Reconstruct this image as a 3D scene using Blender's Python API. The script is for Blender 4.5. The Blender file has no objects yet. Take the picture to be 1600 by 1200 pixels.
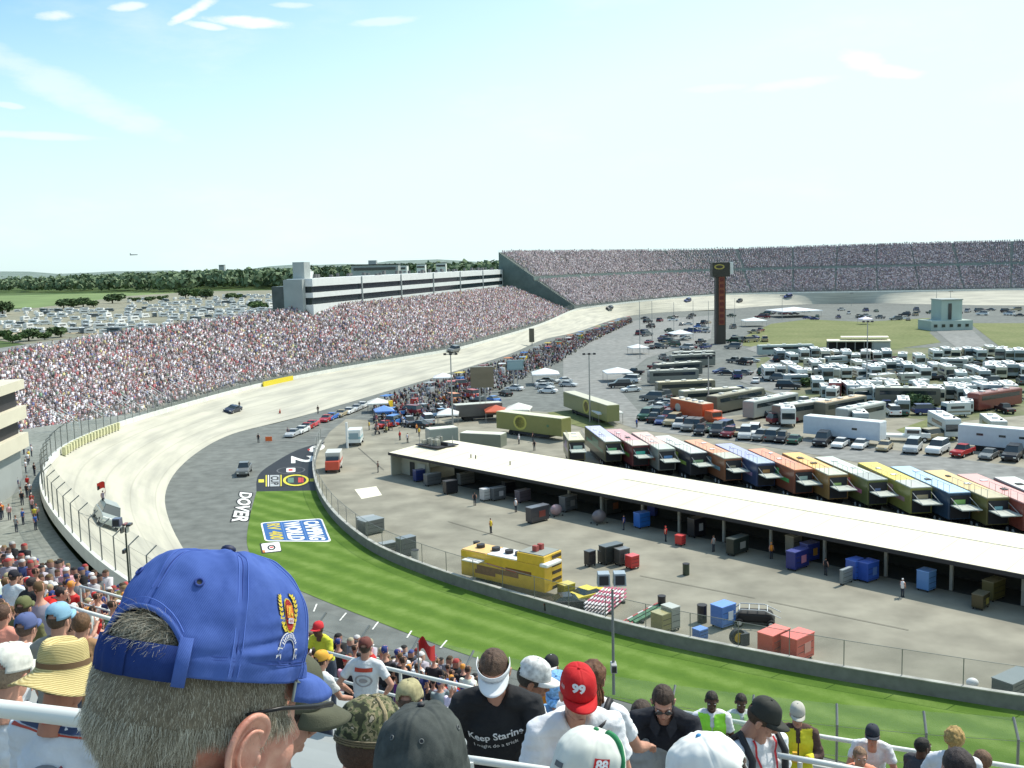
import bpy, bmesh, math, random
import numpy as np
from mathutils import Vector, Matrix, noise
R=math.radians
random.seed(7); rng=np.random.default_rng(11)
sc=bpy.context.scene
col=sc.collection
# ------------------------------------------------------------ camera
F=1570.0; H=31.0
_p=R(6.83); _r=R(1.45)
fw=Vector((0,math.cos(_p),-math.sin(_p))); up0=Vector((0,math.sin(_p),math.cos(_p))); rt0=Vector((1,0,0))
rt=rt0*math.cos(_r)-up0*math.sin(_r); up=up0*math.cos(_r)+rt0*math.sin(_r)
camd=bpy.data.cameras.new('camera'); cam=bpy.data.objects.new('camera',camd); col.objects.link(cam)
camd.sensor_width=36; camd.lens=36*F/1600; camd.clip_start=0.05; camd.clip_end=30000
M=Matrix((rt,up,-fw)).transposed().to_4x4(); M.translation=Vector((0,0,H)); cam.matrix_world=M
sc.camera=cam
def G(px,py,z=0.0):
    d=fw*F+rt*(px-800)-up*(py-600); t=(z-H)/d.z
    return Vector((d.x*t,d.y*t,z))
def P3(px,py,D):
    """point at depth D (metres along the view axis) on the sight line of a photo pixel"""
    d=fw*F+rt*(px-800)-up*(py-600)
    return Vector((0,0,H))+d*(D/F)
# ------------------------------------------------------------ tagging
def tag(o,label=None,cat=None,group=None,kind=None):
    if label: o['label']=label
    if cat: o['category']=cat
    if group: o['group']=group
    if kind: o['kind']=kind
    return o
def empty(name,loc=(0,0,0),rz=0,label=None,cat=None,group=None):
    o=bpy.data.objects.new(name,None); col.objects.link(o); o.location=loc; o.rotation_euler=(0,0,rz)
    o.empty_display_size=0.2
    return tag(o,label,cat,group)
def copy_tree(o,parent=None):
    c=o.copy(); col.objects.link(c)
    if parent is not None: c.parent=parent
    for ch in list(o.children): copy_tree(ch,c)
    return c
def recolor(o,colr,names=None):
    for ch in [o]+list(o.children_recursive):
        if names is None or ch.name.split('.')[0] in names: ch.color=(*colr,1)
# ------------------------------------------------------------ materials
_mc={}
def nodes(m):
    m.use_nodes=True; return m.node_tree.nodes,m.node_tree.links
def mat(name,c=(.5,.5,.5),rough=.6,metal=0.0,var=0.0,vs=3.0,bump=0.0,bs=20.0,objcol=False,spec=.4,coat=0.0,attr=None,alpha=1.0,emit=0.0,var2=None):
    if name in _mc: return _mc[name]
    m=bpy.data.materials.new(name); _mc[name]=m
    N,L=nodes(m); b=N['Principled BSDF']
    b.inputs['Roughness'].default_value=rough; b.inputs['Metallic'].default_value=metal
    b.inputs['Specular IOR Level'].default_value=spec
    b.inputs['Coat Weight'].default_value=coat
    b.inputs['Alpha'].default_value=alpha
    src=None
    if objcol:
        oi=N.new('ShaderNodeObjectInfo'); src=oi.outputs['Color']
    elif attr:
        a=N.new('ShaderNodeVertexColor'); a.layer_name=attr; src=a.outputs['Color']
    b.inputs['Base Color'].default_value=(*c,1)
    if src is not None: L.new(src,b.inputs['Base Color'])
    if var>0:
        tc=N.new('ShaderNodeTexCoord'); nz=N.new('ShaderNodeTexNoise'); nz.inputs['Scale'].default_value=vs; nz.inputs['Detail'].default_value=6
        L.new(tc.outputs['Object'],nz.inputs['Vector'])
        mr=N.new('ShaderNodeMapRange'); mr.inputs[1].default_value=.25; mr.inputs[2].default_value=.75
        mr.inputs[3].default_value=1-var; mr.inputs[4].default_value=1+var
        L.new(nz.outputs['Fac'],mr.inputs[0])
        mx=N.new('ShaderNodeVectorMath'); mx.operation='SCALE'
        if src is not None: L.new(src,mx.inputs[0])
        else: mx.inputs[0].default_value=c
        L.new(mr.outputs[0],mx.inputs['Scale']); L.new(mx.outputs[0],b.inputs['Base Color'])
        if var2:
            nz2=N.new('ShaderNodeTexNoise'); nz2.inputs['Scale'].default_value=var2; nz2.inputs['Detail'].default_value=3
            L.new(tc.outputs['Object'],nz2.inputs['Vector'])
            m2=N.new('ShaderNodeMath'); m2.operation='MULTIPLY'; mr2=N.new('ShaderNodeMapRange')
            mr2.inputs[1].default_value=.3; mr2.inputs[2].default_value=.7; mr2.inputs[3].default_value=.8; mr2.inputs[4].default_value=1.15
            L.new(nz2.outputs['Fac'],mr2.inputs[0]); L.new(mr.outputs[0],m2.inputs[0]); L.new(mr2.outputs[0],m2.inputs[1]); L.new(m2.outputs[0],mx.inputs['Scale'])
    if bump>0:
        tc=N.new('ShaderNodeTexCoord'); nb=N.new('ShaderNodeTexNoise'); nb.inputs['Scale'].default_value=bs; nb.inputs['Detail'].default_value=5
        L.new(tc.outputs['Object'],nb.inputs['Vector'])
        bp=N.new('ShaderNodeBump'); bp.inputs['Strength'].default_value=bump; bp.inputs['Distance'].default_value=0.01
        L.new(nb.outputs['Fac'],bp.inputs['Height']); L.new(bp.outputs[0],b.inputs['Normal'])
    return m
PAINT=lambda: mat('object_paint',rough=.35,objcol=True,coat=.3,var=.06,vs=1.2)
CLOTH=lambda: mat('object_cloth',rough=.9,objcol=True,var=.12,vs=6)
GLASS=lambda: mat('dark_glass',(.02,.03,.035),rough=.08,spec=.8)
TYRE=lambda: mat('tyre_rubber',(.02,.02,.02),rough=.85)
METAL=lambda: mat('grey_metal',(.35,.36,.36),rough=.45,metal=.6,var=.1)
DARK=lambda: mat('dark_trim',(.03,.03,.035),rough=.6)
WHITE=lambda: mat('white_paint',(.78,.79,.78),rough=.5,var=.05,vs=2)
ALU=lambda: mat('aluminium',(.62,.63,.62),rough=.4,metal=.35,var=.08,vs=4)
SKIN=lambda: mat('skin',(.52,.27,.19),rough=.55,var=.12,vs=14,bump=.15,bs=120)
_ws=bpy.data.scenes.new('work'); _wl=_ws.view_layers[0]
def evaluated_mesh(o):
    _ws.collection.objects.link(o); dg=_wl.depsgraph; dg.update(); me=bpy.data.meshes.new_from_object(o.evaluated_get(dg)); return me
# ------------------------------------------------------------ mesh builder
class MB:
    def __init__(s): s.v=[];s.f=[];s.mi=[];s.uv=None
    def add(s,vs,fs,mi=0):
        o=len(s.v); s.v+= [tuple(v) for v in vs]; s.f+=[[i+o for i in f] for f in fs]; s.mi+=[mi]*len(fs); return s
    def box(s,c,size,rz=0,mi=0,tx=1,ty=1,rot=None):
        x,y,z=[q/2 for q in size]
        vs=[(-x,-y,-z),(x,-y,-z),(x,y,-z),(-x,y,-z),(-x*tx,-y*ty,z),(x*tx,-y*ty,z),(x*tx,y*ty,z),(-x*tx,y*ty,z)]
        m=rot if rot is not None else Matrix.Rotation(rz,3,'Z')
        vs=[m@Vector(v)+Vector(c) for v in vs]
        return s.add(vs,[(0,3,2,1),(4,5,6,7),(0,1,5,4),(1,2,6,5),(2,3,7,6),(3,0,4,7)],mi)
    def cyl(s,p0,p1,r0,r1=None,n=10,mi=0,cap=True):
        p0=Vector(p0);p1=Vector(p1); r1=r0 if r1 is None else r1
        d=(p1-p0).normalized(); a=d.orthogonal().normalized(); b=d.cross(a)
        vs=[];
        for p,r in ((p0,r0),(p1,r1)):
            for k in range(n):
                t=2*math.pi*k/n; vs.append(p+(a*math.cos(t)+b*math.sin(t))*r)
        fs=[(k,(k+1)%n,n+(k+1)%n,n+k) for k in range(n)]
        if cap: fs+=[tuple(range(n))[::-1],tuple(range(n,2*n))]
        return s.add(vs,fs,mi)
    def tube(s,pts,r,n=8,mi=0):
        pts=[Vector(p) for p in pts]; rr=r if isinstance(r,(list,tuple)) else [r]*len(pts)
        vs=[];a=None
        for i,p in enumerate(pts):
            d=(pts[min(i+1,len(pts)-1)]-pts[max(i-1,0)]).normalized()
            a=d.orthogonal().normalized() if a is None else (a-d*a.dot(d)).normalized()
            b=d.cross(a)
            for k in range(n):
                t=2*math.pi*k/n; vs.append(p+(a*math.cos(t)+b*math.sin(t))*rr[i])
        fs=[]
        for i in range(len(pts)-1):
            for k in range(n): fs.append((i*n+k,i*n+(k+1)%n,(i+1)*n+(k+1)%n,(i+1)*n+k))
        fs+=[tuple(range(n))[::-1],tuple(range((len(pts)-1)*n,len(pts)*n))]
        return s.add(vs,fs,mi)
    def ell(s,c,rad,nu=16,nv=10,mi=0,rot=None):
        c=Vector(c); vs=[];fs=[]
        for j in range(nv+1):
            ph=math.pi*j/nv
            for i in range(nu):
                t=2*math.pi*i/nu; v=Vector((math.sin(ph)*math.cos(t)*rad[0],math.sin(ph)*math.sin(t)*rad[1],math.cos(ph)*rad[2]))
                if rot is not None: v=rot@v
                vs.append(c+v)
        for j in range(nv):
            for i in range(nu): fs.append((j*nu+i,(j+1)*nu+i,(j+1)*nu+(i+1)%nu,j*nu+(i+1)%nu))
        return s.add(vs,fs,mi)
    def prism(s,poly,axis,a0,a1,mi=0):
        """poly 2D list, extruded along axis ('x','y','z')"""
        n=len(poly)
        def mk(p,a): return {'x':(a,p[0],p[1]),'y':(p[0],a,p[1]),'z':(p[0],p[1],a)}[axis]
        vs=[mk(p,a0) for p in poly]+[mk(p,a1) for p in poly]
        fs=[tuple(range(n))[::-1],tuple(range(n,2*n))]+[(k,(k+1)%n,n+(k+1)%n,n+k) for k in range(n)]
        return s.add(vs,fs,mi)
    def poly(s,pts,mi=0): return s.add(pts,[tuple(range(len(pts)))],mi)
    def mesh(s,name,mats):
        me=bpy.data.meshes.new(name); me.from_pydata(s.v,[],s.f)
        for m in (mats if isinstance(mats,(list,tuple)) else [mats]): me.materials.append(m)
        me.polygons.foreach_set('material_index',s.mi); me.update(); return me
    def build(s,name,mats,parent=None,smooth=False,bevel=0,loc=None,fix=True):
        me=s.mesh(name,mats)
        if fix:
            bm=bmesh.new(); bm.from_mesh(me); bmesh.ops.recalc_face_normals(bm,faces=bm.faces); bm.to_mesh(me); bm.free()
        if smooth: me.polygons.foreach_set('use_smooth',[True]*len(me.polygons))
        o=bpy.data.objects.new(name,me); col.objects.link(o)
        if parent is not None: o.parent=parent
        if loc is not None: o.location=loc
        if bevel:
            b=o.modifiers.new('b','BEVEL'); b.width=bevel; b.segments=2; b.limit_method='ANGLE'
        return o
def struct(o,name=None,label=None):
    o['kind']='structure'
    if label: o['label']=label
    return o
def spline(pts,step,closed=False):
    pts=[Vector(p) for p in pts]; n=len(pts); out=[]
    rngi=range(n) if closed else range(n-1)
    for i in rngi:
        p0=pts[(i-1)%n] if (closed or i>0) else pts[0]; p1=pts[i]; p2=pts[(i+1)%n]
        p3=pts[(i+2)%n] if (closed or i+2<n) else pts[-1]
        # centripetal-ish
        k=max(2,int((p2-p1).length/step))
        for j in range(k):
            t=j/k
            out.append(0.5*((2*p1)+(p2-p0)*t+(2*p0-5*p1+4*p2-p3)*t*t+(3*p1-p0-3*p2+p3)*t**3))
    if not closed: out.append(pts[-1])
    # resample uniformly
    src=out+([out[0]] if closed else [])
    L=[0]
    for a,b in zip(src,src[1:]): L.append(L[-1]+(b-a).length)
    m=max(2,int(L[-1]/step)); res=[];j=0
    for k in range(m if closed else m+1):
        s=L[-1]*k/m
        while j<len(L)-2 and L[j+1]<s: j+=1
        t=(s-L[j])/max(1e-9,L[j+1]-L[j]); res.append(src[j].lerp(src[j+1],t))
    # light smoothing
    for it in range(3):
        q=list(res)
        for k in range(len(res)):
            if not closed and k in (0,len(res)-1): continue
            q[k]=(res[k-1]+res[k]*2+res[(k+1)%len(res)])/4
        res=q
    return res
def normals(pl,closed=False,side=1):
    n=len(pl);out=[]
    for i in range(n):
        a=pl[i-1] if (closed or i>0) else pl[0]; b=pl[(i+1)%n] if (closed or i<n-1) else pl[-1]
        d=(b-a); d.z=0; d.normalize(); out.append(Vector((-d.y,d.x,0))*side)
    return out
# ------------------------------------------------------------ world, sun
SUN_AZ=52; SUN_EL=54   # azimuth clockwise from +Y
w=bpy.data.worlds.new('World'); sc.world=w; w.use_nodes=True
N=w.node_tree.nodes; L=w.node_tree.links; bg=N['Background']
sky=N.new('ShaderNodeTexSky'); sky.sky_type='NISHITA'; sky.sun_disc=False; sky.sun_elevation=R(SUN_EL); sky.sun_rotation=R(SUN_AZ)
sky.air_density=1.0; sky.dust_density=1.2; sky.ozone_density=1.2; sky.altitude=20
bg.inputs['Strength'].default_value=0.128
tc=N.new('ShaderNodeTexCoord')
def nmath(op,a,b=None,c=None):
    n=N.new('ShaderNodeMath'); n.operation=op
    for i,x in enumerate((a,b,c)):
        if x is None: continue
        if isinstance(x,(int,float)): n.inputs[i].default_value=x
        else: L.new(x,n.inputs[i])
    return n.outputs[0]
def mrange(x,a,b,c,d):
    n=N.new('ShaderNodeMapRange'); n.interpolation_type='SMOOTHSTEP'; L.new(x,n.inputs[0])
    for i,q in enumerate((a,b,c,d)): n.inputs[i+1].default_value=q
    return n.outputs[0]
sep=N.new('ShaderNodeSeparateXYZ'); L.new(tc.outputs['Generated'],sep.inputs[0])
el=sep.outputs['Z']
az=nmath('ARCTAN2',sep.outputs['X'],sep.outputs['Y'])      # radians, 0 ahead
# haze: pale veil rising from the horizon and toward the sun
haze=nmath('ADD',mrange(el,0.0,0.34,0.98,0.0),mrange(az,-0.52,0.42,-0.22,0.60))
comb=N.new('ShaderNodeCombineXYZ'); L.new(nmath('MULTIPLY',az,3.0),comb.inputs[0]); L.new(nmath('MULTIPLY',el,9.0),comb.inputs[1])
cn=N.new('ShaderNodeTexNoise'); cn.inputs['Scale'].default_value=1.3; cn.inputs['Detail'].default_value=8; cn.inputs['Roughness'].default_value=.6
L.new(comb.outputs[0],cn.inputs['Vector'])
veil=mrange(cn.outputs['Fac'],0.50,0.75,0.0,0.35)
# a long cirrus streak and small cloud tufts
def tuft(a0,e0,sa,se,slope=0.0,amp=1.0,ns=7.0):
    da=nmath('SUBTRACT',az,a0); de=nmath('SUBTRACT',nmath('SUBTRACT',el,e0),nmath('MULTIPLY',da,slope))
    q=nmath('ADD',nmath('POWER',nmath('ABSOLUTE',nmath('DIVIDE',da,sa)),2.0),nmath('POWER',nmath('ABSOLUTE',nmath('DIVIDE',de,se)),2.0))
    cc=N.new('ShaderNodeCombineXYZ'); L.new(nmath('MULTIPLY',az,ns),cc.inputs[0]); L.new(nmath('MULTIPLY',el,ns*2.6),cc.inputs[1])
    nn=N.new('ShaderNodeTexNoise'); nn.inputs['Scale'].default_value=3; nn.inputs['Detail'].default_value=9; nn.inputs['Roughness'].default_value=.62; L.new(cc.outputs[0],nn.inputs['Vector'])
    q=nmath('ADD',q,nmath('MULTIPLY',nmath('SUBTRACT',nn.outputs['Fac'],0.5),3.2))
    return nmath('MULTIPLY',mrange(q,0.05,1.5,1.0,0.0),amp)
def pxdir(px,py):
    d=(fw*F+rt*(px-800)-up*(py-600)).normalized(); return math.atan2(d.x,d.y),d.z
cl=veil
for (px,py,wx,wy,sl,am,ns) in [(95,135,150,24,-.42,.42,5),(25,100,95,14,-.40,.25,6),(88,25,26,7,.1,.8,9),(200,10,28,6,.1,.8,8),(300,18,34,8,.5,1,9),(385,34,60,8,-.05,1,8),(318,40,28,5,-.1,.8,9),
     (600,34,50,6,.08,.45,8),(15,165,18,4,-.1,.5,8),(60,212,80,6,-.02,.5,5),(1345,95,30,16,-.3,.8,10),(1390,112,40,9,-.15,.8,10),(1240,132,70,8,.05,.55,8),(1120,138,50,6,.0,.35,8),(455,8,30,4,0,.5,8)]:
    a0,e0=pxdir(px,py); t=tuft(a0,e0,wx/F,wy/F,sl,am,ns)
    cl=nmath('MAXIMUM',cl,t)
hz=N.new('ShaderNodeMix'); hz.data_type='RGBA'; hz.inputs[6].default_value=(0,0,0,1)
L.new(nmath('MINIMUM',nmath('MAXIMUM',haze,0.0),0.93),hz.inputs[0]); 
tint=N.new('ShaderNodeMix'); tint.data_type='RGBA'; tint.blend_type='MULTIPLY'; tint.inputs[0].default_value=1.0
L.new(sky.outputs[0],tint.inputs[6]); tint.inputs[7].default_value=(1.25,1.62,1.62,1)
L.new(tint.outputs[2],hz.inputs[6]); hz.inputs[7].default_value=(7.0,8.6,8.75,1)
cm=N.new('ShaderNodeMix'); cm.data_type='RGBA'; L.new(cl,cm.inputs[0]); L.new(hz.outputs[2],cm.inputs[6]); cm.inputs[7].default_value=(8.3,8.75,8.6,1)
L.new(cm.outputs[2],bg.inputs['Color'])
sd=bpy.data.lights.new('sun','SUN'); sd.energy=4.7; sd.angle=R(.53); sd.color=(1,.945,.84)
so=bpy.data.objects.new('sun',sd); col.objects.link(so)
sv=Vector((math.sin(R(SUN_AZ))*math.cos(R(SUN_EL)),math.cos(R(SUN_AZ))*math.cos(R(SUN_EL)),math.sin(R(SUN_EL))))
so.rotation_euler=sv.to_track_quat('Z','Y').to_euler()
sc.view_settings.view_transform='Standard'; sc.view_settings.look='None'; sc.view_settings.exposure=0
sc.render.engine='CYCLES'
sc.cycles.max_bounces=5; sc.cycles.diffuse_bounces=2; sc.cycles.glossy_bounces=2; sc.cycles.transparent_max_bounces=12; sc.cycles.transmission_bounces=2
sc.cycles.use_denoising=False if False else sc.cycles.use_denoising
# ============================================================ SETTING
def flat(name,pts,z,m):
    mb=MB(); mb.poly([(p[0],p[1],0) for p in pts]); o=mb.build(name,m); 
    if o.data.polygons[0].normal.z<0: o.data.flip_normals()
    o.location.z=z; return struct(o)
# procedural ground materials
def ground_mat(name,c1,c2,scale,fine=None,bump=.0,streak=None):
    m=bpy.data.materials.new(name); N,L=nodes(m); b=N['Principled BSDF']; b.inputs['Roughness'].default_value=.9; b.inputs['Specular IOR Level'].default_value=.2
    tc=N.new('ShaderNodeTexCoord'); nz=N.new('ShaderNodeTexNoise'); nz.inputs['Scale'].default_value=scale; nz.inputs['Detail'].default_value=8; nz.inputs['Roughness'].default_value=.6
    L.new(tc.outputs['Object'],nz.inputs['Vector'])
    cr=N.new('ShaderNodeValToRGB'); cr.color_ramp.elements[0].position=.35; cr.color_ramp.elements[1].position=.68
    cr.color_ramp.elements[0].color=(*c1,1); cr.color_ramp.elements[1].color=(*c2,1); L.new(nz.outputs['Fac'],cr.inputs[0])
    out=cr.outputs[0]
    if fine:
        n2=N.new('ShaderNodeTexNoise'); n2.inputs['Scale'].default_value=fine; n2.inputs['Detail'].default_value=3; L.new(tc.outputs['Object'],n2.inputs['Vector'])
        mr=N.new('ShaderNodeMapRange'); mr.inputs[1].default_value=.3; mr.inputs[2].default_value=.7; mr.inputs[3].default_value=.78; mr.inputs[4].default_value=1.2; L.new(n2.outputs['Fac'],mr.inputs[0])
        vm=N.new('ShaderNodeVectorMath'); vm.operation='SCALE'; L.new(out,vm.inputs[0]); L.new(mr.outputs[0],vm.inputs['Scale']); out=vm.outputs[0]
    L.new(out,b.inputs['Base Color']); return m
field_m=ground_mat('field',(.045,.085,.02),(.10,.14,.045),.006,.05)
o=flat('ground',[(9500*math.cos(t*math.pi/24),9500*math.sin(t*math.pi/24)) for t in range(48)],-.6,field_m)
tm={}
asph=ground_mat('asphalt_apron',(.15,.16,.15),(.185,.195,.18),.04,.5)
pave=ground_mat('garage_paving',(.25,.238,.19),(.31,.29,.232),.025,.25)
road=ground_mat('road_asphalt',(.21,.215,.205),(.26,.26,.245),.03,.5)
conc=ground_mat('concourse_concrete',(.2,.215,.19),(.27,.28,.25),.1,1.5)
dgrass=ground_mat('infield_grass',(.14,.165,.06),(.2,.21,.09),.05,.8)
OUT=[(180,905,7),(120,850,7),(80,800,7),(66,765,7),(72,738,7),(100,705,7),(180,670,6),(250,648,5),(400,606,3.6),(500,585,3),(600,567,3),(700,550,3),(735,542,3),(842,510,3.5),(900,485,6),(940,479,6.5),(1017,470,7),(1115,462,7),(1200,459,7),(1400,456,7),(1600,453,7)]
outer=[G(*p) for p in OUT]+[Vector((*p,7)) for p in [(352,575),(345,520),(292,430),(242,300),(182,170),(148,115),(112,72),(80,48),(50,39),(28,39),(10,43),(-5,50.5),(-18,61.5)]]
INN=[(290,862),(270,830),(256,780),(268,745),(300,712),(350,682),(400,667),(437,660),(575,620),(785,557),(850,530),(900,519),(975,495),(1050,487),(1117,485),(1200,478),(1340,474),(1600,478)]
inner=[G(*p,0) for p in INN]+[Vector((*p,0)) for p in [(325,540),(275,430),(226,300),(166,175),(134,122),(102,82),(74,61),(48,54),(27,55),(11,60),(-3,68),(-17,80),(-29,94)]]
outer=spline(outer,4,True); inner=spline(inner,2,True)
# inner partner for each outer sample
part=[]
for p in outer:
    part.append(min(inner,key=lambda q:(q.x-p.x)**2+(q.y-p.y)**2))
for it in range(4):
    part=[(part[i-1]+part[i]*2+part[(i+1)%len(part)])/4 for i in range(len(part))]
trk=MB(); NL=8; n=len(outer); uvs=[]; s=0
S=[0]
for i in range(n): S.append(S[-1]+(outer[(i+1)%n]-outer[i]).length)
for i in range(n+1):
    a=outer[i%n]; b=part[i%n]
    for k in range(NL+1):
        t=k/NL; trk.v.append(tuple(a.lerp(b,t))); uvs.append((S[i],t))
for i in range(n):
    for k in range(NL):
        a=i*(NL+1)+k; trk.f.append([a,a+1,a+NL+2,a+NL+1]); trk.mi.append(0)
tmat=bpy.data.materials.new('track_concrete'); N,L=nodes(tmat); b=N['Principled BSDF']; b.inputs['Roughness'].default_value=.85; b.inputs['Specular IOR Level'].default_value=.2
uvn=N.new('ShaderNodeUVMap'); mp=N.new('ShaderNodeMapping'); mp.inputs['Scale'].default_value=(.035,5,1); L.new(uvn.outputs[0],mp.inputs[0])
nz=N.new('ShaderNodeTexNoise'); nz.inputs['Scale'].default_value=1.6; nz.inputs['Detail'].default_value=7; L.new(mp.outputs[0],nz.inputs['Vector'])
cr=N.new('ShaderNodeValToRGB'); cr.color_ramp.elements[0].position=.3; cr.color_ramp.elements[0].color=(.37,.36,.31,1); cr.color_ramp.elements[1].position=.62; cr.color_ramp.elements[1].color=(.52,.50,.415,1)
L.new(nz.outputs['Fac'],cr.inputs[0])
mp2=N.new('ShaderNodeMapping'); mp2.inputs['Scale'].default_value=(.2,1.1,1); L.new(uvn.outputs[0],mp2.inputs[0])
br=N.new('ShaderNodeTexBrick'); br.offset=0; br.inputs['Color1'].default_value=(1,1,1,1); br.inputs['Color2'].default_value=(.96,.96,.95,1); br.inputs['Mortar'].default_value=(.86,.86,.85,1)
br.inputs['Scale'].default_value=1; br.inputs['Mortar Size'].default_value=.008; br.inputs['Brick Width'].default_value=1; br.inputs['Row Height'].default_value=.25
L.new(mp2.outputs[0],br.inputs['Vector'])
mx=N.new('ShaderNodeMix'); mx.data_type='RGBA'; mx.blend_type='MULTIPLY'; mx.inputs[0].default_value=1; L.new(cr.outputs[0],mx.inputs[6]); L.new(br.outputs['Color'],mx.inputs[7])
L.new(mx.outputs[2],b.inputs['Base Color'])
to=trk.build('race_track',tmat,smooth=True); struct(to)
uvl=to.data.uv_layers.new(name='UVMap')
for l in to.data.loops: uvl.data[l.index].uv=uvs[l.vertex_index]
if to.data.polygons[0].normal.z<0: to.data.flip_normals()
flat('apron',[(p.x,p.y) for p in inner],-.02,asph)
# barrier around the inner grass
BAR=[(500,697),(492,715),(489,740),(497,775),(520,812),(560,848),(600,873),(680,905),(750,928),(850,958),(1000,1000),(1150,1032),(1300,1062),(1450,1087),(1600,1112)]
bar=[G(*p,0) for p in BAR]; d=(bar[-1]-bar[-3]).normalized()
bar+= [bar[-1]+d*10+Vector((1,1.5,0)),Vector((58,63.5,0)),Vector((80,72,0)),Vector((103,91,0)),Vector((120,116,0))]
bar=spline(bar,2)
GE=[(401,768),(392,800),(386,835),(388,862),(420,897),(480,928),(600,975),(740,1027)]
ge=[G(*p,0) for p in GE]; ge+=[Vector((12,64.5,0)),Vector((27,54.5,0)),Vector((46,51,0)),Vector((75,57,0)),Vector((105,79,0))]
ge=spline(ge,2)
# paving behind the barrier: everything inside
flat('garage_paving',[(p.x,p.y) for p in bar]+[(150,150),(150,200),(60,205),(30,190),(-2,215),(-20,200)]+[tuple(G(540,655)[:2]),tuple(G(515,675)[:2])],0.0,pave)
gm=bpy.data.materials.new('mown_grass'); N,L=nodes(gm); b=N['Principled BSDF']; b.inputs['Roughness'].default_value=.95; b.inputs['Specular IOR Level'].default_value=.1
tcn=N.new('ShaderNodeTexCoord'); _sd=(G(750,990)-G(500,905)).normalized()
_dt=N.new('ShaderNodeVectorMath'); _dt.operation='DOT_PRODUCT'; _dt.inputs[1].default_value=(-_sd.y,_sd.x,0); L.new(tcn.outputs['Object'],_dt.inputs[0])
mp=N.new('ShaderNodeCombineXYZ'); L.new(_dt.outputs['Value'],mp.inputs[0])
wv=N.new('ShaderNodeTexWave'); wv.wave_profile='SIN'; wv.inputs['Scale'].default_value=.11; wv.inputs['Distortion'].default_value=.25; wv.inputs['Detail'].default_value=2; wv.inputs['Detail Scale'].default_value=.6; L.new(mp.outputs[0],wv.inputs['Vector'])
nz=N.new('ShaderNodeTexNoise'); nz.inputs['Scale'].default_value=.35; nz.inputs['Detail'].default_value=9; nz.inputs['Roughness'].default_value=.7; L.new(tcn.outputs['Object'],nz.inputs['Vector'])
ad=N.new('ShaderNodeMath'); ad.operation='MULTIPLY_ADD'; L.new(nz.outputs['Fac'],ad.inputs[0]); ad.inputs[1].default_value=.85; 
sc2=N.new('ShaderNodeMath'); sc2.operation='MULTIPLY'; L.new(wv.outputs['Fac'],sc2.inputs[0]); sc2.inputs[1].default_value=.26; L.new(sc2.outputs[0],ad.inputs[2])
cr=N.new('ShaderNodeValToRGB'); e=cr.color_ramp.elements; e[0].position=.25; e[0].color=(.07,.14,.022,1); e[1].position=.78; e[1].color=(.165,.25,.06,1); x=e.new(.55); x.color=(.105,.185,.03,1)
L.new(ad.outputs[0],cr.inputs[0]); L.new(cr.outputs[0],b.inputs['Base Color'])
tcn2=N.new('ShaderNodeTexNoise'); tcn2.inputs['Scale'].default_value=9; L.new(tcn.outputs['Object'],tcn2.inputs['Vector']); bp=N.new('ShaderNodeBump'); bp.inputs['Strength'].default_value=.6; bp.inputs['Distance'].default_value=.05; L.new(tcn2.outputs['Fac'],bp.inputs['Height']); L.new(bp.outputs[0],b.inputs['Normal'])
barg=[p for p in bar if p.y<G(488,768).y+.5 or p.x>0]
i0=min(range(len(bar)),key=lambda i:(bar[i]-G(489,768)).length)
flat('grass_verge',[(p.x,p.y) for p in ge]+[(p.x,p.y) for p in bar[:i0-1:-1]],.012,gm)
# black painted run-off corner
bk=mat('black_track_paint',(.016,.016,.018),rough=.6,var=.2,vs=.6)
blk=[G(401,768),G(404,742),G(430,722),G(465,703),G(508,690)]
flat('painted_apron_corner',[(p.x,p.y) for p in spline(blk,1)]+[(p.x,p.y) for p in bar[2:i0+1]],.018,bk)
# mown band behind barrier line & dark strip along it
dk=MB()
nb=normals(bar)
# infield roads/grass further away
def pxpoly(name,pts,z,m): return flat(name,[tuple(G(*p,0)[:2]) for p in pts],z,m)
pxpoly('infield_grass',[(1160,540),(1165,525),(1205,506),(1262,499),(1350,503),(1452,497),(1460,512),(1452,520),(1470,535),(1400,545),(1290,542),(1200,545)],.03,dgrass)
pxpoly('infield_grass',[(1515,505),(1700,505),(1700,560),(1560,540)],.03,dgrass)
pxpoly('camping_grass',[(1180,560),(1300,545),(1700,540),(1700,640),(1480,660),(1300,640),(1190,610)],.02,ground_mat('camp_ground',(.12,.15,.06),(.22,.21,.15),.08,.5))
pxpoly('infield_road',[(1155,596),(1205,560),(1165,545),(1180,540),(1215,553),(1250,560),(1225,592),(1245,606),(1220,618)],.04,road)
pxpoly('infield_grass',[(1400,672),(1450,655),(1500,662),(1490,690),(1440,688)],.03,dgrass)
pxpoly('infield_grass',[(855,645),(900,640),(935,650),(960,668),(925,672),(880,660)],.05,dgrass)
pxpoly('infield_road',[(880,560),(960,503),(1115,493),(1110,530),(1010,560),(960,600),(1000,645),(1200,680),(1300,690),(1700,745),(1700,790),(1300,715),(1150,690),(1000,672),(930,650),(880,620)],.035,road)
pxpoly('infield_road',[(1460,515),(1515,512),(1545,540),(1500,548),(1478,530)],.045,road)
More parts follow.
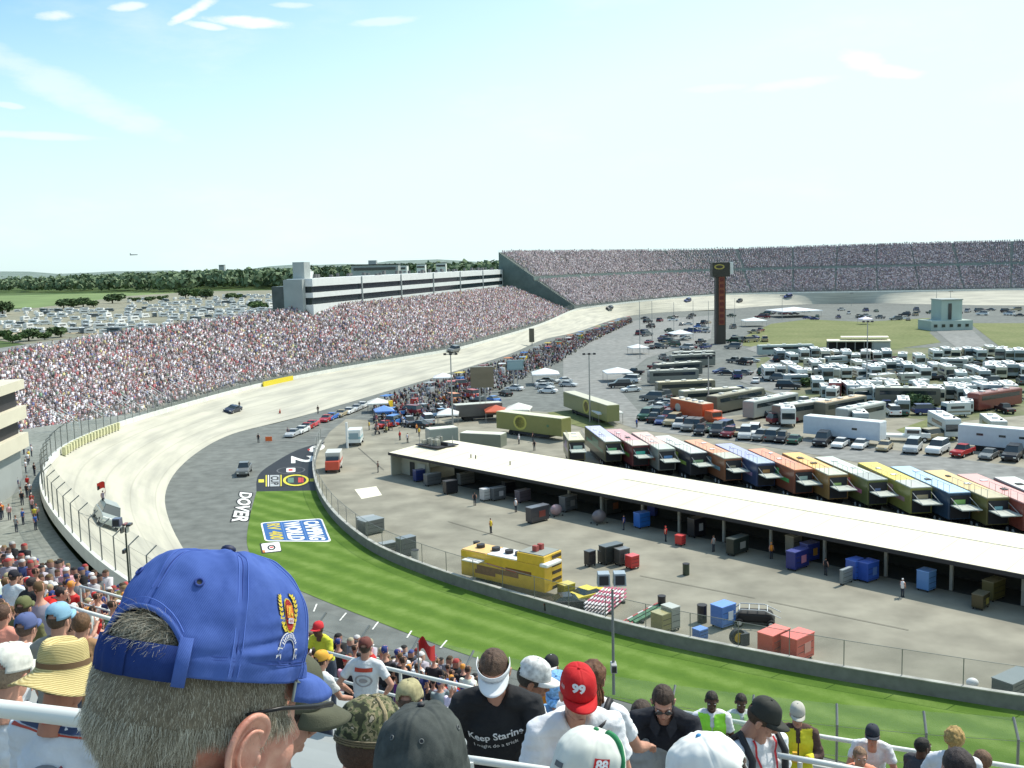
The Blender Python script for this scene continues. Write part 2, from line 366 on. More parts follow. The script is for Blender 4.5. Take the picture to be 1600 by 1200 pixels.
# painted lines
wl=mat('line_paint',(.75,.75,.7),rough=.7,var=.15,vs=2)
def stripe(name,a,b,wd,z=.03,m=None,kind='structure'):
    a=Vector((a[0],a[1],0));b=Vector((b[0],b[1],0)); d=(b-a).normalized(); q=Vector((-d.y,d.x,0))*wd/2
    mb=MB(); mb.poly([a+q,a-q,b-q,b+q]); o=mb.build(name,m or wl); 
    if o.data.polygons[0].normal.z<0: o.data.flip_normals()
    o.location.z=z; return struct(o)
for a,b in [((495,944),(490,956)),((541,958),(531,970)),((591,972),(582,984)),((643,986),(636,997)),((698,1001),(688,1013))]:
    stripe('lane_marking',G(*a),G(*b),.14)
wl2=mat('dim_line',(.3,.3,.28),rough=.8)
stripe('lane_marking',G(425,688),G(505,692),.3,m=wl2); stripe('lane_marking',G(480,680),G(512,683),.3,m=wl2)
ap=spline([G(p[0]+ (22 if i<3 else 16),p[1]+(0 if i<3 else -3)) for i,p in enumerate([(250,860),(240,800),(250,760),(300,714)])],3)
# white/yellow safety wall on the outside of the track
wn=normals(outer,True)
cx=sum((p.x for p in outer))/n; cy=sum((p.y for p in outer))/n
if (outer[0]-Vector((cx,cy,0))).dot(wn[0])<0: wn=[-q for q in wn]
OUTN=wn
def ribbon_wall(name,pl,nm,h,th,m,closed=False,zo=0,parent=None):
    mb=MB(); k=len(pl); 
    for i in range(k):
        p=pl[i]+Vector((0,0,zo)); q=p+nm[i]*th; mb.v+= [tuple(p),tuple(p+Vector((0,0,h))),tuple(q+Vector((0,0,h))),tuple(q)]
    for i in range(k if closed else k-1):
        a=i*4; b_=((i+1)%k)*4
        for e0 in range(4): mb.f.append([a+e0,b_+e0,b_+(e0+1)%4,a+(e0+1)%4]); mb.mi.append(0)
    if not closed:
        mb.f.append([0,1,2,3]); mb.mi.append(0); mb.f.append([4*k-4,4*k-3,4*k-2,4*k-1][::-1]); mb.mi.append(0)
    return mb.build(name,m,parent)
wallm=mat('white_barrier',(.74,.74,.68),rough=.6,var=.12,vs=.8)
sw=empty('safety_wall',(0,0,0),0,'long white safety wall running round the outside of the banked concrete track','safety wall')
ribbon_wall('wall',outer,OUTN,1.15,.35,wallm,True,-.3,sw)
def nearest(pl,p): return min(range(len(pl)),key=lambda i:(pl[i].x-p.x)**2+(pl[i].y-p.y)**2)
# padded blocks and yellow cover
ia=nearest(outer,G(95,712,7)); ib=nearest(outer,G(192,668,6))
rb=MB()
blkm=mat('foam_blocks',(.62,.60,.36),rough=.8,var=.2,vs=2)
lo,hi=min(ia,ib),max(ia,ib)
fine=spline([outer[i] for i in range(lo,hi+1)],1.5); fnn=normals(fine); 
if fnn[0].dot(OUTN[lo])<0: fnn=[-q for q in fnn]
for p,q in zip(fine,fnn):
    ang=math.atan2(q.y,q.x); rb.box(p-q*.45+Vector((0,0,.45)),(.5,.7,1.1),ang)
rb.build('foam_block_row',blkm,sw)['label']='row of yellowish impact blocks against the wall'
ia=nearest(outer,G(410,604,3.6)); ib=nearest(outer,G(465,592,3.6)); lo,hi=min(ia,ib),max(ia,ib)
ribbon_wall('yellow_cover',[outer[i]-OUTN[i]*.5 for i in range(lo,hi+1)],[OUTN[i] for i in range(lo,hi+1)],1.2,.25,mat('yellow_cover',(.75,.6,.03),rough=.5),False,-.1,sw)
# catch fence with leaning posts
postm=mat('fence_steel',(.22,.23,.22),rough=.5,metal=.5)
meshm=mat('wire_mesh',(.25,.28,.26),rough=.6,alpha=.16)
def catch_fence(i0,i1,step,ht,label,lean=.8):
    cf=empty('catch_fence',(0,0,0),0,label,'catch fence')
    seg=spline([outer[i%n] for i in range(i0,i1+1)],step); sn=normals(seg)
    if sn[0].dot(OUTN[i0%n])<0: sn=[-q for q in sn]
    pm=None
    for p,q in zip(seg,sn):
        if pm is None:
            mb=MB(); mb.tube([(0,0,0),(0,0,ht*.82),(0,-lean,ht)],.06,6); po=mb.build('post',postm,cf); pm=po
        else:
            po=pm.copy(); col.objects.link(po)
        po.parent=cf; po.location=p+q*.2+Vector((0,0,.8)); po.rotation_euler=(0,0,math.atan2(q.y,q.x)-math.pi/2)
    me=MB(); k=len(seg)
    for p,q in zip(seg,sn):
        b0=p+q*.2+Vector((0,0,.8)); me.v+=[tuple(b0),tuple(b0+Vector((0,0,ht*.82))),tuple(b0-q*lean+Vector((0,0,ht)))]
    for i in range(k-1):
        for e0 in (0,1): me.f.append([i*3+e0,i*3+3+e0,i*3+4+e0,i*3+1+e0]); me.mi.append(0)
    me.build('wire_mesh',meshm,cf)
    for hh in (.4,.8):
        c=MB(); c.tube([p+q*.2+Vector((0,0,.8+ht*hh)) for p,q in zip(seg,sn)],.01,4); c.build('cable',postm,cf)
ic=nearest(outer,Vector((50,39,7))); ie=nearest(outer,G(250,648,5)); 
# outer runs from px(180,905) forward; going "backwards" reaches the hidden near side
i_near=nearest(outer,Vector((80,48,7)))-n; i_end=ie
catch_fence(i_near,i_end,3.6,3.4,'tall wire catch fence with inward leaning posts on the near turn wall')
catch_fence(ie+1,nearest(outer,G(842,510,3.5)),6,3.4,'long wire catch fence in front of the straight grandstand')
catch_fence(nearest(outer,G(842,510,3.5))+1,nearest(outer,G(1600,453,7)),8,3.4,'distant wire catch fence along the far turn')
# inner barrier wall and chain link fence
bn=[-q if q.dot(Vector((.3,1,0)))<0 else q for q in normals(bar)]
# orient bn to the paving side
ctr=Vector((40,130,0)); bn=[q if (ctr-p).dot(q)>0 else -q for p,q in zip(bar,bn)]
cb=empty('infield_barrier',(0,0,0),0,'curving grey concrete barrier with chain link fence beside the green verge','barrier')
ribbon_wall('concrete_wall',bar,bn,1.05,.3,mat('barrier_concrete',(.17,.185,.18),rough=.85,var=.18,vs=1.5),False,0,cb)
lm=mat('barrier_lip',(.42,.42,.38),rough=.8,var=.4,vs=.8)
ribbon_wall('lip',[p-q*.05 for p,q in zip(bar,bn)],bn,.07,.4,lm,False,1.052,cb)
pm=None
for i in range(0,len(bar),2):
    if pm is None: pm=MB().cyl((0,0,0),(0,0,2.0),.035,n=6).build('post',postm,cb); po=pm
    else: po=pm.copy(); col.objects.link(po)
    po.parent=cb; po.location=bar[i]+bn[i]*.2+Vector((0,0,1.08))
me=MB()
for p,q in zip(bar,bn): a=p+q*.2+Vector((0,0,1.1)); me.v+=[tuple(a),tuple(a+Vector((0,0,1.95)))]
for i in range(len(bar)-1): me.f.append([i*2,i*2+2,i*2+3,i*2+1]); me.mi.append(0)
me.build('wire_mesh',mat('chain_link',(.3,.33,.31),rough=.6,alpha=.17),cb)
MB().tube([p+q*.2+Vector((0,0,3.07)) for p,q in zip(bar,bn)],.025,5).build('top_rail',postm,cb)
# ------------------------------------------------ mass helper (one mesh, many coloured people)
PV=np.array([(-.2,-.12,.0),(.2,-.12,0),(.2,.12,0),(-.2,.12,0),(-.24,-.12,.55),(.24,-.12,.55),(.24,.12,.55),(-.24,.12,.55),
 (-.085,-.09,.6),(.085,-.09,.6),(.085,.09,.6),(-.085,.09,.6),(-.09,-.1,.78),(.09,-.1,.78),(.09,.1,.78),(-.09,.1,.78),
 (-.06,-.07,.86),(.06,-.07,.86),(.06,.07,.86),(-.06,.07,.86),
 (-.2,-.5,-.05),(.2,-.5,-.05),(.18,-.1,.14),(-.18,-.1,.14),(-.2,-.5,-.45),(.2,-.5,-.45)],dtype=np.float32)
PF=[(0,1,5,4),(1,2,6,5),(2,3,7,6),(3,0,4,7),(4,5,6,7),(8,9,13,12),(9,10,14,13),(10,11,15,14),(11,8,12,15),(12,13,17,16),(13,14,18,17),(14,15,19,18),(15,12,16,19),(16,17,18,19),(20,21,22,23),(24,25,21,20)]
PR=np.array([0]*5+[1]*4+[2]*5+[3]*2)
shirtc=np.array([(.82,.80,.84)]*9+[(.55,.50,.58)]*5+[(.5,.06,.07)]*3+[(.6,.2,.08)]*1+[(.025,.025,.03)]*8+[(.3,.3,.33)]*4+[(.05,.1,.35)]*2+[(.25,.3,.4),(.5,.45,.3),(.75,.65,.15),(.2,.22,.24),(.12,.3,.15),(.7,.35,.4),(.45,.2,.25)])
skinc=np.array([(.5,.27,.19),(.55,.32,.22),(.42,.2,.13),(.5,.24,.16)])
hatc=np.array([(.8,.8,.78)]*4+[(.03,.03,.03)]*3+[(.10,.06,.03)]*4+[(.55,.05,.04)]*2+[(.05,.08,.3),(.4,.35,.22),(.3,.2,.08)])
pantc=np.array([(.05,.06,.1),(.3,.28,.22),(.08,.08,.08),(.4,.3,.22)])
def mass_people(name,P,face,label,scale=1.0,stand=.2,sat=1.0,dim=1.0,sx=1.0,flatn=0.0):
    P=np.asarray(P,dtype=np.float32); k=len(P); face=np.asarray(face)
    a=face+rng.normal(0,.35,k); s=scale*rng.uniform(.9,1.1,k); up_=np.where(rng.random(k)<stand,.45,0)
    V=np.repeat(PV[None],k,0)*s[:,None,None]; V[:,:,0]*=sx
    c,sn=np.cos(a)[:,None],np.sin(a)[:,None]
    X=V[:,:,0]*c-V[:,:,1]*sn; Y=V[:,:,0]*sn+V[:,:,1]*c
    V=np.stack([X,Y,V[:,:,2]],2)+P[:,None,:]; V[:,:20,2]+=up_[:,None]*s[:,None]
    V=V.reshape(-1,3); F=(np.array(PF)[None]+np.arange(k)[:,None,None]*len(PV)).reshape(-1)
    me=bpy.data.meshes.new(name); me.vertices.add(len(V)); me.vertices.foreach_set('co',V.ravel())
    nf=k*len(PF); me.loops.add(nf*4); me.loops.foreach_set('vertex_index',F); me.polygons.add(nf)
    me.polygons.foreach_set('loop_start',np.arange(0,nf*4,4)); me.update(calc_edges=True)
    pal=[shirtc[rng.integers(0,len(shirtc),k)],skinc[rng.integers(0,len(skinc),k)],hatc[rng.integers(0,len(hatc),k)],pantc[rng.integers(0,len(pantc),k)]]
    pal=np.stack(pal,1); C=pal[:,PR,:].reshape(-1,3)*dim*rng.uniform(.55,1.1,(k,1,1)).repeat(len(PR),1).reshape(-1,1); g_=C.mean(1,keepdims=True)*np.array([[1.03,.98,1.04]]); C=C*sat+g_*(1-sat); C=C*(1-flatn)+np.array([[.40,.34,.36]])*dim*flatn
    C4=np.concatenate([C,np.ones((len(C),1))],1).astype(np.float32)
    at=me.attributes.new('Col','FLOAT_COLOR','FACE'); at.data.foreach_set('color',C4.ravel())
    me.materials.append(mat('crowd_cloth',rough=.9,attr=None))
    m=_mc['crowd_cloth']
    if not any(x.type=='ATTRIBUTE' for x in m.node_tree.nodes):
        q=m.node_tree.nodes.new('ShaderNodeAttribute'); q.attribute_name='Col'; m.node_tree.links.new(q.outputs['Color'],m.node_tree.nodes['Principled BSDF'].inputs['Base Color'])
    o=bpy.data.objects.new(name,me); col.objects.link(o); o['kind']='stuff'; o['label']=label; return o
# ------------------------------------------------ grandstands
seatm=mat('bleacher_metal',(.34,.36,.35),rough=.6,metal=.2,var=.15,vs=.8)
stepm=mat('stand_concrete',(.27,.29,.27),rough=.85,var=.15,vs=.5)
def grandstand(name,base,nm,rows,label,crowd_label,pitch=.55,scale=1,fill=.93,aisle=18,stand=.2,dim=1,sx=1.0,backwall=True,skip=None,frac=1.0,sat=.75,adj=None,flatn=0.0):
    adj=adj or (lambda i:(0.0,1.0)); z00=rows[0][1]
    PT=lambda i,o_,z:(base[i]+nm[i]*(o_+adj(i)[0]),z00+(z-z00)*adj(i)[1])
    """base: polyline; nm: outward normals; rows: list of (offset, z of tread)"""
    root=empty(name,(0,0,0),0,label,'grandstand')
    mb=MB(); k=len(base)
    prof=[]; 
    for j,(o_,z) in enumerate(rows):
        nxt=rows[j+1][0] if j+1<len(rows) else o_+.8
        prof+= [(o_,z),(nxt,z)]
    for i in range(k):
        for (o_,z) in prof: q,zz=PT(i,o_,z); mb.v.append((q.x,q.y,zz))
    m_=len(prof)
    for i in range(k-1):
        for j in range(m_-1):
            a=i*m_+j; mb.f.append([a,a+m_,a+m_+1,a+1]); mb.mi.append(0)
    mb.build('terrace',stepm,root)
    if backwall:
        bk=MB(); z0=rows[-1][1]; o_=rows[-1][0]+.8
        for i in range(k):
            q,z0=PT(i,o_,rows[-1][1]); bk.v+=[(q.x,q.y,-.5),(q.x,q.y,z0+.2),(q.x+nm[i].x*.2,q.y+nm[i].y*.2,z0+.2)]
        for i in range(k-1):
            for e0 in (0,1): bk.f.append([i*3+e0,i*3+3+e0,i*3+4+e0,i*3+1+e0]); bk.mi.append(0)
        bk.build('back_wall',mat('teal_steel',(.13,.18,.17),rough=.8,var=.2,vs=.3),root)
        rl=MB()
        for hh in (.5,1.1): rl.tube([Vector((PT(i,o_,rows[-1][1])[0].x,PT(i,o_,rows[-1][1])[0].y,PT(i,o_,rows[-1][1])[1]+.2+hh)) for i in range(k)],.04,4)
        for i in range(0,k,1):
            q,z0=PT(i,o_,rows[-1][1]); rl.cyl((q.x,q.y,z0+.2),(q.x,q.y,z0+1.3),.04,n=4)
        rl.build('railing',METAL(),root)
        fr=MB(); q0=rows[0]
        for i in range(k):
            q=PT(i,q0[0],q0[1])[0]; fr.v+=[(q.x,q.y,0),(q.x,q.y,q0[1]+.02)]
        for i in range(k-1): fr.f.append([i*2,i*2+2,i*2+3,i*2+1]); fr.mi.append(0)
        fr.build('front_wall',stepm,root)
    for ii in (0,k-1):
        ew=MB(); ps=[(PT(ii,o_,z)[0].x,PT(ii,o_,z)[0].y,PT(ii,o_,z)[1]-.02) for o_,z in prof]; a_=ps[-1];b_=ps[0]
        ew.poly(ps+[(a_[0],a_[1],-.3),(b_[0],b_[1],-.3)]); ew.build('end_wall',mat('teal_end',(.12,.165,.15),rough=.8,var=.2,vs=.3),root)
    S=[0]
    for i in range(k-1): S.append(S[-1]+(base[i+1]-base[i]).length)
    P=[];A=[]
    for j,(o_,z) in enumerate(rows):
        s=rng.uniform(0,pitch); 
        Sx=np.arange(s,S[-1],pitch); Sx=Sx+rng.normal(0,.06,len(Sx)); keep=(rng.random(len(Sx))<fill)&((Sx%aisle)>(1.1 if pitch<1 else 2.0)); Sx=Sx[keep]
        idx=np.clip(np.searchsorted(S,Sx)-1,0,k-2)
        for sx_,i in zip(Sx,idx):
            t=(sx_-S[i])/max(.01,S[i+1]-S[i]); q=base[i].lerp(base[i+1],t)+nm[i].lerp(nm[i+1],t)*(o_+.5+adj(i)[0]); zq=z00+(z-z00)*adj(i)[1]
            if skip and skip(q,o_,sx_): continue
            P.append((q.x,q.y,zq+.42)); v=nm[i]; A.append(math.atan2(v.y,v.x)-math.pi/2)
    cr_=mass_people(crowd_label[0],P,A,crowd_label[1],scale,stand,dim=dim,sx=sx,sat=sat,flatn=flatn)
    return root,P
def seg(a,b): return [outer[i%n] for i in range(a,b+1)],[OUTN[i%n] for i in range(a,b+1)]
iL0=nearest(outer,G(84,722,7)); iC=nearest(outer,G(912,483,6.2))
b1,n1=seg(iL0,iC)
rowsA=[(4.6+j*.86,3.9+j*.335) for j in range(42)]
grandstand('straight_grandstand',b1,n1,rowsA,'long open grandstand packed with spectators beside the straight',('distant_crowd','dense crowd of tiny spectators filling the straight grandstand'),pitch=.58,scale=1.06,flatn=.14,stand=.35,adj=lambda i:(9*max(0,1-i/30.),1-.46*max(0,1-i/44.)),dim=1.22,sat=.72,fill=.86)
print('rowsA top',rowsA[-1])
b2,n2=seg(iC+1,nearest(outer,Vector((352,575,7))))
rowsB=[(6+j*.95,8+j*.58) for j in range(24)]+[(31+j*.95,24+j*.6) for j in range(23)]
grandstand('far_turn_grandstand',b2,n2,rowsB,'huge two tier grandstand curving round the far turn of the track',('distant_crowd','far crowd as a grey speckle filling the two tier turn grandstand'),pitch=.85,scale=1.2,flatn=.45,dim=1.0,sx=1.3,aisle=26,stand=.1,sat=.4,fill=.88)  # low saturation and flattened tones put distance haze into the crowd colours
tf=empty('tier_fascia',(0,0,0),0,'long grey green fascia band between the two tiers of the far stand','fascia')
ribbon_wall('band',[p+q*30.4+Vector((0,0,21.6-p.z)) for p,q in zip(b2,n2)],n2,1.9,.3,mat('tier_band',(.2,.26,.24),rough=.8,var=.15,vs=.2),False,0,tf)
# near turn stand: rows on circles round the turn centre
NC=Vector((60,135,0)); r_cam=math.hypot(NC.x,NC.y)   # radius of the row under the camera
def nring(s,phi,z=0):   # s metres downhill from camera, phi azimuth offset along the row (radians, + to the right)
    a0=math.atan2(-NC.y,-NC.x)+phi; r=r_cam-s
    return Vector((NC.x+r*math.cos(a0),NC.y+r*math.sin(a0),z))
def floor_z(s): return 29.25-.48*s
rowsN=[(s*.8-3.2,floor_z(s*.8-3.2)) for s in range(0,46)]
print('near last row',rowsN[-1])
near=empty('near_grandstand',(0,0,0),0,'near turn grandstand of metal bleachers under the foreground crowd','grandstand')
tr=MB(); bs=MB()
def smax(ph):
    d=(nring(0,ph)-NC).normalized(); best=1e9
    for p in outer:
        q=p-NC; q.z=0
        if q.length>0 and q.normalized().dot(d)>.9995: best=min(best,r_cam-q.length)
    if best>1e8: best=46
    g=5.6+max(0,min(1,(-.12-ph)/.2))*9
    return max(4,min(33.6,best-g))
PH=[-.95+i*.035 for i in range(0,50)]
prof=[]
for j,(s,z) in enumerate(rowsN): prof+=[(s,z),(s+.8,z)]
for ph in PH:
    sm_=smax(ph)
    for s,z in prof: tr.v.append(tuple(nring(min(s,sm_),ph,z if s<sm_ else floor_z(sm_))))
m_=len(prof)
for i in range(len(PH)-1):
    for j in range(m_-1): a=i*m_+j; tr.f.append([a,a+m_,a+m_+1,a+1]); tr.mi.append(0)
tr.build('terrace',stepm,near)
for (s,z) in rowsN:
    if s<.3: continue
    for i in range(len(PH)-1):
        if s+.5>min(smax(PH[i]),smax(PH[i+1])): continue
        vs=[nring(s+.12,PH[i],z+.42),nring(s+.40,PH[i],z+.42),nring(s+.40,PH[i+1],z+.42),nring(s+.12,PH[i+1],z+.42)]
        bs.add(vs+[v-Vector((0,0,.05)) for v in vs],[(0,1,2,3),(1,5,6,2),(4,0,3,7)])
bs.build('bench_row',seatm,near)['kind']='stuff'
# concourse between stand and track wall
cc=MB(); sl=rowsN[-1][0]+.8
for i,ph in enumerate(PH): 
    sl=smax(ph)+.02; cc.v+=[tuple(nring(sl-.02,ph,floor_z(sl)+.9)),tuple(nring(sl,ph,6.0)),tuple(nring(sl+.3,ph,6.0))]
for i in range(len(PH)-1):
    for e0 in (0,1): cc.f.append([i*3+e0,i*3+3+e0,i*3+4+e0,i*3+1+e0]); cc.mi.append(0)
cc.build('front_wall',stepm,near)
wide=[outer[i%n]+OUTN[i%n]*.36 for i in range(i_near,iL0+14)]; wo=[outer[i%n]+OUTN[i%n]*30 for i in range(i_near+2,iL0+6)]
c2=MB(); c2.poly([(p.x,p.y,0) for p in wide]+[(p.x,p.y,0) for p in reversed(wo)]); o=c2.build('concourse',conc); 
if o.data.polygons[0].normal.z<0: o.data.flip_normals()
o.location.z=6.1; struct(o)

srm=mat('rail_white2',(.7,.72,.7),rough=.5)
for k,(px,py) in enumerate([(112,664),(124,662),(163,652),(176,648),(205,640),(217,637),(247,626),(259,623),(290,612),(302,609)]):
    a=G(px,py,7.0); q=nearest(outer,a); nn=OUTN[q]; t=empty('stair_railing',a,0,'white sloping stair railings at the foot of the straight grandstand','railing','stair railings at the foot of the straight grandstand')
    for dz in (0,.55): MB().tube([Vector((0,0,dz)),nn*3.2+Vector((0,0,2.2+dz))],.06,6).build('rail',srm,t)
    MB().cyl((0,0,-.9),(0,0,.6),.05,n=6).build('post',srm,t)
# ============================================================ BUILDINGS, VEHICLES, EQUIPMENT
def yaw(a,b): d=b-a; return math.atan2(d.y,d.x)
concW=mat('white_cladding',(.72,.74,.72),rough=.6,var=.06,vs=.3)
concG=mat('grey_cladding',(.36,.39,.38),rough=.7,var=.1,vs=.3)
# --- long suite building behind the straight grandstand
A=G(490,484,18);B=G(803,447,18); rz=yaw(A,B); Ln=(B-A).length+14
sb=empty('suite_building',(A.x,A.y,0),rz,'long white suite building with two dark window bands behind the grandstand','building')
y0,y1=0,16  # depth to the left of the run
def slab(name,z0,z1,m,x0=0,x1=None,ya=0,yb=8.8,par=None):
    x1=Ln if x1 is None else x1
    return MB().box(((x0+x1)/2,(ya+yb)/2,(z0+z1)/2),(x1-x0,yb-ya,z1-z0)).build(name,m,par or sb)
slab('wall',-.5,19.6,concW); slab('window_band',19.6,21.8,GLASS(),0.4,Ln-.3,.6,8.4); slab('wall',21.8,23.4,concW); slab('window_band',23.4,25.4,GLASS(),.4,Ln-.3,.6,8.4); slab('wall',25.4,27.9,concW)
slab('end_wall',-.5,27.7,concG,-2.2,0,2.5,9)
slab('stair_tower',-.5,25.6,mat('stair_glass',(.09,.1,.1),rough=.3,var=.3,vs=.4),-2,9,9.1,13.2)
slab('roof_tower',27.9,33.2,concG,3,7.5,4,8); slab('roof_tower',27.9,30.2,concW,7.5,10,4,7.5)
dm=MB()
for k in range(8): dm.ell((8.8,5.5,30.4+.15*k),(1.4-.15*k,1.4-.15*k,.2),10,4)
dm.build('roof_dish',WHITE(),sb,smooth=True)
for k in range(40):
    x=4+k*(Ln-10)/40; rr=MB().box((x+6,3+rng.uniform(0,3),28.2+rng.uniform(0,.6)),(rng.uniform(.4,2.2),1,rng.uniform(.6,1.8))).build('roof_equipment',mat('roof_gear',(.12,.12,.12),rough=.7),sb)
for k in range(1,7): MB().box((k*Ln/7,-.15,22.9),(.5,.4,10)).build('pilaster',concG,sb)
# distant buildings on the skyline
def far_block(px0,px1,ytop,D,h0,label,m,tower=None,group=None):
    a=P3(px0,500,D);b=P3(px1,500,D); ztop=P3((px0+px1)/2,ytop,D).z
    r=empty('distant_building',((a.x+b.x)/2,(a.y+b.y)/2,0),yaw(a,b),label,'building',group)
    Lx=(b-a).length
    MB().box((0,0,ztop/2),(Lx,14,ztop)).build('wall',m,r)
    MB().box((0,-7.2,ztop-2.2),(Lx*.9,.4,1.6)).build('window_band',GLASS(),r)
    MB().box((0,0,ztop+.25),(Lx+.8,14.8,.5)).build('roof',DARK(),r)
    if tower:
        t0=P3(tower[0],tower[2],D); t1=P3(tower[1],tower[2],D); cx_=((t0+t1)/2-Vector((r.location.x,r.location.y,0))).dot(Vector((math.cos(yaw(a,b)),math.sin(yaw(a,b)),0)))
        MB().box((cx_,0,(ztop+t0.z)/2),((t1-t0).length,6,t0.z-ztop)).build('roof_tower',m,r)
    return r
far_block(555,627,414,620,0,'grey flat roofed building with a small dark tower behind the suite building roof',concG,(578,590,407))
far_block(600,640,415,800,0,'low pale building on the skyline with one long dark window band',concW)
far_block(655,668,413,900,0,'small white block on the skyline, left of two behind the suites',concW)
far_block(685,700,411,900,0,'small white block on the skyline, right of two behind the suites',concW)
far_block(348,356,414,2600,0,'tiny grey tower building rising over the distant woods',concG)
# --- structure at the left edge: end of the neighbouring suite block
A=P3(-60,640,100);Bp=P3(37,592,118)
lb=empty('press_building',(Bp.x,Bp.y,0),yaw(A,Bp),'cream banded building cut off by the left edge of the view','building')
zt=P3(37,592,118).z
for (za,zb,m,nm_) in [(-0.5,-7.3,concW,'x')]: pass
tops=[zt,zt-1.1,zt-3.1,zt-4.6,zt-6.3,zt-8.0,zt-15]
beig=mat('beige_cladding',(.62,.58,.46),rough=.7,var=.08,vs=.3)
for i,(m,nm_) in enumerate([(beig,'fascia'),(DARK(),'window_band'),(beig,'fascia'),(DARK(),'window_band'),(beig,'fascia'),(concG,'wall')]):
    z1,z0=tops[i],tops[i+1]; ins=0 if nm_=='fascia' else .8
    MB().box((-30,8,(z0+z1)/2),(60-ins*2,16-ins*2,z1-z0)).build(nm_,m,lb)
# --- garage
E1=G(607,707,3.5);E2=G(1600,898,3.5); d=(E2-E1).normalized(); nrm=Vector((-d.y,d.x,0))
if nrm.y<0: nrm=-nrm
rzg=yaw(E1,E2); GL=(E2-E1).length+45; W=12.6
gz=3.5
ga=empty('garage',(E1.x,E1.y,0),rzg,'long open fronted race garage with a flat cream white roof','garage')
sgn=1 if (Matrix.Rotation(rzg,3,'Z')@Vector((0,1,0))).dot(nrm)>0 else -1
rf=MB(); rw=[(0,gz),(W/2,gz+.45),(W,gz+.1)]
vs=[]
for x in (0,GL):
    for y,z in rw: vs.append((x,sgn*y,z))
    for y,z in reversed(rw): vs.append((x,sgn*y,z-.3))
m6=6; fs=[(k,(k+1)%6,6+(k+1)%6,6+k) for k in range(6)]+[tuple(range(6)),tuple(range(6,12))]
rf.add(vs,fs)
roofm=mat('cream_roof',(.80,.74,.55),rough=.55,var=.09,vs=.12)
N,L=nodes(roofm)
rf.build('roof',roofm,ga)
MB().box((GL/2+18,sgn*W/2,gz+.46),(GL-44,.10,.05)).build('roof_seam',mat('seam_grey',(.35,.34,.3),rough=.8,var=.5,vs=1),ga)
for k in range(int(GL/3.2)):
    MB().box((1.5+k*3.2,sgn*W*.25,gz+.235),(.035,W*.5,.03),rot=Matrix.Rotation(sgn*math.atan2(.45,W/2),3,'X')).build('roof_panel_seam',mat('seam_pale',(.6,.57,.45),rough=.8),ga)
MB().box((GL/2,sgn*-.06,gz-.17),(GL,.1,.4)).build('eave_trim',DARK(),ga)
MB().box((GL/2,sgn*(W+.06),gz-.08),(GL,.1,.4)).build('eave_trim',DARK(),ga)
gw=mat('garage_wall',(.42,.43,.36),rough=.8,var=.1,vs=.8)
MB().box((.15,sgn*W/2,gz/2-.16),(.2,W-.6,gz-.34)).build('end_wall',gw,ga)
MB().box((GL/2+3.6,sgn*6.4,gz/2-.16),(GL-8,.2,gz-.34)).build('back_wall',mat('garage_inner_shade',(.03,.033,.03),rough=.9),ga)  # near-black wall colour paints in the deep shade inside the bays
MB().box((GL/2+3.6,sgn*4.2,.03),(GL-8,4.4,.02)).build('bay_shade_floor',mat('bay_shade_paint',(.05,.052,.047),rough=.8,var=.2),ga)  # dark sheet over the paving, its colour standing in for bay shade
MB().box((3.6,sgn*2.2,gz/2-.16),(6.6,.2,gz-.34)).build('front_wall',gw,ga)
dd=MB().box((3.0,sgn*2.02,1.05),(1.0,.12,2.1)).build('door',DARK(),ga); MB().cyl((3.3,sgn*1.9,1.05),(3.42,sgn*1.9,1.05),.03,n=6).build('handle',METAL(),dd)
MB().box((5.2,sgn*2.02,1.5),(1.8,.1,1.2)).build('window',mat('window_grey',(.4,.44,.42),rough=.3),ga)
k=0
colm=mat('column_grey',(.30,.31,.28),rough=.7,var=.1)
for px,py in [(851,806),(910,815),(972,830),(1029,843),(1101,858),(1181,872),(1267,890),(1362,912),(1465,935),(1579,960)]:
    g=G(px,py,0)-Vector((E1.x,E1.y,0)); x=g.dot(d); MB().box((x,sgn*2.2,gz/2-.16),(.28,.28,gz-.34)).build('column',colm,ga)
ru=MB().box((3.4,sgn*6.6,gz+.62),(5.2,4.2,.16)).box((3.4,sgn*6.6,gz+.9),(5.0,.12,.5))
ru.build('roof_platform',DARK(),ga)
for k in range(9): ac=MB().box((1.4+rng.uniform(0,4),sgn*rng.uniform(5.2,8.2),gz+1.1),(rng.uniform(.3,.9),rng.uniform(.3,.8),rng.uniform(.5,1.0))).build('roof_equipment',mat('ac_grey',(.35,.34,.28),rough=.7,var=.2),ga)
for k in range(4): MB().cyl((1.2+k*1.4,sgn*(5+k%2*3),gz+.6),(1.2+k*1.4,sgn*(5+k%2*3),gz+2.0),.05,n=6).build('post',METAL(),ga)
for x in (14,15,22): MB().cyl((x,sgn*4,gz+.3),(x,sgn*4,gz+.8),.08,n=6).build('vent_pipe',DARK(),ga)
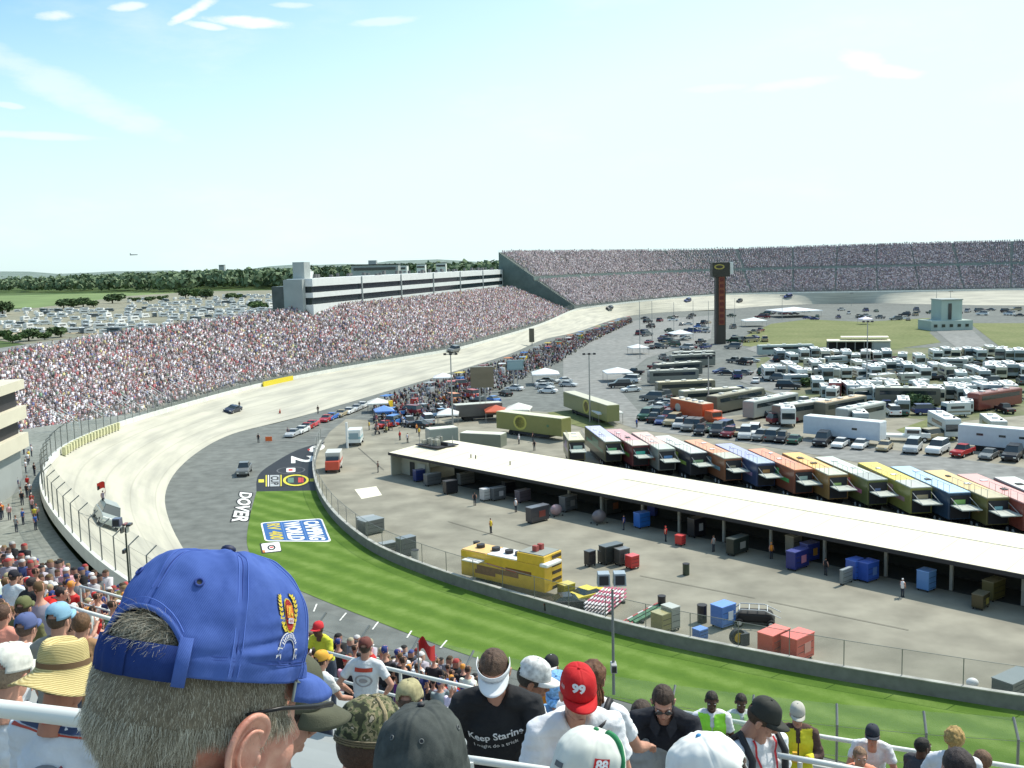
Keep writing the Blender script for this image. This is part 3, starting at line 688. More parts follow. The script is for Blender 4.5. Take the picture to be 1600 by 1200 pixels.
# --- generic vehicles
def wheels(par,xs,yw,r,wd=.24,name='wheel'):
    for x in xs:
        for s in (-1,1):
            w_=MB().cyl((x,s*yw-wd/2,r),(x,s*yw+wd/2,r),r,n=14).build(name,TYRE(),par)
            MB().cyl((x,s*(yw+wd/2+.005)-.01,r),(x,s*(yw+wd/2+.005)+.01,r),r*.55,n=10).build('rim',ALU(),w_)
def make_car(kind='sedan'):
    t=empty('parked_car'); P=PAINT()
    if kind=='sedan': L_,prof=4.7,[(-2.35,.35),(-2.35,.85),(-1.75,.98),(-.1,1.0),(1.0,.98),(2.2,.78),(2.35,.6),(2.35,.3)]; cab=[(-1.6,.97),(-1.0,1.42),(.25,1.43),(1.05,.97)]
    elif kind=='suv': L_,prof=4.8,[(-2.4,.4),(-2.4,1.05),(-2.2,1.12),(1.1,1.12),(2.25,.98),(2.4,.8),(2.4,.38)]; cab=[(-2.25,1.1),(-2.05,1.78),(.35,1.78),(1.15,1.1)]
    elif kind=='pickup': L_,prof=5.6,[(-2.8,.5),(-2.8,1.12),(-.9,1.12),(1.3,1.15),(2.6,1.05),(2.8,.85),(2.8,.45)]; cab=[(-.9,1.1),(-.75,1.8),(.6,1.8),(1.3,1.12)]
    else: L_,prof=4.9,[(-2.45,.22),(-2.45,.95),(-1.7,.98),(1.0,.88),(2.3,.62),(2.45,.25)]; cab=[(-1.5,.95),(-.85,1.27),(.2,1.27),(.95,.88)]
    def tap(pl,wd,top):
        zs=[p[1] for p in pl]; z0,z1=min(zs),max(zs); mb=MB(); n_=len(pl); vs=[]
        for s in (-1,1):
            for (x,z) in pl: vs.append((x,s*(wd*(1-top*(z-z0)/(z1-z0))),z))
        mb.add(vs,[tuple(range(n_)),tuple(range(2*n_-1,n_-1,-1))]+[(k,n_+k,n_+(k+1)%n_,(k+1)%n_) for k in range(n_)]); return mb
    tap(prof,.93,.05).build('body',P,t,bevel=.06)
    tap(cab,.84,.2).build('window',GLASS(),t,bevel=.03)
    zt=cab[1][1]; rx0,rx1=cab[1][0],cab[2][0]
    MB().box(((rx0+rx1)/2,0,zt+.012),(rx1-rx0+.06,1.34,.04)).build('roof',P,t)
    wheels(t,(-L_*.31,L_*.31),.82,.34)
    for s in (-1,1):
        MB().box((L_/2,s*.65,.68),(.06,.32,.14)).build('headlight',mat('headlight',(.8,.8,.75),rough=.1),t)
        MB().box((-L_/2,s*.68,.8),(.05,.24,.16)).build('taillight',mat('taillight',(.4,.02,.02),rough=.2),t)
    if kind=='pickup': MB().box((-1.85,0,1.13),(1.7,1.55,.03)).build('truck_bed',DARK(),t)
    return t
protos={k:make_car(k) for k in ('sedan','suv','pickup','racer')}
used={k:False for k in protos}
CN={'white':(.75,.76,.75),'silver':(.45,.47,.48),'black':(.02,.02,.025),'red':(.42,.02,.02),'dark blue':(.02,.04,.16),'grey':(.16,.17,.17),'dark green':(.02,.08,.05),'tan':(.4,.33,.2),'maroon':(.16,.02,.03),'orange':(.8,.2,.03),'yellow':(.75,.6,.03),'blue':(.04,.15,.5)}
def car(kind,loc,rz,colr,label,group,name='parked_car',z=0,cat='car',tilt=None):
    t=protos[kind] if not used[kind] else copy_tree(protos[kind]); 
    used[kind]=True; t.name=name; t.location=(loc[0],loc[1],z if tilt is None else loc[2]); t.rotation_euler=(0,0,rz)
    if tilt is not None: t.rotation_euler=tilt
    recolor(t,CN[colr] if isinstance(colr,str) else colr,('body','roof')); tag(t,label,cat,group); return t
# transporters beside the garage
def hauler(near_px,far_px,bodyc,roofc,deckc,label,gate=True,decal=None,ln=None,name='transporter',z=4.1,deck=True,group='race team transporters parked side by side behind the garage'):
    a=G(*near_px,z);b=G(*far_px,z); rz=yaw(a,b); Lh=ln or 15.0
    t=empty(name,(a.x,a.y,0),rz,label,'transporter',group)
    bd=MB().box((Lh/2,0,2.55),(Lh,2.6,3.0)).build('body',PAINT(),t,bevel=.05); _g=sum(bodyc)/3; bd.color=(*[(c_*.7+_g*.3)*.5 for c_ in bodyc],1)  # body colour dulled and darkened to paint in the shaded sides
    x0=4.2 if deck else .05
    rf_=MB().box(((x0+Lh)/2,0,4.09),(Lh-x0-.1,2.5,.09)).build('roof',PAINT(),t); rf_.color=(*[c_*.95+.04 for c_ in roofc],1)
    if deck:
        dk_=MB().box((2.1,0,4.1),(4.1,2.5,.1)).build('roof_deck',PAINT(),t); dk_.color=(*deckc,1)
        rl=MB()
        for s in (-1,1):
            for x in (.1,1.4,2.8,4.1): rl.cyl((x,s*1.2,4.15),(x,s*1.2,5.0),.025,n=5)
            rl.cyl((.1,s*1.2,5.0),(4.1,s*1.2,5.0),.025,n=5)
        rl.build('railing',METAL(),t)
    MB().box((-.04,0,2.5),(.08,2.2,2.6)).build('rear_door',DARK(),t)
    MB().box((Lh*.5,0,.75),(Lh*.55,2.3,.5)).build('skirt',DARK(),t)
    wheels(t,(1.9,3.1),1.1,.5,.4)
    for q_ in range(2): MB().box((Lh*(.45+.3*q_)+rng.uniform(-.5,.5),rng.uniform(-.5,.5),4.17),(rng.uniform(.5,.9),rng.uniform(.4,.8),.12)).build('roof_hatch',WHITE() if rng.random()<.6 else DARK(),t)
    q_=MB().box((-.1,rng.uniform(-.2,.2),2.9),(.03,rng.uniform(.7,1.5),rng.uniform(.4,.9))).build('rear_emblem',PAINT(),t); q_.color=(*[rng.uniform(.05,.6) for _ in range(3)],1)
    st=MB()
    for s in (-1,1): st.box((Lh*.5,s*1.305,2.4),(Lh*.8,.01,.5)); st.box((Lh*.45,s*1.31,3.1),(Lh*.3,.012,.8))
    sm=st.build('side_stripe',PAINT(),t); sm.color=(*(decal or (.6,.6,.55)),1)
    if gate:
        g_=MB().box((-1.5,0,2.75),(2.6,2.3,.12)).build('lift_gate',mat('gate_aluminium',(.5,.52,.46),rough=.5,var=.1),t)
        for s in (-1,1): MB().cyl((0,s*1.1,3.6),(-2.4,s*1.1,2.8),.04,n=6).build('gate_arm',METAL(),g_)
    return t
w_=(.75,.74,.7)
HL=[((901,688),(882,660),(.35,.3,.1),(.75,.66,.42),(.72,.64,.42),'short cream roofed transporter standing alone at the left end of the row',7.5),
 ((958,690),(930,669),(.28,.26,.1),(.52,.5,.75),(.66,.66,.6),'lavender roofed transporter with an olive body, second in the row',None),
 ((1001,696),(960,672),(.42,.03,.04),(.72,.33,.33),(.72,.62,.5),'dusty pink roofed transporter with a dark red body',None),
 ((1042,702),(1003,678),(.5,.5,.42),(.8,.5,.42),(.6,.62,.52),'salmon roofed transporter with a cream white rear end',None),
 ((1092,708),(1048,688),(.06,.07,.1),(.7,.68,.6),(.62,.6,.55),'white roofed transporter with a dark rear end and gate',None),
 ((1146,716),(1090,691),(.7,.2,.03),(.85,.33,.13),(.6,.58,.45),'orange roofed transporter with a white front section',None),
 ((1197,724),(1142,699),(.05,.12,.35),(.42,.42,.68),(.45,.5,.6),'lavender blue roofed transporter beside the orange one',None),
 ((1256,734),(1185,703),(.65,.13,.02),(.85,.28,.12),(.8,.3,.12),'red orange roofed transporter with a bright orange rear corner',None),
 ((1310,742),(1235,707),(.8,.38,.02),(.9,.5,.08),(.62,.6,.45),'amber orange roofed transporter with a white gate lowered',None),
 ((1372,750),(1285,713),(.3,.35,.05),(.68,.74,.62),(.45,.46,.42),'pale green white roofed transporter with a speckled rear deck',None),
 ((1440,762),(1345,718),(.62,.6,.02),(.92,.68,.04),(.55,.55,.48),'bright yellow roofed transporter with a lemon green body',None),
 ((1500,770),(1400,726),(.03,.13,.28),(.45,.66,.85),(.5,.68,.85),'light blue roofed transporter with a navy body',None),
 ((1560,778),(1440,727),(.35,.3,.03),(.75,.52,.17),(.6,.5,.3),'golden roofed transporter with mottled roof panels',None),
 ((1618,786),(1490,732),(.65,.08,.02),(.85,.38,.33),(.8,.4,.35),'pink red roofed transporter near the right edge',None),
 ((1680,792),(1545,735),(.5,.5,.48),(.74,.73,.66),(.7,.68,.6),'cream white roofed transporter at the right edge of the row',None)]
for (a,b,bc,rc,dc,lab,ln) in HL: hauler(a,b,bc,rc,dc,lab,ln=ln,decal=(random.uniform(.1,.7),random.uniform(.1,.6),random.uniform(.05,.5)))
# trailers with a big round emblem (yellow green)
def trailer(a_px,b_px,z,bodyc,roofc,label,name='trailer',emblem=None,cat='trailer',wd=2.6,wh=True,cab=None):
    a=G(*a_px,z);b=G(*b_px,z); rz=yaw(a,b); Lh=(b-a).length
    t=empty(name,(a.x,a.y,0),rz,label,cat)
    q=MB().box((Lh/2,wd/2,(z+.9)/2),(Lh,wd,z-.9)).build('body',PAINT(),t,bevel=.06); q.color=(*bodyc,1)
    q=MB().box((Lh/2,wd/2,z+.03),(Lh-.15,wd-.15,.1)).build('roof',PAINT(),t); q.color=(*roofc,1)
    MB().box((Lh/2,wd/2,.65),(Lh*.6,wd-.3,.5)).build('skirt',DARK(),t)
    for x in (Lh*.22,Lh*.31):
        for y in (.25,wd-.25): MB().cyl((x,y-.15,.48),(x,y+.15,.48),.48,n=14).build('wheel',TYRE(),t)
    if emblem:
        for (x,r_,c_) in emblem:
            mb=MB(); mb.prism([(Lh*x+r_*1.2*math.cos(k*math.pi/10),(z+1)/2+r_*math.sin(k*math.pi/10)) for k in range(20)],'y',-.03,-.012); q=mb.build('emblem',PAINT(),t); q.color=(*c_,1)
    return t,Lh
ol=(.25,.245,.075)
trailer((775,643),(877,655),4.0,ol,(.75,.7,.45),'olive yellow display trailer with a dark oval emblem behind the garage',emblem=[(.38,1.35,(.55,.5,.1)),(.38,1.0,(.12,.11,.06)),(.8,.25,(.1,.2,.1))])
trailer((880,612),(948,634),4.0,(.22,.23,.09),(.6,.55,.38),'dark olive display trailer parked diagonally beyond the grass island',emblem=[(.55,1.4,(.5,.45,.08)),(.55,1.0,(.16,.1,.06))])
trailer((718,677),(782,680),3.0,(.2,.22,.17),(.8,.77,.62),'low cream roofed trailer right behind the left end of the garage roof')
trailer((671,672),(716,668),3.2,(.3,.33,.3),(.78,.74,.6),'cream roofed office cabin with grey green walls behind the garage',name='office_cabin',cat='cabin')
trailer((712,634),(785,629),3.3,(.09,.09,.09),(.6,.58,.48),'long dark trailer with a pale roof edge in the crowded pit area')
t,Lh=trailer((1255,650),(1375,661),3.9,(.68,.72,.76),(.78,.8,.76),'long white box trailer parked beside the infield road')
MB().box((Lh*.68,-.02,2.5),(.9,.03,.35)).build('window',GLASS(),t)
t,Lh=trailer((1497,664),(1640,676),3.9,(.62,.66,.70),(.75,.77,.74),'white box trailer with small dark windows cut off by the right edge')
for x in (.25,.5,.72): MB().box((Lh*x,-.02,2.7),(1.0,.03,.35)).build('window',GLASS(),t)
# orange transporter with its truck
t,Lh=trailer((1047,622),(1097,632),4.0,(.62,.11,.04),(.75,.6,.42),'bright orange transporter with its truck on the infield road',name='orange_transporter',cat='transporter',emblem=[(.25,.8,(.55,.5,.42))])
q=MB().box((Lh+1.7,1.3,1.75),(2.6,2.4,2.4),tx=.85).box((Lh+3.6,1.3,1.2),(1.6,2.2,1.2)).build('cab',PAINT(),t,bevel=.08); q.color=(.65,.12,.04,1)
MB().box((Lh+2.85,1.3,2.3),(.08,2.1,.8)).build('windshield',GLASS(),q)
ac_=MB()
for k in range(4): ac_.box((Lh*(.2+.2*k),1.3,4.25),(.8,.8,.3))
ac_.build('roof_vent',WHITE(),t)
# yellow two level display trailer inside the barrier
a=G(704,866,3.3);b=G(836,894,3.3); a.z=0;b.z=0; _o=Vector((.9,1.5,0)); a+=_o; b+=_o
yt=empty('yellow_trailer',(a.x,a.y,0),yaw(a,b),'bright yellow trailer with a raised rear cabin behind the barrier','trailer'); Ly=(b-a).length
ym=mat('yellow_paint',(.72,.46,.04),rough=.4,var=.1,vs=1.5,coat=.3); h1=3.3
MB().box((Ly/2,1.4,(h1+.8)/2),(Ly,2.8,h1-.8)).build('body',ym,yt,bevel=.06)
MB().box((Ly*.16,1.4,h1+.04),(Ly*.3,2.6,.09)).build('roof',mat('roof_orange',(.8,.5,.2),rough=.5),yt)
MB().box((Ly*.5,1.4,h1+.04),(Ly*.36,2.6,.09)).build('roof',WHITE(),yt)
MB().box((Ly*.84,1.4,h1+.45),(Ly*.31,2.8,.9)).build('upper_cabin',ym,yt,bevel=.05)
MB().box((Ly*.84,1.4,h1+.93),(Ly*.28,2.5,.08)).build('roof_deck',mat('deck_grey',(.28,.3,.27),rough=.8),yt)
for x in (.13,.32,.48,.6):
    v=MB().cyl((Ly*x,1.5,h1+.08),(Ly*x,1.5,h1+.4),.42,n=14).build('roof_vent',DARK(),yt)
MB().box((Ly*.2,-.55,h1-.6),(Ly*.2,1.0,.10)).build('awning',WHITE(),yt)
MB().box((Ly+.05,.9,h1+.15),(.9,2.4,.35)).build('rear_awning',WHITE(),yt,bevel=.12)
st=MB()
for k,(x,z0,w2,h2) in enumerate([(.45,1.9,.5,.5),(.7,2.3,.3,.4),(.3,1.5,.25,.4)]): st.box((Ly*x,-.012,z0),(Ly*w2,.02,h2))
st.build('side_panel',mat('brown_panel',(.22,.1,.04),rough=.5,var=.3,vs=2),yt)
st=MB().box((Ly*.5,-.03,2.35),(Ly*.35,.02,.12),rot=Matrix.Rotation(R(4),3,'Y')); st.build('red_stripe',mat('red_stripe',(.5,.06,.03)),yt)
st=MB()
for z in (1.0,1.7,2.4,3.1,3.9): st.box((Ly+.03,1.9,z),(.04,1.4,.3))
st.build('rear_lettering_panel',mat('black_panel',(.05,.04,.03)),yt)
for x in (2.2,3.4):
    for y in (.25,2.55): MB().cyl((x,y-.17,.48),(x,y+.17,.48),.48,n=14).build('wheel',TYRE(),yt)
for s in (0,1): MB().box((Ly*.83,1.0+s*.8,h1+1.2),(.5,.4,.6)).build('deck_chair',mat('deck_chair',(.35,.08,.07)),yt)
# --- motorhomes
def make_rv():
    t=empty('motorhome'); 
    q=MB().box((0,0,1.95),(9,2.5,2.7)).build('body',PAINT(),t,bevel=.15)
    q=MB().box((0,0,3.33),(8.8,2.4,.08)).build('roof',WHITE(),t)
    MB().box((4.52,0,2.0),(.05,2.2,1.1)).build('windshield',GLASS(),t)
    for s in (-1,1):
        MB().box((.5,s*1.255,2.3),(5,.02,.6)).build('side_window',GLASS(),t)
        MB().box((0,s*1.26,1.35),(8.4,.015,.35)).build('side_stripe',mat('rv_stripe',(.25,.22,.16)),t)
    for x in (-2.5,1.2): MB().box((x,0,3.5),(1.0,.8,.3)).build('air_conditioner',mat('ac_white',(.7,.7,.66)),t,bevel=.06)
    MB().cyl((3,.6,3.36),(3,.6,3.6),.2,n=10).build('roof_vent',DARK(),t)
    wheels(t,(-2.6,3),1.05,.42)
    return t
rv0=make_rv(); rvused=False
RVS=[]
def rv(px,py,to=None,colr=(.5,.55,.54),sc_=(1,1,1),lab=None,group='motorhomes parked in rows on the infield campground',rzj=None):
    global rvused
    t=rv0 if not rvused else copy_tree(rv0); rvused=True
    p=G(px,py,3.4*sc_[2]); base=math.atan2(-p.y,-p.x)
    t.location=(p.x,p.y,.05); t.rotation_euler=(0,0,base+(rng.normal(.12,.1) if rzj is None else rzj)); t.scale=sc_
    recolor(t,colr,('body',)); tag(t,lab,'motorhome',group); RVS.append(t); return t
rows_rv={'back':[(1218,546),(1256,545),(1289,546),(1322,547),(1353,547),(1385,546),(1462,546),(1495,545),(1530,545),(1565,543),(1592,545)],
 'second':[(1200,572),(1232,566),(1246,574),(1274,564),(1290,572),(1318,572),(1341,563),(1362,570),(1388,563),(1418,567),(1441,572),(1480,570),(1522,572),(1548,568),(1578,566),(1600,570)],
 'third':[(1277,590),(1305,595),(1328,598),(1352,598),(1394,598),(1440,600),(1486,600),(1518,612),(1536,598),(1575,598)],
 'front':[(1475,648),(1552,652),(1340,640),(1230,634)]}
bodies=[((.50,.55,.54),'grey green'),((.68,.70,.67),'white'),((.42,.44,.40),'olive grey'),((.62,.58,.46),'cream'),((.30,.36,.38),'slate'),((.24,.05,.05),'dark red')]
for rn,lst in rows_rv.items():
    for i,(x,y) in enumerate(lst):
        c_,cn=bodies[(i*7+len(rn))%5] if not (rn=='third' and i==1) else bodies[5]
        side='left' if x<1330 else ('middle' if x<1470 else 'right')
        s_=rng.uniform(.88,1.1)
        rv(x,y,colr=c_,sc_=(s_*rng.uniform(.8,1.05),1.05,rng.uniform(.92,1.1)),lab=f'{cn} motorhome with white roof in the {rn} row, {side} part of the campground')
ex=0
for rn,lst in list(rows_rv.items())[:3]:
    for i in range(len(lst)-1):
        (x0,y0),(x1,y1)=lst[i],lst[i+1]
        if x1-x0>24:
            for u in ((.5,) if x1-x0<50 else (.33,.66)):
                c_,cn=bodies[(i*3+ex)%5]; x=x0+(x1-x0)*u; side='left' if x<1330 else ('middle' if x<1470 else 'right'); ex+=1
                s_=rng.uniform(.75,1.0); rv(x,(y0+y1)/2+rng.uniform(-4,9),colr=c_,sc_=(s_*.85,1.0,rng.uniform(.85,1.0)),lab=f'{cn} motorhome squeezed between others of the {rn} row, {side} part of the campground')
for i in range(26):
    x=rng.uniform(1195,1600); y=rng.uniform(556,632); c_,cn=bodies[i%5]; side='left' if x<1330 else ('middle' if x<1470 else 'right')
    rv(x,y,colr=c_,sc_=(rng.uniform(.5,.8),.9,rng.uniform(.75,.95)),rzj=rng.uniform(-1.8,1.8),lab=f'short {cn} camper turned across the rows, {side} part of the campground')
# big coaches broadside
def coach(a_px,b_px,z,bodyc,roofc,label,group='long touring coaches on the infield'):
    a=G(*a_px,z);b=G(*b_px,z);rz=yaw(a,b);Lh=(b-a).length
    t=empty('touring_coach',(a.x,a.y,0),rz,label,'coach',group)
    q=MB().box((Lh/2,1.3,z/2+.2),(Lh,2.6,z-.4)).build('body',PAINT(),t,bevel=.15); q.color=(*bodyc,1)
    q=MB().box((Lh/2,1.3,z+.03),(Lh-.5,2.3,.08)).build('roof',PAINT(),t); q.color=(*roofc,1)
    MB().box((Lh/2,-.01,z-.95),(Lh*.86,.03,.8)).build('side_window',GLASS(),t); MB().box((Lh+.01,1.3,z-1.2),(.03,2.2,1.3)).build('windshield',GLASS(),t)
    for k in range(3): MB().box((Lh*(.2+.28*k),1.3,z+.2),(1.0,.9,.28)).build('air_conditioner',mat('ac_white'),t,bevel=.05)
    for x in (Lh*.2,Lh*.28,Lh*.8): MB().cyl((x,.05,.5),(x,.4,.5),.5,n=12).build('wheel',TYRE(),t)
    return t
dkb=(.10,.11,.10)
coach((1053,551),(1118,549),3.7,dkb,(.72,.70,.6),'dark coach with pale roof, farthest of four parked in a stack')
coach((1050,556),(1118,553),3.7,(.16,.17,.15),(.45,.44,.36),'dark coach with a dull roof, second from the back of the stack')
coach((1027,570),(1098,565),3.7,dkb,(.72,.68,.55),'black coach with a cream roof edge, third from the back of the stack')
coach((1015,580),(1092,577),3.6,(.2,.21,.19),(.55,.52,.42),'olive grey coach with speckled roof, nearest of the stack')
coach((1028,598),(1118,594),3.6,(.2,.18,.12),(.78,.66,.42),'brown coach with a bright cream roof behind the orange transporter')
coach((1068,612),(1160,606),3.6,(.28,.27,.2),(.82,.76,.58),'tan coach with a row of roof vents right of the orange transporter')
coach((1120,620),(1195,606),3.7,(.15,.14,.1),(.5,.45,.32),'dark brown coach with a plain side facing the road')
coach((1178,628),(1248,614),3.6,(.32,.34,.32),(.75,.75,.68),'grey coach with a pale roof edge beyond the road')
coach((1222,635),(1300,624),3.6,(.2,.19,.16),(.8,.8,.72),'dark coach with lumpy white roof boxes near the white trailer')
coach((1290,630),(1355,618),3.6,(.18,.17,.13),(.72,.5,.28),'brown coach with a tan orange roof among the motorhomes')
coach((1325,640),(1385,628),3.6,(.36,.38,.36),(.72,.74,.68),'grey coach with white roof just above the white box trailer')
coach((1368,606),(1470,607),3.7,(.16,.15,.12),(.76,.74,.62),'long dark coach with a thin white roof line between campground rows')
coach((1530,616),(1598,606),3.6,(.2,.05,.04),(.35,.13,.1),'dark red coach with a maroon roof at the right of the campground')
coach((1185,540),(1272,538),3.4,(.35,.42,.40),(.72,.75,.68),'pale green long trailer coach at the back of the campground')
# white truck on the road
wt=empty('white_truck',G(1376,688,0),yaw(G(1376,688,0),G(1436,690,0)),'white crew cab truck with a flat bed on the infield road','truck')
q=MB().box((2.2,0,.95),(4.4,2.2,.4)).build('flat_bed',PAINT(),wt); q.color=(.7,.72,.7,1)
q=MB().box((5.0,0,1.5),(2.6,2.1,1.5),tx=.92).box((6.9,0,1.15),(1.6,2.0,.8)).build('cab',PAINT(),wt,bevel=.08); q.color=(.74,.76,.74,1)
MB().box((5.0,-1.04,1.75),(1.9,.04,.55)).build('side_window',GLASS(),wt); MB().box((6.22,0,1.8),(.1,1.8,.6)).build('windshield',GLASS(),wt); wheels(wt,(1.0,6.8),.95,.45)
# ============================================================ TRACK CARS, PIT, CARTS, POLES, TREES, LOT, PAINT
from mathutils.bvhtree import BVHTree
_bv=BVHTree.FromPolygons([v.co.copy() for v in to.data.vertices],[tuple(p.vertices) for p in to.data.polygons])
def on_track(px,py):
    d=(fw*F+rt*(px-800)-up*(py-600)).normalized(); h=_bv.ray_cast(Vector((0,0,H)),d)
    if h[0] is None: g=G(px,py,0); return g,Vector((0,0,1))
    nn=h[1]; 
    if nn.z<0: nn=-nn
    return h[0],nn
def place_on(px,py,px2,py2):
    a,nn=on_track(px,py); b,_=on_track(px2,py2); x=(b-a); x=(x-nn*x.dot(nn)).normalized(); y=nn.cross(x)
    return a,Matrix((x,y,nn)).transposed().to_euler()
# --- simple standing person used far away (one small mesh, several materials)
def far_person(loc,colr,label,name='person',sc_=1.0,rz=0,group=None,pants='dark_pants',raised=False,hat=None):
    mb=MB()
    for s in (-1,1):
        mb.tube([(s*.1,0,0),(s*.1,0.02,.45),(s*.09,0,.86)],[.055,.065,.09],7,1); mb.ell((s*.1,.06,.04),(.05,.12,.045),8,5,1)
        if raised and s>0: mb.tube([(s*.19,0,1.4),(s*.33,.05,1.62),(s*.3,.1,1.9)],[.055,.045,.035],6,2)
        else: mb.tube([(s*.19,0,1.42),(s*.26,.02,1.12),(s*.24,.12,.88)],[.06,.05,.035],6,2)
    mb.tube([(0,0,.84),(0,0,1.0),(0,.01,1.25),(0,0,1.44),(0,0,1.5)],[.15,.155,.185,.15,.06],10,0)
    mb.ell((0,.01,1.64),(.078,.095,.115),10,8,2); mb.ell((0,-.01,1.69),(.086,.10,.085),10,6,3)
    key=('fp',colr,hat)
    o=mb.build(name,[mat('shirt_%s_%s_%s'%colr,colr,rough=.9,var=.1,vs=6),mat(pants,(.04,.045,.06),rough=.9),SKIN(),mat('hat_%s'%(str(hat)),hat or (.06,.04,.025),rough=.9)],smooth=True)
    o.location=loc; o.rotation_euler=(0,0,rz); o.scale=(sc_,)*3; tag(o,label,'person',group); return o
RED=(.55,.03,.03);WHT=(.78,.78,.8);BLK=(.02,.02,.025);BLU=(.05,.12,.4);YEL=(.75,.55,.04);ORG=(.75,.25,.03)
# --- cars on the banked track
pc,_e=place_on(163,818,185,850); car('suv',pc,0,(.36,.40,.38),'silver green parade truck with a flag waving person in the back, on the banked turn','vehicles driving round the track',name='parade_truck',cat='truck',tilt=_e); bpy.data.objects['parade_truck'].scale=(1.2,1.2,1.2)
pp=pc+Vector((-.6,1.6,1.7)); far_person(pp,(.3,.25,.3),'person standing up in the back of the silver green parade truck',raised=True,hat=BLK,sc_=.9)
def flag(px,py,base,h,w_,hh,colr,label,two=None,lean=(0,0)):
    t=empty('flag',base,0,label,'flag'); MB().cyl((0,0,0),(lean[0],lean[1],h),.02,n=6).build('pole',METAL(),t)
    mb=MB(); K=10
    for i in range(K+1):
        u=i/K; x=lean[0]+u*w_; y=lean[1]+.12*math.sin(u*7); mb.v+=[(x,y,h-hh*(1-u*.0)+.1*math.sin(u*5)+u*(-.1)),(x,y,h-hh*.5+.1*math.sin(u*5)),(x,y,h+.1*math.sin(u*5))]
    for i in range(K):
        for e in (0,1): mb.f.append([i*3+e,i*3+3+e,i*3+4+e,i*3+1+e]); mb.mi.append(1 if (two and e==0 and i>K//2) else 0)
    mb.build('cloth',[mat('flagcloth%s'%str(colr),colr,rough=.8),mat('flagcloth2%s'%str(two),two or colr,rough=.8)],t,smooth=True); return t
flag(0,0,pp+Vector((.3,0,.9)),1.6,-.9,.7,(.5,.03,.02),'small red flag held up above the silver green parade truck',(.03,.02,.02))
q,_e=place_on(363,643,345,648); car('racer',q,0,(.02,.025,.05),'dark blue open parade car near the top of the banked turn','vehicles driving round the track',name='parade_car',tilt=_e)
far_person(q+Vector((1.1,1.5,.5)),BLK,'person in black sitting up on the dark blue parade car',sc_=.8)
q,_e=place_on(382,738,374,752); car('pickup',G(382,740),_e.z,'grey','grey pickup driving on the asphalt apron beside the lettering','vehicles driving round the track',name='apron_pickup',cat='truck')
for (px,py,k,c_,lab) in [(708,550,'suv','grey','dark pickup far down the concrete straight'),(951,483,'suv','black','small dark truck on the entry of the far turn'),(1074,471,'suv','dark blue','blue grey truck in the far turn left of the tall tower'),(1231,464,'suv','dark blue','dark truck in the far turn right of the tall tower'),(1155,472,'suv','black','dark truck just right of the tall tower on the far turn')]:
    q,_e=place_on(px,py,px-14,py+3); car(k,q,0,c_,lab,'vehicles driving round the track',name='track_truck',cat='truck',tilt=_e)
# race cars and people lined up at pit entrance
for i,(px,py,c_,cn) in enumerate([(458,681,'silver','silver'),(471,676,'white','white'),(479,671,'red','deep red'),(487,667,(.6,.08,.1),'bright red'),(510,658,'red','red and low'),(518,655,'blue','blue'),(533,650,'tan','brownish'),(545,646,'white','white second'),(557,641,'silver','pale grey'),(566,637,'white','white rear')]):
    a=G(px,py); b=G(px-12,py+5.4); car('racer',a,yaw(a,b),c_,f'{cn} race car, number {["one","two","three","four","five","six","seven","eight","nine","ten"][i]} back from the front of the pit entrance queue','race cars queued at the pit entrance',name='race_car')
for px,py,c_,lab in [(404,692,BLK,'person in dark clothes by the orange flag on the apron'),(450,682,(.12,.12,.14),'person in grey beside the first queued race car'),(438,652,RED,'crew member in red near the concrete edge by the queue'),(497,646,BLK,'person in black behind the queued red race car'),(577,672,YEL,'person in yellow near the pit road fence'),(608,672,RED,'crew member in red standing on open paving'),(625,688,RED,'crew member in dark red left of the garage end'),(637,692,WHT,'person in white by the garage end'),(651,676,ORG,'crew member in orange near parked cars by the cabin'),(655,682,YEL,'person in yellow vest beside the office cabin'),
    (767,833,YEL,'crew member in yellow crossing the open paving'),(591,738,(.1,.12,.12),'lone person in grey left of the garage wall'),(835,704,BLK,'person in black behind the garage roof edge'),(811,694,WHT,'person in white behind the garage roof, left'),(1222,1009-160,BLK,'x'),(833,690,BLK,'person in black shirt standing behind the garage roof'),(995,668,BLU,'person in blue walking on the infield road'),(1236,885,BLK,'mechanic in black beside the navy tool carts'),(1415,795,WHT,'person in white at the back of the yellow roofed transporter'),(1535,815,WHT,'person in white behind the garage near the right edge'),(928,694,RED,'x')]:
    if lab=='x': continue
    far_person(G(px,py),c_,lab,rz=rng.uniform(0,6),hat=None if rng.random()<.5 else c_)
fl=empty('safety_cone',G(420,690),0,'orange warning flag board standing on the apron by the pit entrance','marker'); MB().box((0,0,.5),(1.2,.1,.8)).build('board',mat('orange_board',(.8,.16,.04)),fl); MB().cyl((0,0,0),(0,0,.3),.04,n=6).build('post',METAL(),fl)
# --- pit lane: war wagons, carts, awnings, crowd
pa=[G(*p) for p in [(585,634),(700,594),(790,567),(860,540),(920,522),(985,500)]]; pb=[G(*p) for p in [(590,680),(720,640),(800,600),(860,575),(925,535),(990,503)]]
pa=spline(pa,3); pb=spline(pb,3)
def pit(t,u): a=pa[int(t*(len(pa)-1))]; b=pb[int(t*(len(pb)-1))]; return a.lerp(b,u)
P=[];A_=[]
for k in range(2600):
    t=rng.random()**1.15; u=rng.random(); p=pit(t,u); P.append((p.x,p.y,.45)); A_.append(rng.uniform(0,6))
mass_people('pit_crowd',P,A_,'crowd of crews and guests milling along the pit lane',1.05,.9,dim=.6,sat=.8)
pcc=[('red',(.5,.04,.03)),('blue',(.05,.2,.55)),('white',(.75,.75,.75)),('yellow',(.75,.55,.04)),('black',(.02,.02,.02)),('orange',(.75,.22,.03)),('green',(.05,.2,.1)),('silver',(.4,.42,.44)),('pale blue',(.25,.4,.6)),('maroon',(.2,.02,.03))]
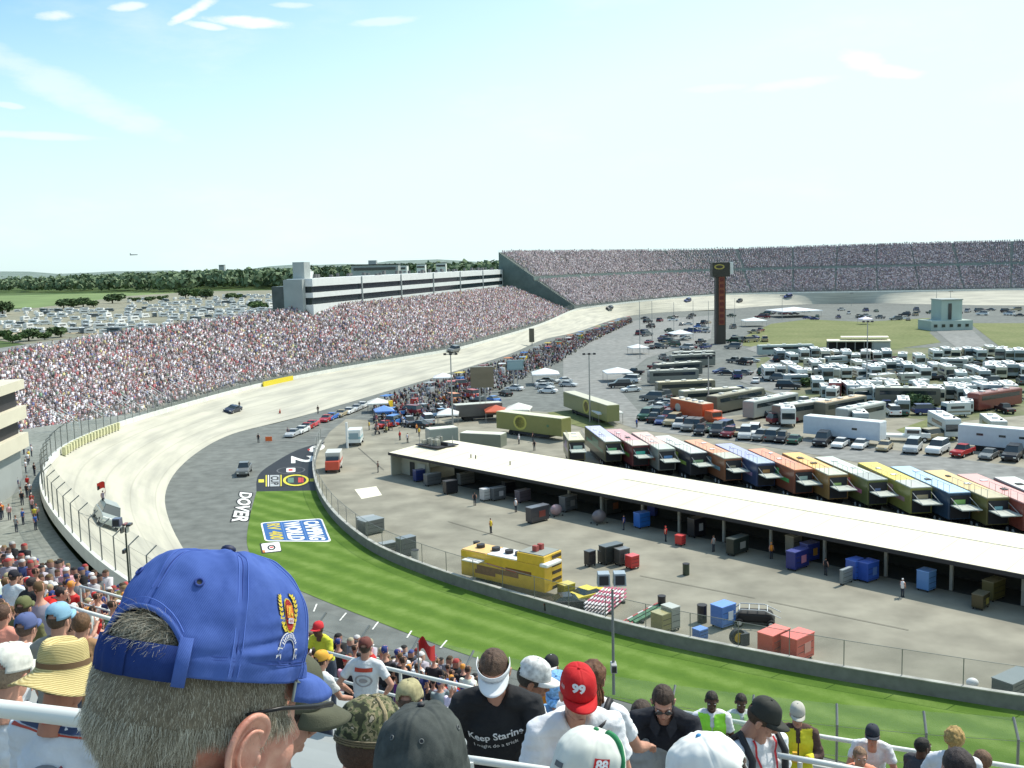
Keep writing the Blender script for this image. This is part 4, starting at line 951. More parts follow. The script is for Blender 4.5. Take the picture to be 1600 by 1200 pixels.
def make_wagon():
    t=empty('pit_wagon'); MB().box((0,0,1.0),(2.4,1.5,1.6)).build('body',PAINT(),t,bevel=.05)
    MB().box((0,0,3.0),(2.8,2.0,.12)).build('canopy',PAINT(),t)
    for x in (-1.1,1.1):
        for y in (-.7,.7): MB().cyl((x,y,1.8),(x,y,2.95),.03,n=5).build('post',METAL(),t)
    for x in (-.8,.8): MB().cyl((x,-.6,.18),(x,.6,.18),.18,n=10).build('wheel',TYRE(),t)
    return t
wg=make_wagon(); first=True
for i in range(34):
    t=.02+.95*(i/33)**.9; p=pit(t,.28+.2*(i%2)); a=pit(min(.99,t+.02),.3)
    c=wg if first else copy_tree(wg); first=False; cn,cv=pcc[(i*7+3)%10]; cn2,cv2=pcc[(i*3+1)%10]
    c.location=p; c.rotation_euler=(0,0,yaw(p,a)); 
    for ch in c.children: ch.color=(*(cv2 if ch.name.startswith('canopy') else cv),1)
    pos=['nearest stretch','lower middle stretch','middle stretch','far stretch'][min(3,i//9)]
    tag(c,f'{cn} pit wagon under a {cn2} canopy on the {pos} of pit lane','pit wagon','wheeled pit wagons along the pit lane')
for i,(px,py,kc) in enumerate([(605,668,0),(618,664,1),(640,664,7),(655,668,4),(668,662,2),(690,652,8),(706,648,4),(640,648,9),(662,644,7),(688,640,2),(735,622,0),(750,632,4),(770,628,1),(745,612,2),(766,608,7),(790,618,4),(706,628,5),(612,650,1),(804,610,2),(724,606,9)]):
    cn,cv=pcc[kc]; car(['sedan','suv','pickup'][i%3],G(px,py),rng.uniform(0,3.1),cv,f'{cn} {["car","van","pickup"][i%3]} among the crowd inside the pit entrance, {"left" if px<680 else "right"} side','vehicles crowded behind the pit lane')
def canopy(px,py,w_,h,colr,label,name='canopy',group=None):
    p=G(px,py,h*.7); t=empty(name,(p.x,p.y,0),rng.uniform(-.2,.3),label,'canopy',group); mb=MB(); r_=w_/2
    mb.add([(-r_,-r_,h*.68),(r_,-r_,h*.68),(r_,r_,h*.68),(-r_,r_,h*.68),(0,0,h),(-r_,-r_,h*.6),(r_,-r_,h*.6),(r_,r_,h*.6),(-r_,r_,h*.6)],[(0,1,4),(1,2,4),(2,3,4),(3,0,4),(5,6,1,0),(6,7,2,1),(7,8,3,2),(8,5,0,3)])
    q=mb.build('roof',PAINT(),t); q.color=(*colr,1)
    for x in (-1,1):
        for y in (-1,1): MB().cyl((x*r_*.95,y*r_*.95,0),(x*r_*.95,y*r_*.95,h*.65),.05,n=5).build('leg',METAL(),t)
    return t
for px,py,w_,h,c_,lab in [(852,582,7,4.2,(.8,.8,.8),'white peaked canopy beside the parked silver cars'),(700,645,4.2,3.2,(.8,.8,.78),'small white canopy in front of the dark trailers'),(949,642,5,3.2,(.8,.8,.78),'white canopy at the end of the olive trailer'),(810,637,5,3.5,(.78,.76,.68),'cream canopy roof behind the yellow display trailer'),(600,640,4,3,(.15,.3,.7),'bright blue canopy at the left end of the pit crowd'),
   (590,628,4.5,3,(.75,.74,.68),'cream canopy near the blue one'),(997,542,6,3.4,(.78,.76,.74),'white square canopy left of the coaches'),(1240,484,22,5,(.85,.85,.85),'large white tent on the far infield'),(1178,500,10,4,(.8,.8,.78),'wide white tent right of the tall tower'),(1063,520,8,4,(.8,.8,.8),'white tent left of the tall tower'),(965,580,7,3.6,(.8,.8,.8),'white canopy over a parked truck beside the pit road'),
   (692,588,5,3.2,(.8,.8,.8),'far white canopy on the pit lane'),(1352,498,5,3.5,(.7,.65,.8),'small lilac canopy on the far infield lawn'),(775,640,4.6,3.2,(.6,.12,.05),'red orange canopy strip over the dark trailer')]:
    canopy(px,py,w_,h,c_,lab)
def signboard(px,ybase,ytop,w_px,colr,label,legs=2,hh=.45,facec=None,name='scoreboard'):
    b=G(px,ybase); D=b.y; hz=P3(px,ytop,(b-Vector((0,0,H))).dot(fw)).z; w2=w_px/F*(b-Vector((0,0,H))).length
    t=empty(name,b,math.atan2(-b.x,b.y)*-1*0,label,'sign'); q=MB().box((0,0,hz*(1-hh/2)),(w2,.8,hz*hh)).build('panel',PAINT(),t); q.color=(*colr,1)
    if facec: q2=MB().box((0,-.42,hz*(1-hh/2)),(w2*.85,.04,hz*hh*.75)).build('display',PAINT(),t); q2.color=(*facec,1)
    for x in ([-.12,.12] if legs==2 else [0]): MB().cyl((x*w2,0,0),(x*w2,0,hz*(1-hh)),max(.1,w2*.04),n=8).build('post',METAL(),t)
    return t
signboard(755,650,572,36,(.16,.14,.10),'brown backed scoreboard above the pit crowd',hh=.42)
signboard(806,610,562,26,(.22,.33,.36),'blue grey scoring board with a small oval mark',hh=.32,facec=(.28,.4,.42))
signboard(831,540,513,8,(.12,.11,.08),'dark flag stand tower beside the straight',hh=.8)
# --- the tall sign tower
tb=G(1125,537); Dt=(tb-Vector((0,0,H))).dot(fw); ztop=P3(1125,410,Dt).z; pxm=Dt/F
tw=empty('sign_tower',tb,0,'tall dark sign tower with a vertical red panel and a boxed sign on top','tower')
zb=P3(1125,432,Dt).z; zr=P3(1125,507,Dt).z
MB().box((0,0,zb/2),(15*pxm,15*pxm,zb)).build('shaft',mat('tower_dark',(.045,.042,.035),rough=.6),tw)
MB().box((1*pxm,-8*pxm,(zb+zr)/2),(9*pxm,pxm,(zb-zr))).build('red_panel',mat('tower_red',(.20,.055,.025),rough=.5,var=.3,vs=.3),tw)
fl_=MB(); 
for k in range(8): fl_.box((1*pxm,-8.7*pxm,zr+(zb-zr)*(k+.5)/8),(6*pxm,.05,(zb-zr)/14))
fl_.build('panel_lettering',mat('tower_red2',(.12,.02,.015)),tw)['kind']='stuff'
MB().box((0,0,(zb+ztop)/2),(27*pxm,20*pxm,ztop-zb)).build('sign_box',mat('tower_box',(.035,.033,.025),rough=.5),tw)
mb=MB(); zc=(zb+ztop)/2+1
mb.prism([(-3*pxm+8*pxm*math.cos(k*math.pi/10),zc+4*pxm*math.sin(k*math.pi/10)) for k in range(20)],'y',-10.4*pxm,-10.1*pxm); mb.build('oval_logo',mat('gold_logo',(.4,.33,.08)),tw)
mb=MB(); mb.prism([(-3*pxm+5.5*pxm*math.cos(k*math.pi/10),zc+2.4*pxm*math.sin(k*math.pi/10)) for k in range(20)],'y',-10.7*pxm,-10.45*pxm); mb.build('oval_logo',mat('black_panel',(.05,.04,.03)),tw)
MB().box((17*pxm,-2*pxm,zc-.5),(6*pxm,2*pxm,(ztop-zb)*.85)).build('white_sign',WHITE(),tw)
# scoring building on far infield
gb=G(1478,514); Dg=(gb-Vector((0,0,H))).dot(fw); pm_=Dg/F; zt_=P3(1478,468,Dg).z; z2=P3(1478,499,Dg).z
gbm=mat('pale_green_wall',(.38,.46,.42),rough=.8,var=.08,vs=.2)
gbd=empty('scoring_building',gb,0,'pale green block tower with a dark slot window on a low wing','building')
MB().box((0,0,zt_/2),(32*pm_,10,zt_)).build('tower',gbm,gbd); MB().box((-5*pm_,-2,z2/2),(64*pm_,13,z2)).build('wing',gbm,gbd); MB().box((-3*pm_,-5.1,(zt_+z2)/2-.5),(5*pm_,.3,(zt_-z2)*.8)).build('window',GLASS(),gbd)
MB().box((0,0,zt_+.2),(33*pm_,11,.4)).build('roof',concG,gbd)
for k in range(5): MB().box((-30*pm_+k*12*pm_,-8.6,z2*.5),(5*pm_,.2,z2*.3)).build('window',GLASS(),gbd)
# open sided pavilion
b1=G(1292,549);b2=G(1392,549); pv=empty('pavilion',b1,yaw(b1,b2),'long open pavilion with cream two level roof on the lawn','pavilion'); Lp=(b2-b1).length
MB().box((Lp/2,3,3.3),(Lp,7,.35)).build('roof',roofm,pv); MB().box((Lp*.6,5,4.3),(Lp*.75,5,.3)).build('upper_roof',roofm,pv); MB().box((Lp*.85,3,1.6),(Lp*.28,6,3.2)).build('wall',concG,pv); MB().box((Lp*.4,6.5,1.6),(Lp*.8,.3,3.2)).build('back_wall',DARK(),pv)
for k in range(6): MB().cyl((k*Lp/7+.3,0,0),(k*Lp/7+.3,0,3.2),.12,n=6).build('post',METAL(),pv)
# --- light and flag poles
def pole(px,yb,yt,r_,label,z0=0,head=None,group='tall thin light poles standing on the infield',name='light_pole',m=None,Dd=None):
    b=G(px,yb,z0); zt=P3(px,yt,(b-Vector((0,0,H))).dot(fw)).z; t=empty(name,b,0,label,'pole',group); h=zt-z0
    MB().cyl((0,0,0),(0,0,h),r_,r_*.6,n=8).build('shaft',m or METAL(),t)
    if head!='none':
        hb=MB(); 
        MB().box((0,0,h),(r_*14,.15,.15)).build('crossarm',METAL(),t)
        for k in (-1,0,1): MB().box((k*r_*6,-.2,h+.05),(r_*3,.35,.35)).build('lamp',DARK(),t)
    return t
for i,(px,yb,yt,lab) in enumerate([(1000,560,470,'thin pole with a dark red box, leftmost of the row before the far turn'),(1019,535,470,'thin pole in front of the far turn, second from the left'),(1053,530,472,'thin pole above the white tents left of the tall tower'),(1083,525,470,'thin pole between the white tents and the tall tower'),(1107,520,470,'thin pole close to the left side of the tall tower'),(1148,505,466,'thin pole close to the right side of the tall tower'),(1222,500,462,'thin pole beside the large white tent'),(1330,478,458,'short thin pole by the far turn inner wall'),(1354,605,502,'tall pole rising from the middle of the motorhomes'),(1107,645,555,'pole standing in front of the orange transporter'),(922,660,552,'pole behind the olive display trailer'),(708,680,552,'pole beside the small white canopy in the pit crowd'),(1463,480,452,'short thin pole left of the scoring building'),(1485,475,455,'short thin pole behind the scoring building')]):
    pole(px,yb,yt,.13 if i<8 else .17,lab,head='none' if i<6 else None)
# big speaker masts rising from the stand side
def mast(px,yb,z0,yt,label,boxes,col_):
    b=G(px,yb,z0); Dm=(b-Vector((0,0,H))).dot(fw); zt=P3(px,yt,Dm).z; t=empty('speaker_mast',b,0,label,'mast'); h=zt-z0
    MB().cyl((0,0,0),(0,0,h),.065,.05,n=10).build('shaft',mat('mast'+str(col_),col_,rough=.6),t)
    for (dx,dz,w_,hh,c_) in boxes:
        q=MB().box((dx,-.1,h+dz),(w_,.5,hh),tx=.9).build('loudspeaker',PAINT(),t,bevel=.02); q.color=(*c_,1); MB().box((dx,-.37,h+dz),(w_*.7,.03,hh*.7)).build('grille',DARK(),q)
    return t
mast(203,925,11.5,822,'dark green loudspeaker mast rising beside the catch fence',[(-.42,.42,.5,.5,(.10,.11,.16)),(-.14,-.05,.12,.4,(.5,.5,.45)),(.14,-.05,.12,.4,(.45,.45,.4)),(.3,.25,.28,.14,(.05,.04,.04)),(.05,.28,.2,.12,(.3,.1,.08)),(-.1,-1.4,.16,.24,(.03,.03,.03))],(.02,.035,.025))
mast(959,1085,13.5,915,'grey loudspeaker mast with two square speakers over the green verge',[(-.36,.5,.52,.52,(.33,.38,.42)),(.28,.5,.52,.52,(.33,.38,.42)),(0,-3.2,.25,.35,(.4,.4,.4))],(.20,.22,.21))
# --- tool carts & crates
def cart(px,py,w_,l,h,colr,label,rz=-.75,lid=None,name='tool_cart',dome=False,mark=None,cat='cart'):
    t=empty(name,G(px,py),rz,label,cat,'rolling tool carts and crates around the garage'); 
    if dome:
        q=MB().ell((0,0,h*.55),(l/2,w_/2,h*.5),14,8).build('cover',PAINT(),t,smooth=True)
    else: q=MB().box((0,0,h/2+.1),(l,w_,h-.18)).build('body',PAINT(),t,bevel=.04)
    q.color=(*colr,1)
    if not dome:
        q=MB().box((0,0,h+.04),(l*1.02,w_*1.02,.07)).build('lid',PAINT(),t); q.color=(*(lid or tuple(min(1,c_*1.4+.06) for c_ in colr)),1)
        dr=MB()
        for k in range(3): MB().box((0,-w_/2-.01,.35+k*h*.27),(l*.85,.02,.03)).build('drawer_slot',DARK(),t)
        MB().cyl((l/2+.08,-w_*.35,h*.8),(l/2+.08,w_*.35,h*.8),.02,n=6).build('handle',METAL(),t)
    for x in (-1,1):
        for y in (-1,1): MB().cyl((x*l*.4,y*w_*.38-.04,.09),(x*l*.4,y*w_*.38+.04,.09),.09,n=8).build('caster',TYRE(),t)
    if mark: q=MB().box((l*.1,-w_/2-.03,h*.55),(l*.35,.02,h*.4)).build('emblem',PAINT(),t); q.color=(*mark,1)
    return t
navy=(.02,.035,.15);gr=(.10,.11,.12);bk_=(.02,.02,.025);rd=(.5,.03,.03);bl=(.06,.2,.55)
ca=R(38)
for a in [(655,752,.9,1.4,1.5,navy,'dark navy tool cart at the left end under the garage eave'),(676,758,.9,2.2,1.5,gr,'long grey tool cart right of the dark navy one',None),(704,771,.9,1.7,1.6,bk_,'black tool cart with pale lid, left part of the garage'),(728,757,.9,2.2,1.5,(.16,.16,.15),'brownish grey cart close to the garage bay behind the black one'),(758,782,.9,1.0,1.4,(.5,.5,.5),'pale grey narrow cart standing by the bay'),(778,781,.9,1.8,1.5,gr,'dark grey cart with round mark by the pale narrow cart',(.4,.4,.42)),(795,770,.9,1.5,1.4,bk_,'black cart deep in the shade of the bay'),(817,784,.9,1.8,1.4,(.12,.1,.12),'brown grey cart in the bay, left of the long black pair'),
    (840,815,1,2.6,1.7,(.05,.05,.06),'long black cart with red lettering patch in the sun',(.2,.05,.04)),(888,798,1,2.0,1.7,gr,'dark grey cart right of the pink covered one',(.25,.25,.25)),(955,803,1,2.2,1.8,(.05,.055,.05),'tall black cart beside the round covered bundle',(.25,.1,.05)),(1003,824,1,1.5,1.6,(.03,.16,.55),'bright blue tool cart in the middle of the garage front'),(1023,806,1,1.5,1.7,(.04,.06,.25),'deep blue tool cart in the shade behind the bright blue one'),(1088,838,1,1.6,1.9,bk_,'black cart with a shiny white lid beside the red one',(.5,.5,.5)),(1063,852,.8,.8,1.0,rd,'small bright red tool cart with rounded top'),(1152,865,.9,2.4,1.6,(.02,.03,.025),'long black cart with a white topped lid standing alone',(.3,.3,.28)),
    (1246,888,1,2.2,1.7,(.02,.03,.18),'navy blue tool cart with a pink number, nearer of a pair',(.5,.2,.3)),(1265,876,1,1.6,1.7,(.03,.05,.25),'navy tool cart with an orange mark, farther of the pair',(.5,.25,.05)),(1240,866,1,1.3,1.8,(.3,.28,.22),'tan topped cart deeper in the bay behind the navy pair'),(1337,904,1.1,1.4,1.7,(.03,.1,.42),'royal blue tool cart with a plain top, left of a pair'),(1356,907,1.1,1.6,1.7,(.03,.09,.4),'royal blue tool cart with a circle mark, right of the pair',(.12,.2,.45)),(1447,922,1.1,1.2,1.7,(.12,.27,.55),'pale blue tall cart near the right side of the garage'),(1552,936,1,1.8,1.6,(.10,.09,.03),'olive cart with a light tan lid in the last bay'),(1532,950,.9,1.4,1.2,(.06,.05,.02),'dark cart with an olive mark in front of the last bay',(.3,.25,.05)),
    (922,884,.7,.9,1.4,bk_,'narrow black cart left of a group on the open paving'),(940,880,.5,.6,1.2,(.04,.04,.04),'tiny black cart squeezed in the open paving group'),(955,879,1,2.2,1.7,(.03,.035,.035),'big black cart with a glossy light lid on the open paving'),(972,882,.9,1.2,1.5,(.08,.08,.08),'dark grey cart with a white oval beside the red cart',(.3,.3,.3)),(988,888,.9,1.0,1.2,rd,'red tool cart at the right of the open paving group'),
    (1322,912,.3,1.6,1.3,(.2,.23,.24),'grey metal rack in front of the royal blue carts'),(1130,978,1.2,1.6,1.7,(.07,.18,.48),'blue cabinet with a white mark behind the barrier fence',(.6,.65,.7)),(1094,1001,.8,.9,.9,(.07,.18,.48),'small blue box close to the barrier fence'),(1209,1022,1.3,2.2,1.7,(.6,.1,.06),'left red storage crate of two by the barrier',(.65,.3,.25)),(1246,1030,1.3,2.2,1.8,(.6,.09,.06),'right red storage crate of two by the barrier',(.65,.3,.25)),
    (1037,986,1.2,1.6,1.5,(.28,.25,.10),'olive tan crate with a yellow lid behind the barrier'),(1048,983,1.2,.9,1.8,(.3,.31,.27),'grey metal locker beside the olive tan crate'),(885,932,1,1.2,1.1,(.4,.33,.03),'small yellow and black cart right of the yellow trailer'),(1585,1082,1.4,3,1.1,(.10,.12,.12),'low dark container at the right edge behind the barrier'),(580,833,1.6,2.4,1.5,(.14,.15,.14),'large grey cabinet just inside the curving barrier fence'),(635,868,1.0,1.8,1.8,(.10,.11,.11),'dark grey locker along the barrier fence'),(606,862,1.0,1.6,.9,(.18,.19,.18),'wide grey bin along the barrier fence'),(573,828,1.0,2.0,1.4,(.2,.2,.19),'grey box behind the fence beside the large cabinet')]:
    px,py,w_,l,h,c_,lab=a[:7]; mk=a[7] if len(a)>7 else None
    cart(px,py,w_*1.1,l*1.1,h*1.12,c_,lab,rz=ca+rng.normal(0,.08),mark=mk)
cart(869,806,1.2,1.6,1.4,(.4,.28,.3),'pinkish covered domed cart between two dark carts',dome=True,rz=.6); cart(936,818,1.5,1.9,1.6,(.16,.14,.15),'round grey covered bundle in front of the tall black cart',dome=True,rz=.6)
def barrel(px,py,h,r_,c_,label,name='barrel'):
    t=empty(name,G(px,py),0,label,'barrel'); q=MB().cyl((0,0,0),(0,0,h),r_,n=16).build('drum',PAINT(),t,bevel=.02); q.color=(*c_,1); MB().cyl((0,0,h),(0,0,h+.05),r_*1.05,n=16).build('lid',DARK(),t)
barrel(1072,898,1.1,.34,(.03,.05,.03),'lone dark green drum on open paving'); barrel(1034,950,1.1,.36,bk_,'black drum beside the striped poles'); barrel(1097,972,1.5,.42,bk_,'tall black drum left of the blue cabinet'); barrel(745,862,1.1,.36,(.02,.03,.02),'black drum behind the yellow trailer roof'); barrel(649,880,1.4,.4,(.42,.42,.38),'pale metal drum near the locker by the fence')
for a in ((912,936,920,932),(930,930,940,926)): 
    p=G(a[0],a[1]); 
k_=car('racer',G(922,938),R(38),'yellow','yellow car shell with black cockpit behind the barrier',None,name='show_car'); 
car('racer',G(889,950),R(10),'black','black and white race car hidden low behind the barrier wall',None,name='show_car')
# bundles of striped poles
def bundle(px0,py0,px1,py1,nx,nz,sp,c1,c2,label,r_=.07):
    a=G(px0,py0);b=G(px1,py1); t=empty('pole_bundle',a,yaw(a,b),label,'pole bundle'); Lb=(b-a).length
    for i in range(nx):
        for j in range(nz):
            p=MB(); K=8
            for k in range(K): p.cyl((Lb*k/K,i*sp,.3+j*sp*1.1),(Lb*(k+1)/K,i*sp,.3+j*sp*1.1),r_,n=6,mi=k%2,cap=k in (0,K-1))
            p.build('pole',[mat('pl'+str(c1),c1,rough=.6),mat('pl'+str(c2),c2,rough=.6)],t)
    for x in (.2,.8): MB().box((Lb*x,(nx-1)*sp/2,.1),(.2,nx*sp+.3,.2)).build('trestle',DARK(),t)
bundle(945,965,978,937,7,3,.32,(.75,.72,.74),(.5,.12,.2),'stack of red and white striped poles behind the barrier',.09)
bundle(975,985,1040,950,3,1,.4,(.7,.66,.66),(.45,.1,.1),'long white and red poles laid side by side on the paving',.08)
bundle(990,978,1038,952,2,1,.5,(.08,.22,.12),(.06,.16,.1),'pair of long dark green poles between the white ones',.16)
# covered motorcycle like frame
fr_=empty('tube_frame_car',G(1180,975),R(-14),'bare black tube frame chassis under silver bars near the barrier','chassis')
MB().box((0,0,.75),(3.4,1.5,.9),tx=.8).build('body',mat('frame_black',(.02,.02,.02),rough=.7),fr_,bevel=.25)
for s in (-1,1):
    MB().tube([(-2,s*.8,.8),(-1.2,s*.8,1.5),(.8,s*.8,1.5),(2.1,s*.8,.9)],.05,6).build('rail',ALU(),fr_)
for x in (-1.3,-.5,.3,1.0): MB().cyl((x,-.8,1.45),(x,.8,1.45),.04,n=6).build('crossbar',ALU(),fr_)
wheels(fr_,(-1.3,1.3),.9,.35)
rs=empty('spare_wheel_stand',G(1152,1008),R(20),'round black and gold drum on a small dark stand behind the fence','stand'); MB().cyl((0,-.2,.7),(0,.2,.7),.65,n=20).build('drum',DARK(),rs); MB().cyl((0,-.26,.7),(0,-.21,.7),.4,n=20).build('gold_disc',mat('gold_disc',(.55,.38,.04)),rs); MB().box((.5,0,.5),(.8,.8,1.0)).build('stand',mat('dk2',(.06,.07,.08)),rs)
mb=MB().ell((0,0,.35),(.45,.35,.35),14,8); o=mb.build('kit_bag',WHITE(),smooth=True); o.location=G(1519,1074); tag(o,'small white bag lying on the paving near the right edge','bag')
mp_=flat('white_mat',[tuple(G(*p)[:2]) for p in [(554,765),(588,760),(597,774),(565,780)]],.03,mat('mat_cream',(.8,.76,.6),rough=.8)); mp_['kind']='thing'; tag(mp_,'cream square mat lying on the open paving','mat')
# ambulance / tow trucks
def box_truck(px,py,px2,py2,cabc,boxc,label,stripe=None,L_=5.2):
    a=G(px,py);b=G(px2,py2); t=empty('service_truck',a,yaw(a,b),label,'truck')
    q=MB().box((-.6,0,1.75),(3.4,2.3,2.3)).build('box_body',PAINT(),t,bevel=.06); q.color=(*boxc,1)
    q=MB().box((1.9,0,1.15),(1.9,2.1,1.3),tx=.8).build('cab',PAINT(),t,bevel=.1); q.color=(*cabc,1)
    MB().box((1.5,0,2.05),(.9,1.9,.6),tx=.7).build('windshield',GLASS(),t)
    if stripe: q=MB().box((-.6,0,1.5),(3.44,2.34,.4)).build('side_stripe',PAINT(),t); q.color=(*stripe,1)
    MB().box((-2.32,0,1.8),(.03,1.6,1.1)).build('rear_window',mat('rw',(.25,.35,.4),rough=.3),t); wheels(t,(-1.4,1.8),1.0,.42); return t
box_truck(556,694,566,680,(.7,.75,.75),(.72,.76,.76),'white ambulance with pale blue windows by the pit road fence',(.3,.5,.55))
box_truck(522,734,514,750,(.6,.08,.04),(.62,.6,.55),'red and white rescue truck parked against the curved barrier fence',(.6,.08,.05))
MB().cyl((0,0,0),(0,0,4.5),.2,n=10).build('column',WHITE()); o=bpy.context.scene.objects['column'] if 'column' in bpy.data.objects else None
for ob in list(bpy.data.objects):
    if ob.name.startswith('column') and ob.parent is None: ob.name='white_post'; ob.location=G(543,700); tag(ob,'plain white post left of the ambulance','post')
# --- parked cars along the infield roads
cl_=['black','grey','silver','dark blue','black','white','maroon','dark green','grey','tan']
row1=[(1210,688),(1222,690),(1242,692),(1285,695),(1313,698),(1344,700),(1382,703),(1426,706),(1465,708),(1504,712),(1545,716),(1582,718),(1010,655),(1022,659),(1033,662),(1045,657),(1052,664),(1062,668),(1068,662),(1078,672),(1092,670),(1096,678),(1108,674),(1121,680),(1130,676),(1141,682),(1152,680),(1165,685),(1178,682),(1190,687),(1075,650),(1030,652)]
for i,(x,y) in enumerate(row1):
    cn=cl_[(i*3+1)%10]; 
    if i in (4,5): cn='white'
    if i==9: cn='red'
    k=['suv','pickup','sedan','suv'][i%4] if i not in (4,5) else 'sedan'
    p=G(x,y); far='right' if x>1400 else ('middle' if x>1190 else 'left')
    order='' 
    car(k,p,math.atan2(-p.y,-p.x)+rng.normal(-.25,.08)+(math.pi if rng.random()<.25 else 0),cn,f'{cn} {dict(suv="sport utility car",pickup="pickup",sedan="saloon car")[k]} in the {far} part of the line parked behind the transporters','cars parked in line behind the transporters')
for i,(x,y,k,cn,lab) in enumerate([(1222,662,'suv','maroon','dark red car by the end of the white box trailer'),(1320,675,'pickup','tan','small brown pickup in front of the white box trailer'),(1462,688,'suv','tan','tan utility vehicle left of the right edge white trailer'),(1030,632,'sedan','grey','grey saloon left of the orange transporter'),(1020,626,'suv','grey','dark grey car behind the grey saloon'),(1033,640,'sedan','white','white saloon left of the orange transporter'),(1044,634,'sedan','silver','silver saloon touching the row by the orange transporter'),(1052,641,'sedan','maroon','maroon saloon tucked beside the orange transporter'),
   (968,606,'suv','black','black truck with a white front on the pit road'),(983,598,'suv','white','white van behind the black truck on the pit road'),(986,612,'sedan','white','white car beside the black truck'),(852,598,'sedan','silver','silver car, first behind the white peaked canopy'),(850,603,'sedan','white','white car, second in the column near the peaked canopy'),(852,608,'sedan','silver','grey silver car, third in the column near the peaked canopy'),(856,614,'sedan','white','white car, nearest in the column by the peaked canopy'),(880,598,'sedan','white','white car between the canopy and the dark olive trailer'),(888,604,'sedan','silver','silver car beside the dark olive trailer'),(1215,650,'suv','grey','grey car parked beside the road left of the box trailer'),(1190,652,'sedan','black','black car parked beside the road'),(1200,645,'pickup','silver','silver pickup at the campground edge'),
   (1127,583,'sedan','dark blue','navy car beside the coaches'),(1137,586,'sedan','black','black car by the coaches and road'),(1175,566,'sedan','silver','silver car on the infield campground road'),(1218,596,'suv','grey','grey van at the campground road corner'),(1232,608,'suv','black','long black vehicle at the campground corner'),(1450,648,'suv','dark blue','dark blue vehicle among the front motorhomes'),(1145,545,'suv','grey','grey vehicle below the tall tower'),(1125,520,'sedan','white','white car behind the tall tower base'),(1085,520,'suv','dark blue','dark blue van left of the tall tower'),(1072,530,'sedan','white','white boat shaped car near the tents'),(1092,512,'sedan','blue','blue car in the lot left of the tower'),(1075,508,'sedan','silver','silver car in the lot left of the tower')]):
    p=G(x,y); car(k,p,rng.uniform(-.6,.4)+math.pi*(rng.random()<.5),cn,lab,None)
for i in range(60):
    x=rng.uniform(1190,1600); y=rng.uniform(556,650); p=G(x,y); cn=cl_[(i*7)%10]
    car(['suv','pickup','sedan'][i%3],p,rng.uniform(0,3.1),cn,f'{cn} {["van","pickup","car"][i%3]} wedged between the motorhomes, {"left" if x<1330 else ("middle" if x<1470 else "right")} part of the campground','cars between the motorhomes')
for i in range(95):
    x=rng.uniform(990,1200); y=rng.uniform(494,548) if i<60 else rng.uniform(560,640)
    if y>556 and not (x<1045 or 1120<x<1185): continue
    if 1108<x<1142: continue
    p=G(x,y); cn=cl_[(i*3)%10]; car(['sedan','suv','pickup'][i%3],p,rng.uniform(0,3.1),cn,f'{cn} {["car","van","pickup"][i%3]} in the crowded lot around the tall tower, {"left" if x<1110 else "right"} of it','vehicles around the tall tower')
for i in range(46):
    x=1180+rng.uniform(0,420); y=485+rng.uniform(0,16) if not(1440<x<1510) else 490
    p=G(x,y); cn=cl_[i%10]; 
    car(['suv','sedan','pickup'][i%3],p,rng.uniform(0,3.1),cn,f'{cn} {["van","car","pickup"][i%3]} parked on the far side of the infield lawn','distant vehicles beyond the infield lawn')
far_pc=[((.78,.78,.76),'white'),((.3,.33,.32),'grey')]
# --- lot outside the left grandstand
def make_camper():
    mb=MB(); mb.box((0,0,1.7),(6.5,2.4,2.4),mi=0); mb.box((3.4,0,1.1),(1.2,2.2,1.2),mi=0); mb.box((0,0,2.95),(6.2,2.2,.12),mi=1); mb.box((.3,-1.21,2.0),(4,.03,.6),mi=2); mb.box((.3,1.21,2.0),(4,.03,.6),mi=2); mb.box((4.0,0,1.5),(.1,1.9,.5),mi=2); mb.box((-1,0,3.2),(1,.8,.35),mi=1)
    for x in (-1.8,2.4):
        for y in (-1,1): mb.cyl((x,y-.15,.4),(x,y+.15,.4),.4,n=8,mi=3)
    return mb.build('camper_van',[PAINT(),WHITE(),GLASS(),TYRE()])
cv=make_camper(); cvf=True; cnt=0
for yy in [462,465,468,471,474.5,478,482,486,490,495,500,506,512,519]:
    x=rng.uniform(-8,5)
    while x<470:
        ok=(yy>=483 and x<400) or (200<x and yy>=468) or (x>310 and yy>=461)
        if ok and rng.random()<.83 and cnt<295:
            p=G(x,yy+rng.normal(0,.5)); o=cv if cvf else cv.copy()
            if not cvf: col.objects.link(o)
            cvf=False; o.location=(p.x,p.y,-.55); o.rotation_euler=(0,0,rng.uniform(-.5,.5)+(math.pi/2 if rng.random()<.3 else 0)); g=rng.uniform(.62,.88); o.color=(g,g,g*.98,1)
            if rng.random()<.12: o.color=(.1,.13,.15,1)
            s_=rng.uniform(.7,1.15); o.scale=(s_,s_,s_); tag(o,'white camper van packed among hundreds in the lot beyond the left grandstand','camper van','camper vans in the lot beyond the left grandstand'); cnt+=1
        x+=rng.uniform(9,17)*(1 if yy<490 else 1.3)
print('campers',cnt)
def lotpoly(pts,z,m): return pxpoly('parking_lot',pts,z,m)
lotpoly([(-60,522),(-40,486),(60,480),(200,462),(310,455),(480,452),(480,480),(300,520),(100,545)],-.45,ground_mat('lot_ground',(.2,.2,.15),(.3,.28,.2),.02,.2))
pxpoly('field',[(-30,481),(-30,462),(100,459),(270,455),(280,462),(190,466),(90,480)],-.5,ground_mat('bright_field',(.15,.22,.08),(.19,.25,.10),.004,.02))
pxpoly('dirt_road',[(-20,516),(110,512),(160,515),(150,522),(60,519),(-20,523)],-.4,ground_mat('dirt',(.35,.3,.2),(.45,.38,.26),.05,.3))
pxpoly('access_road',[(-20,545),(150,522),(300,500),(400,484),(410,488),(300,506),(150,530),(-20,552)],-.38,road)
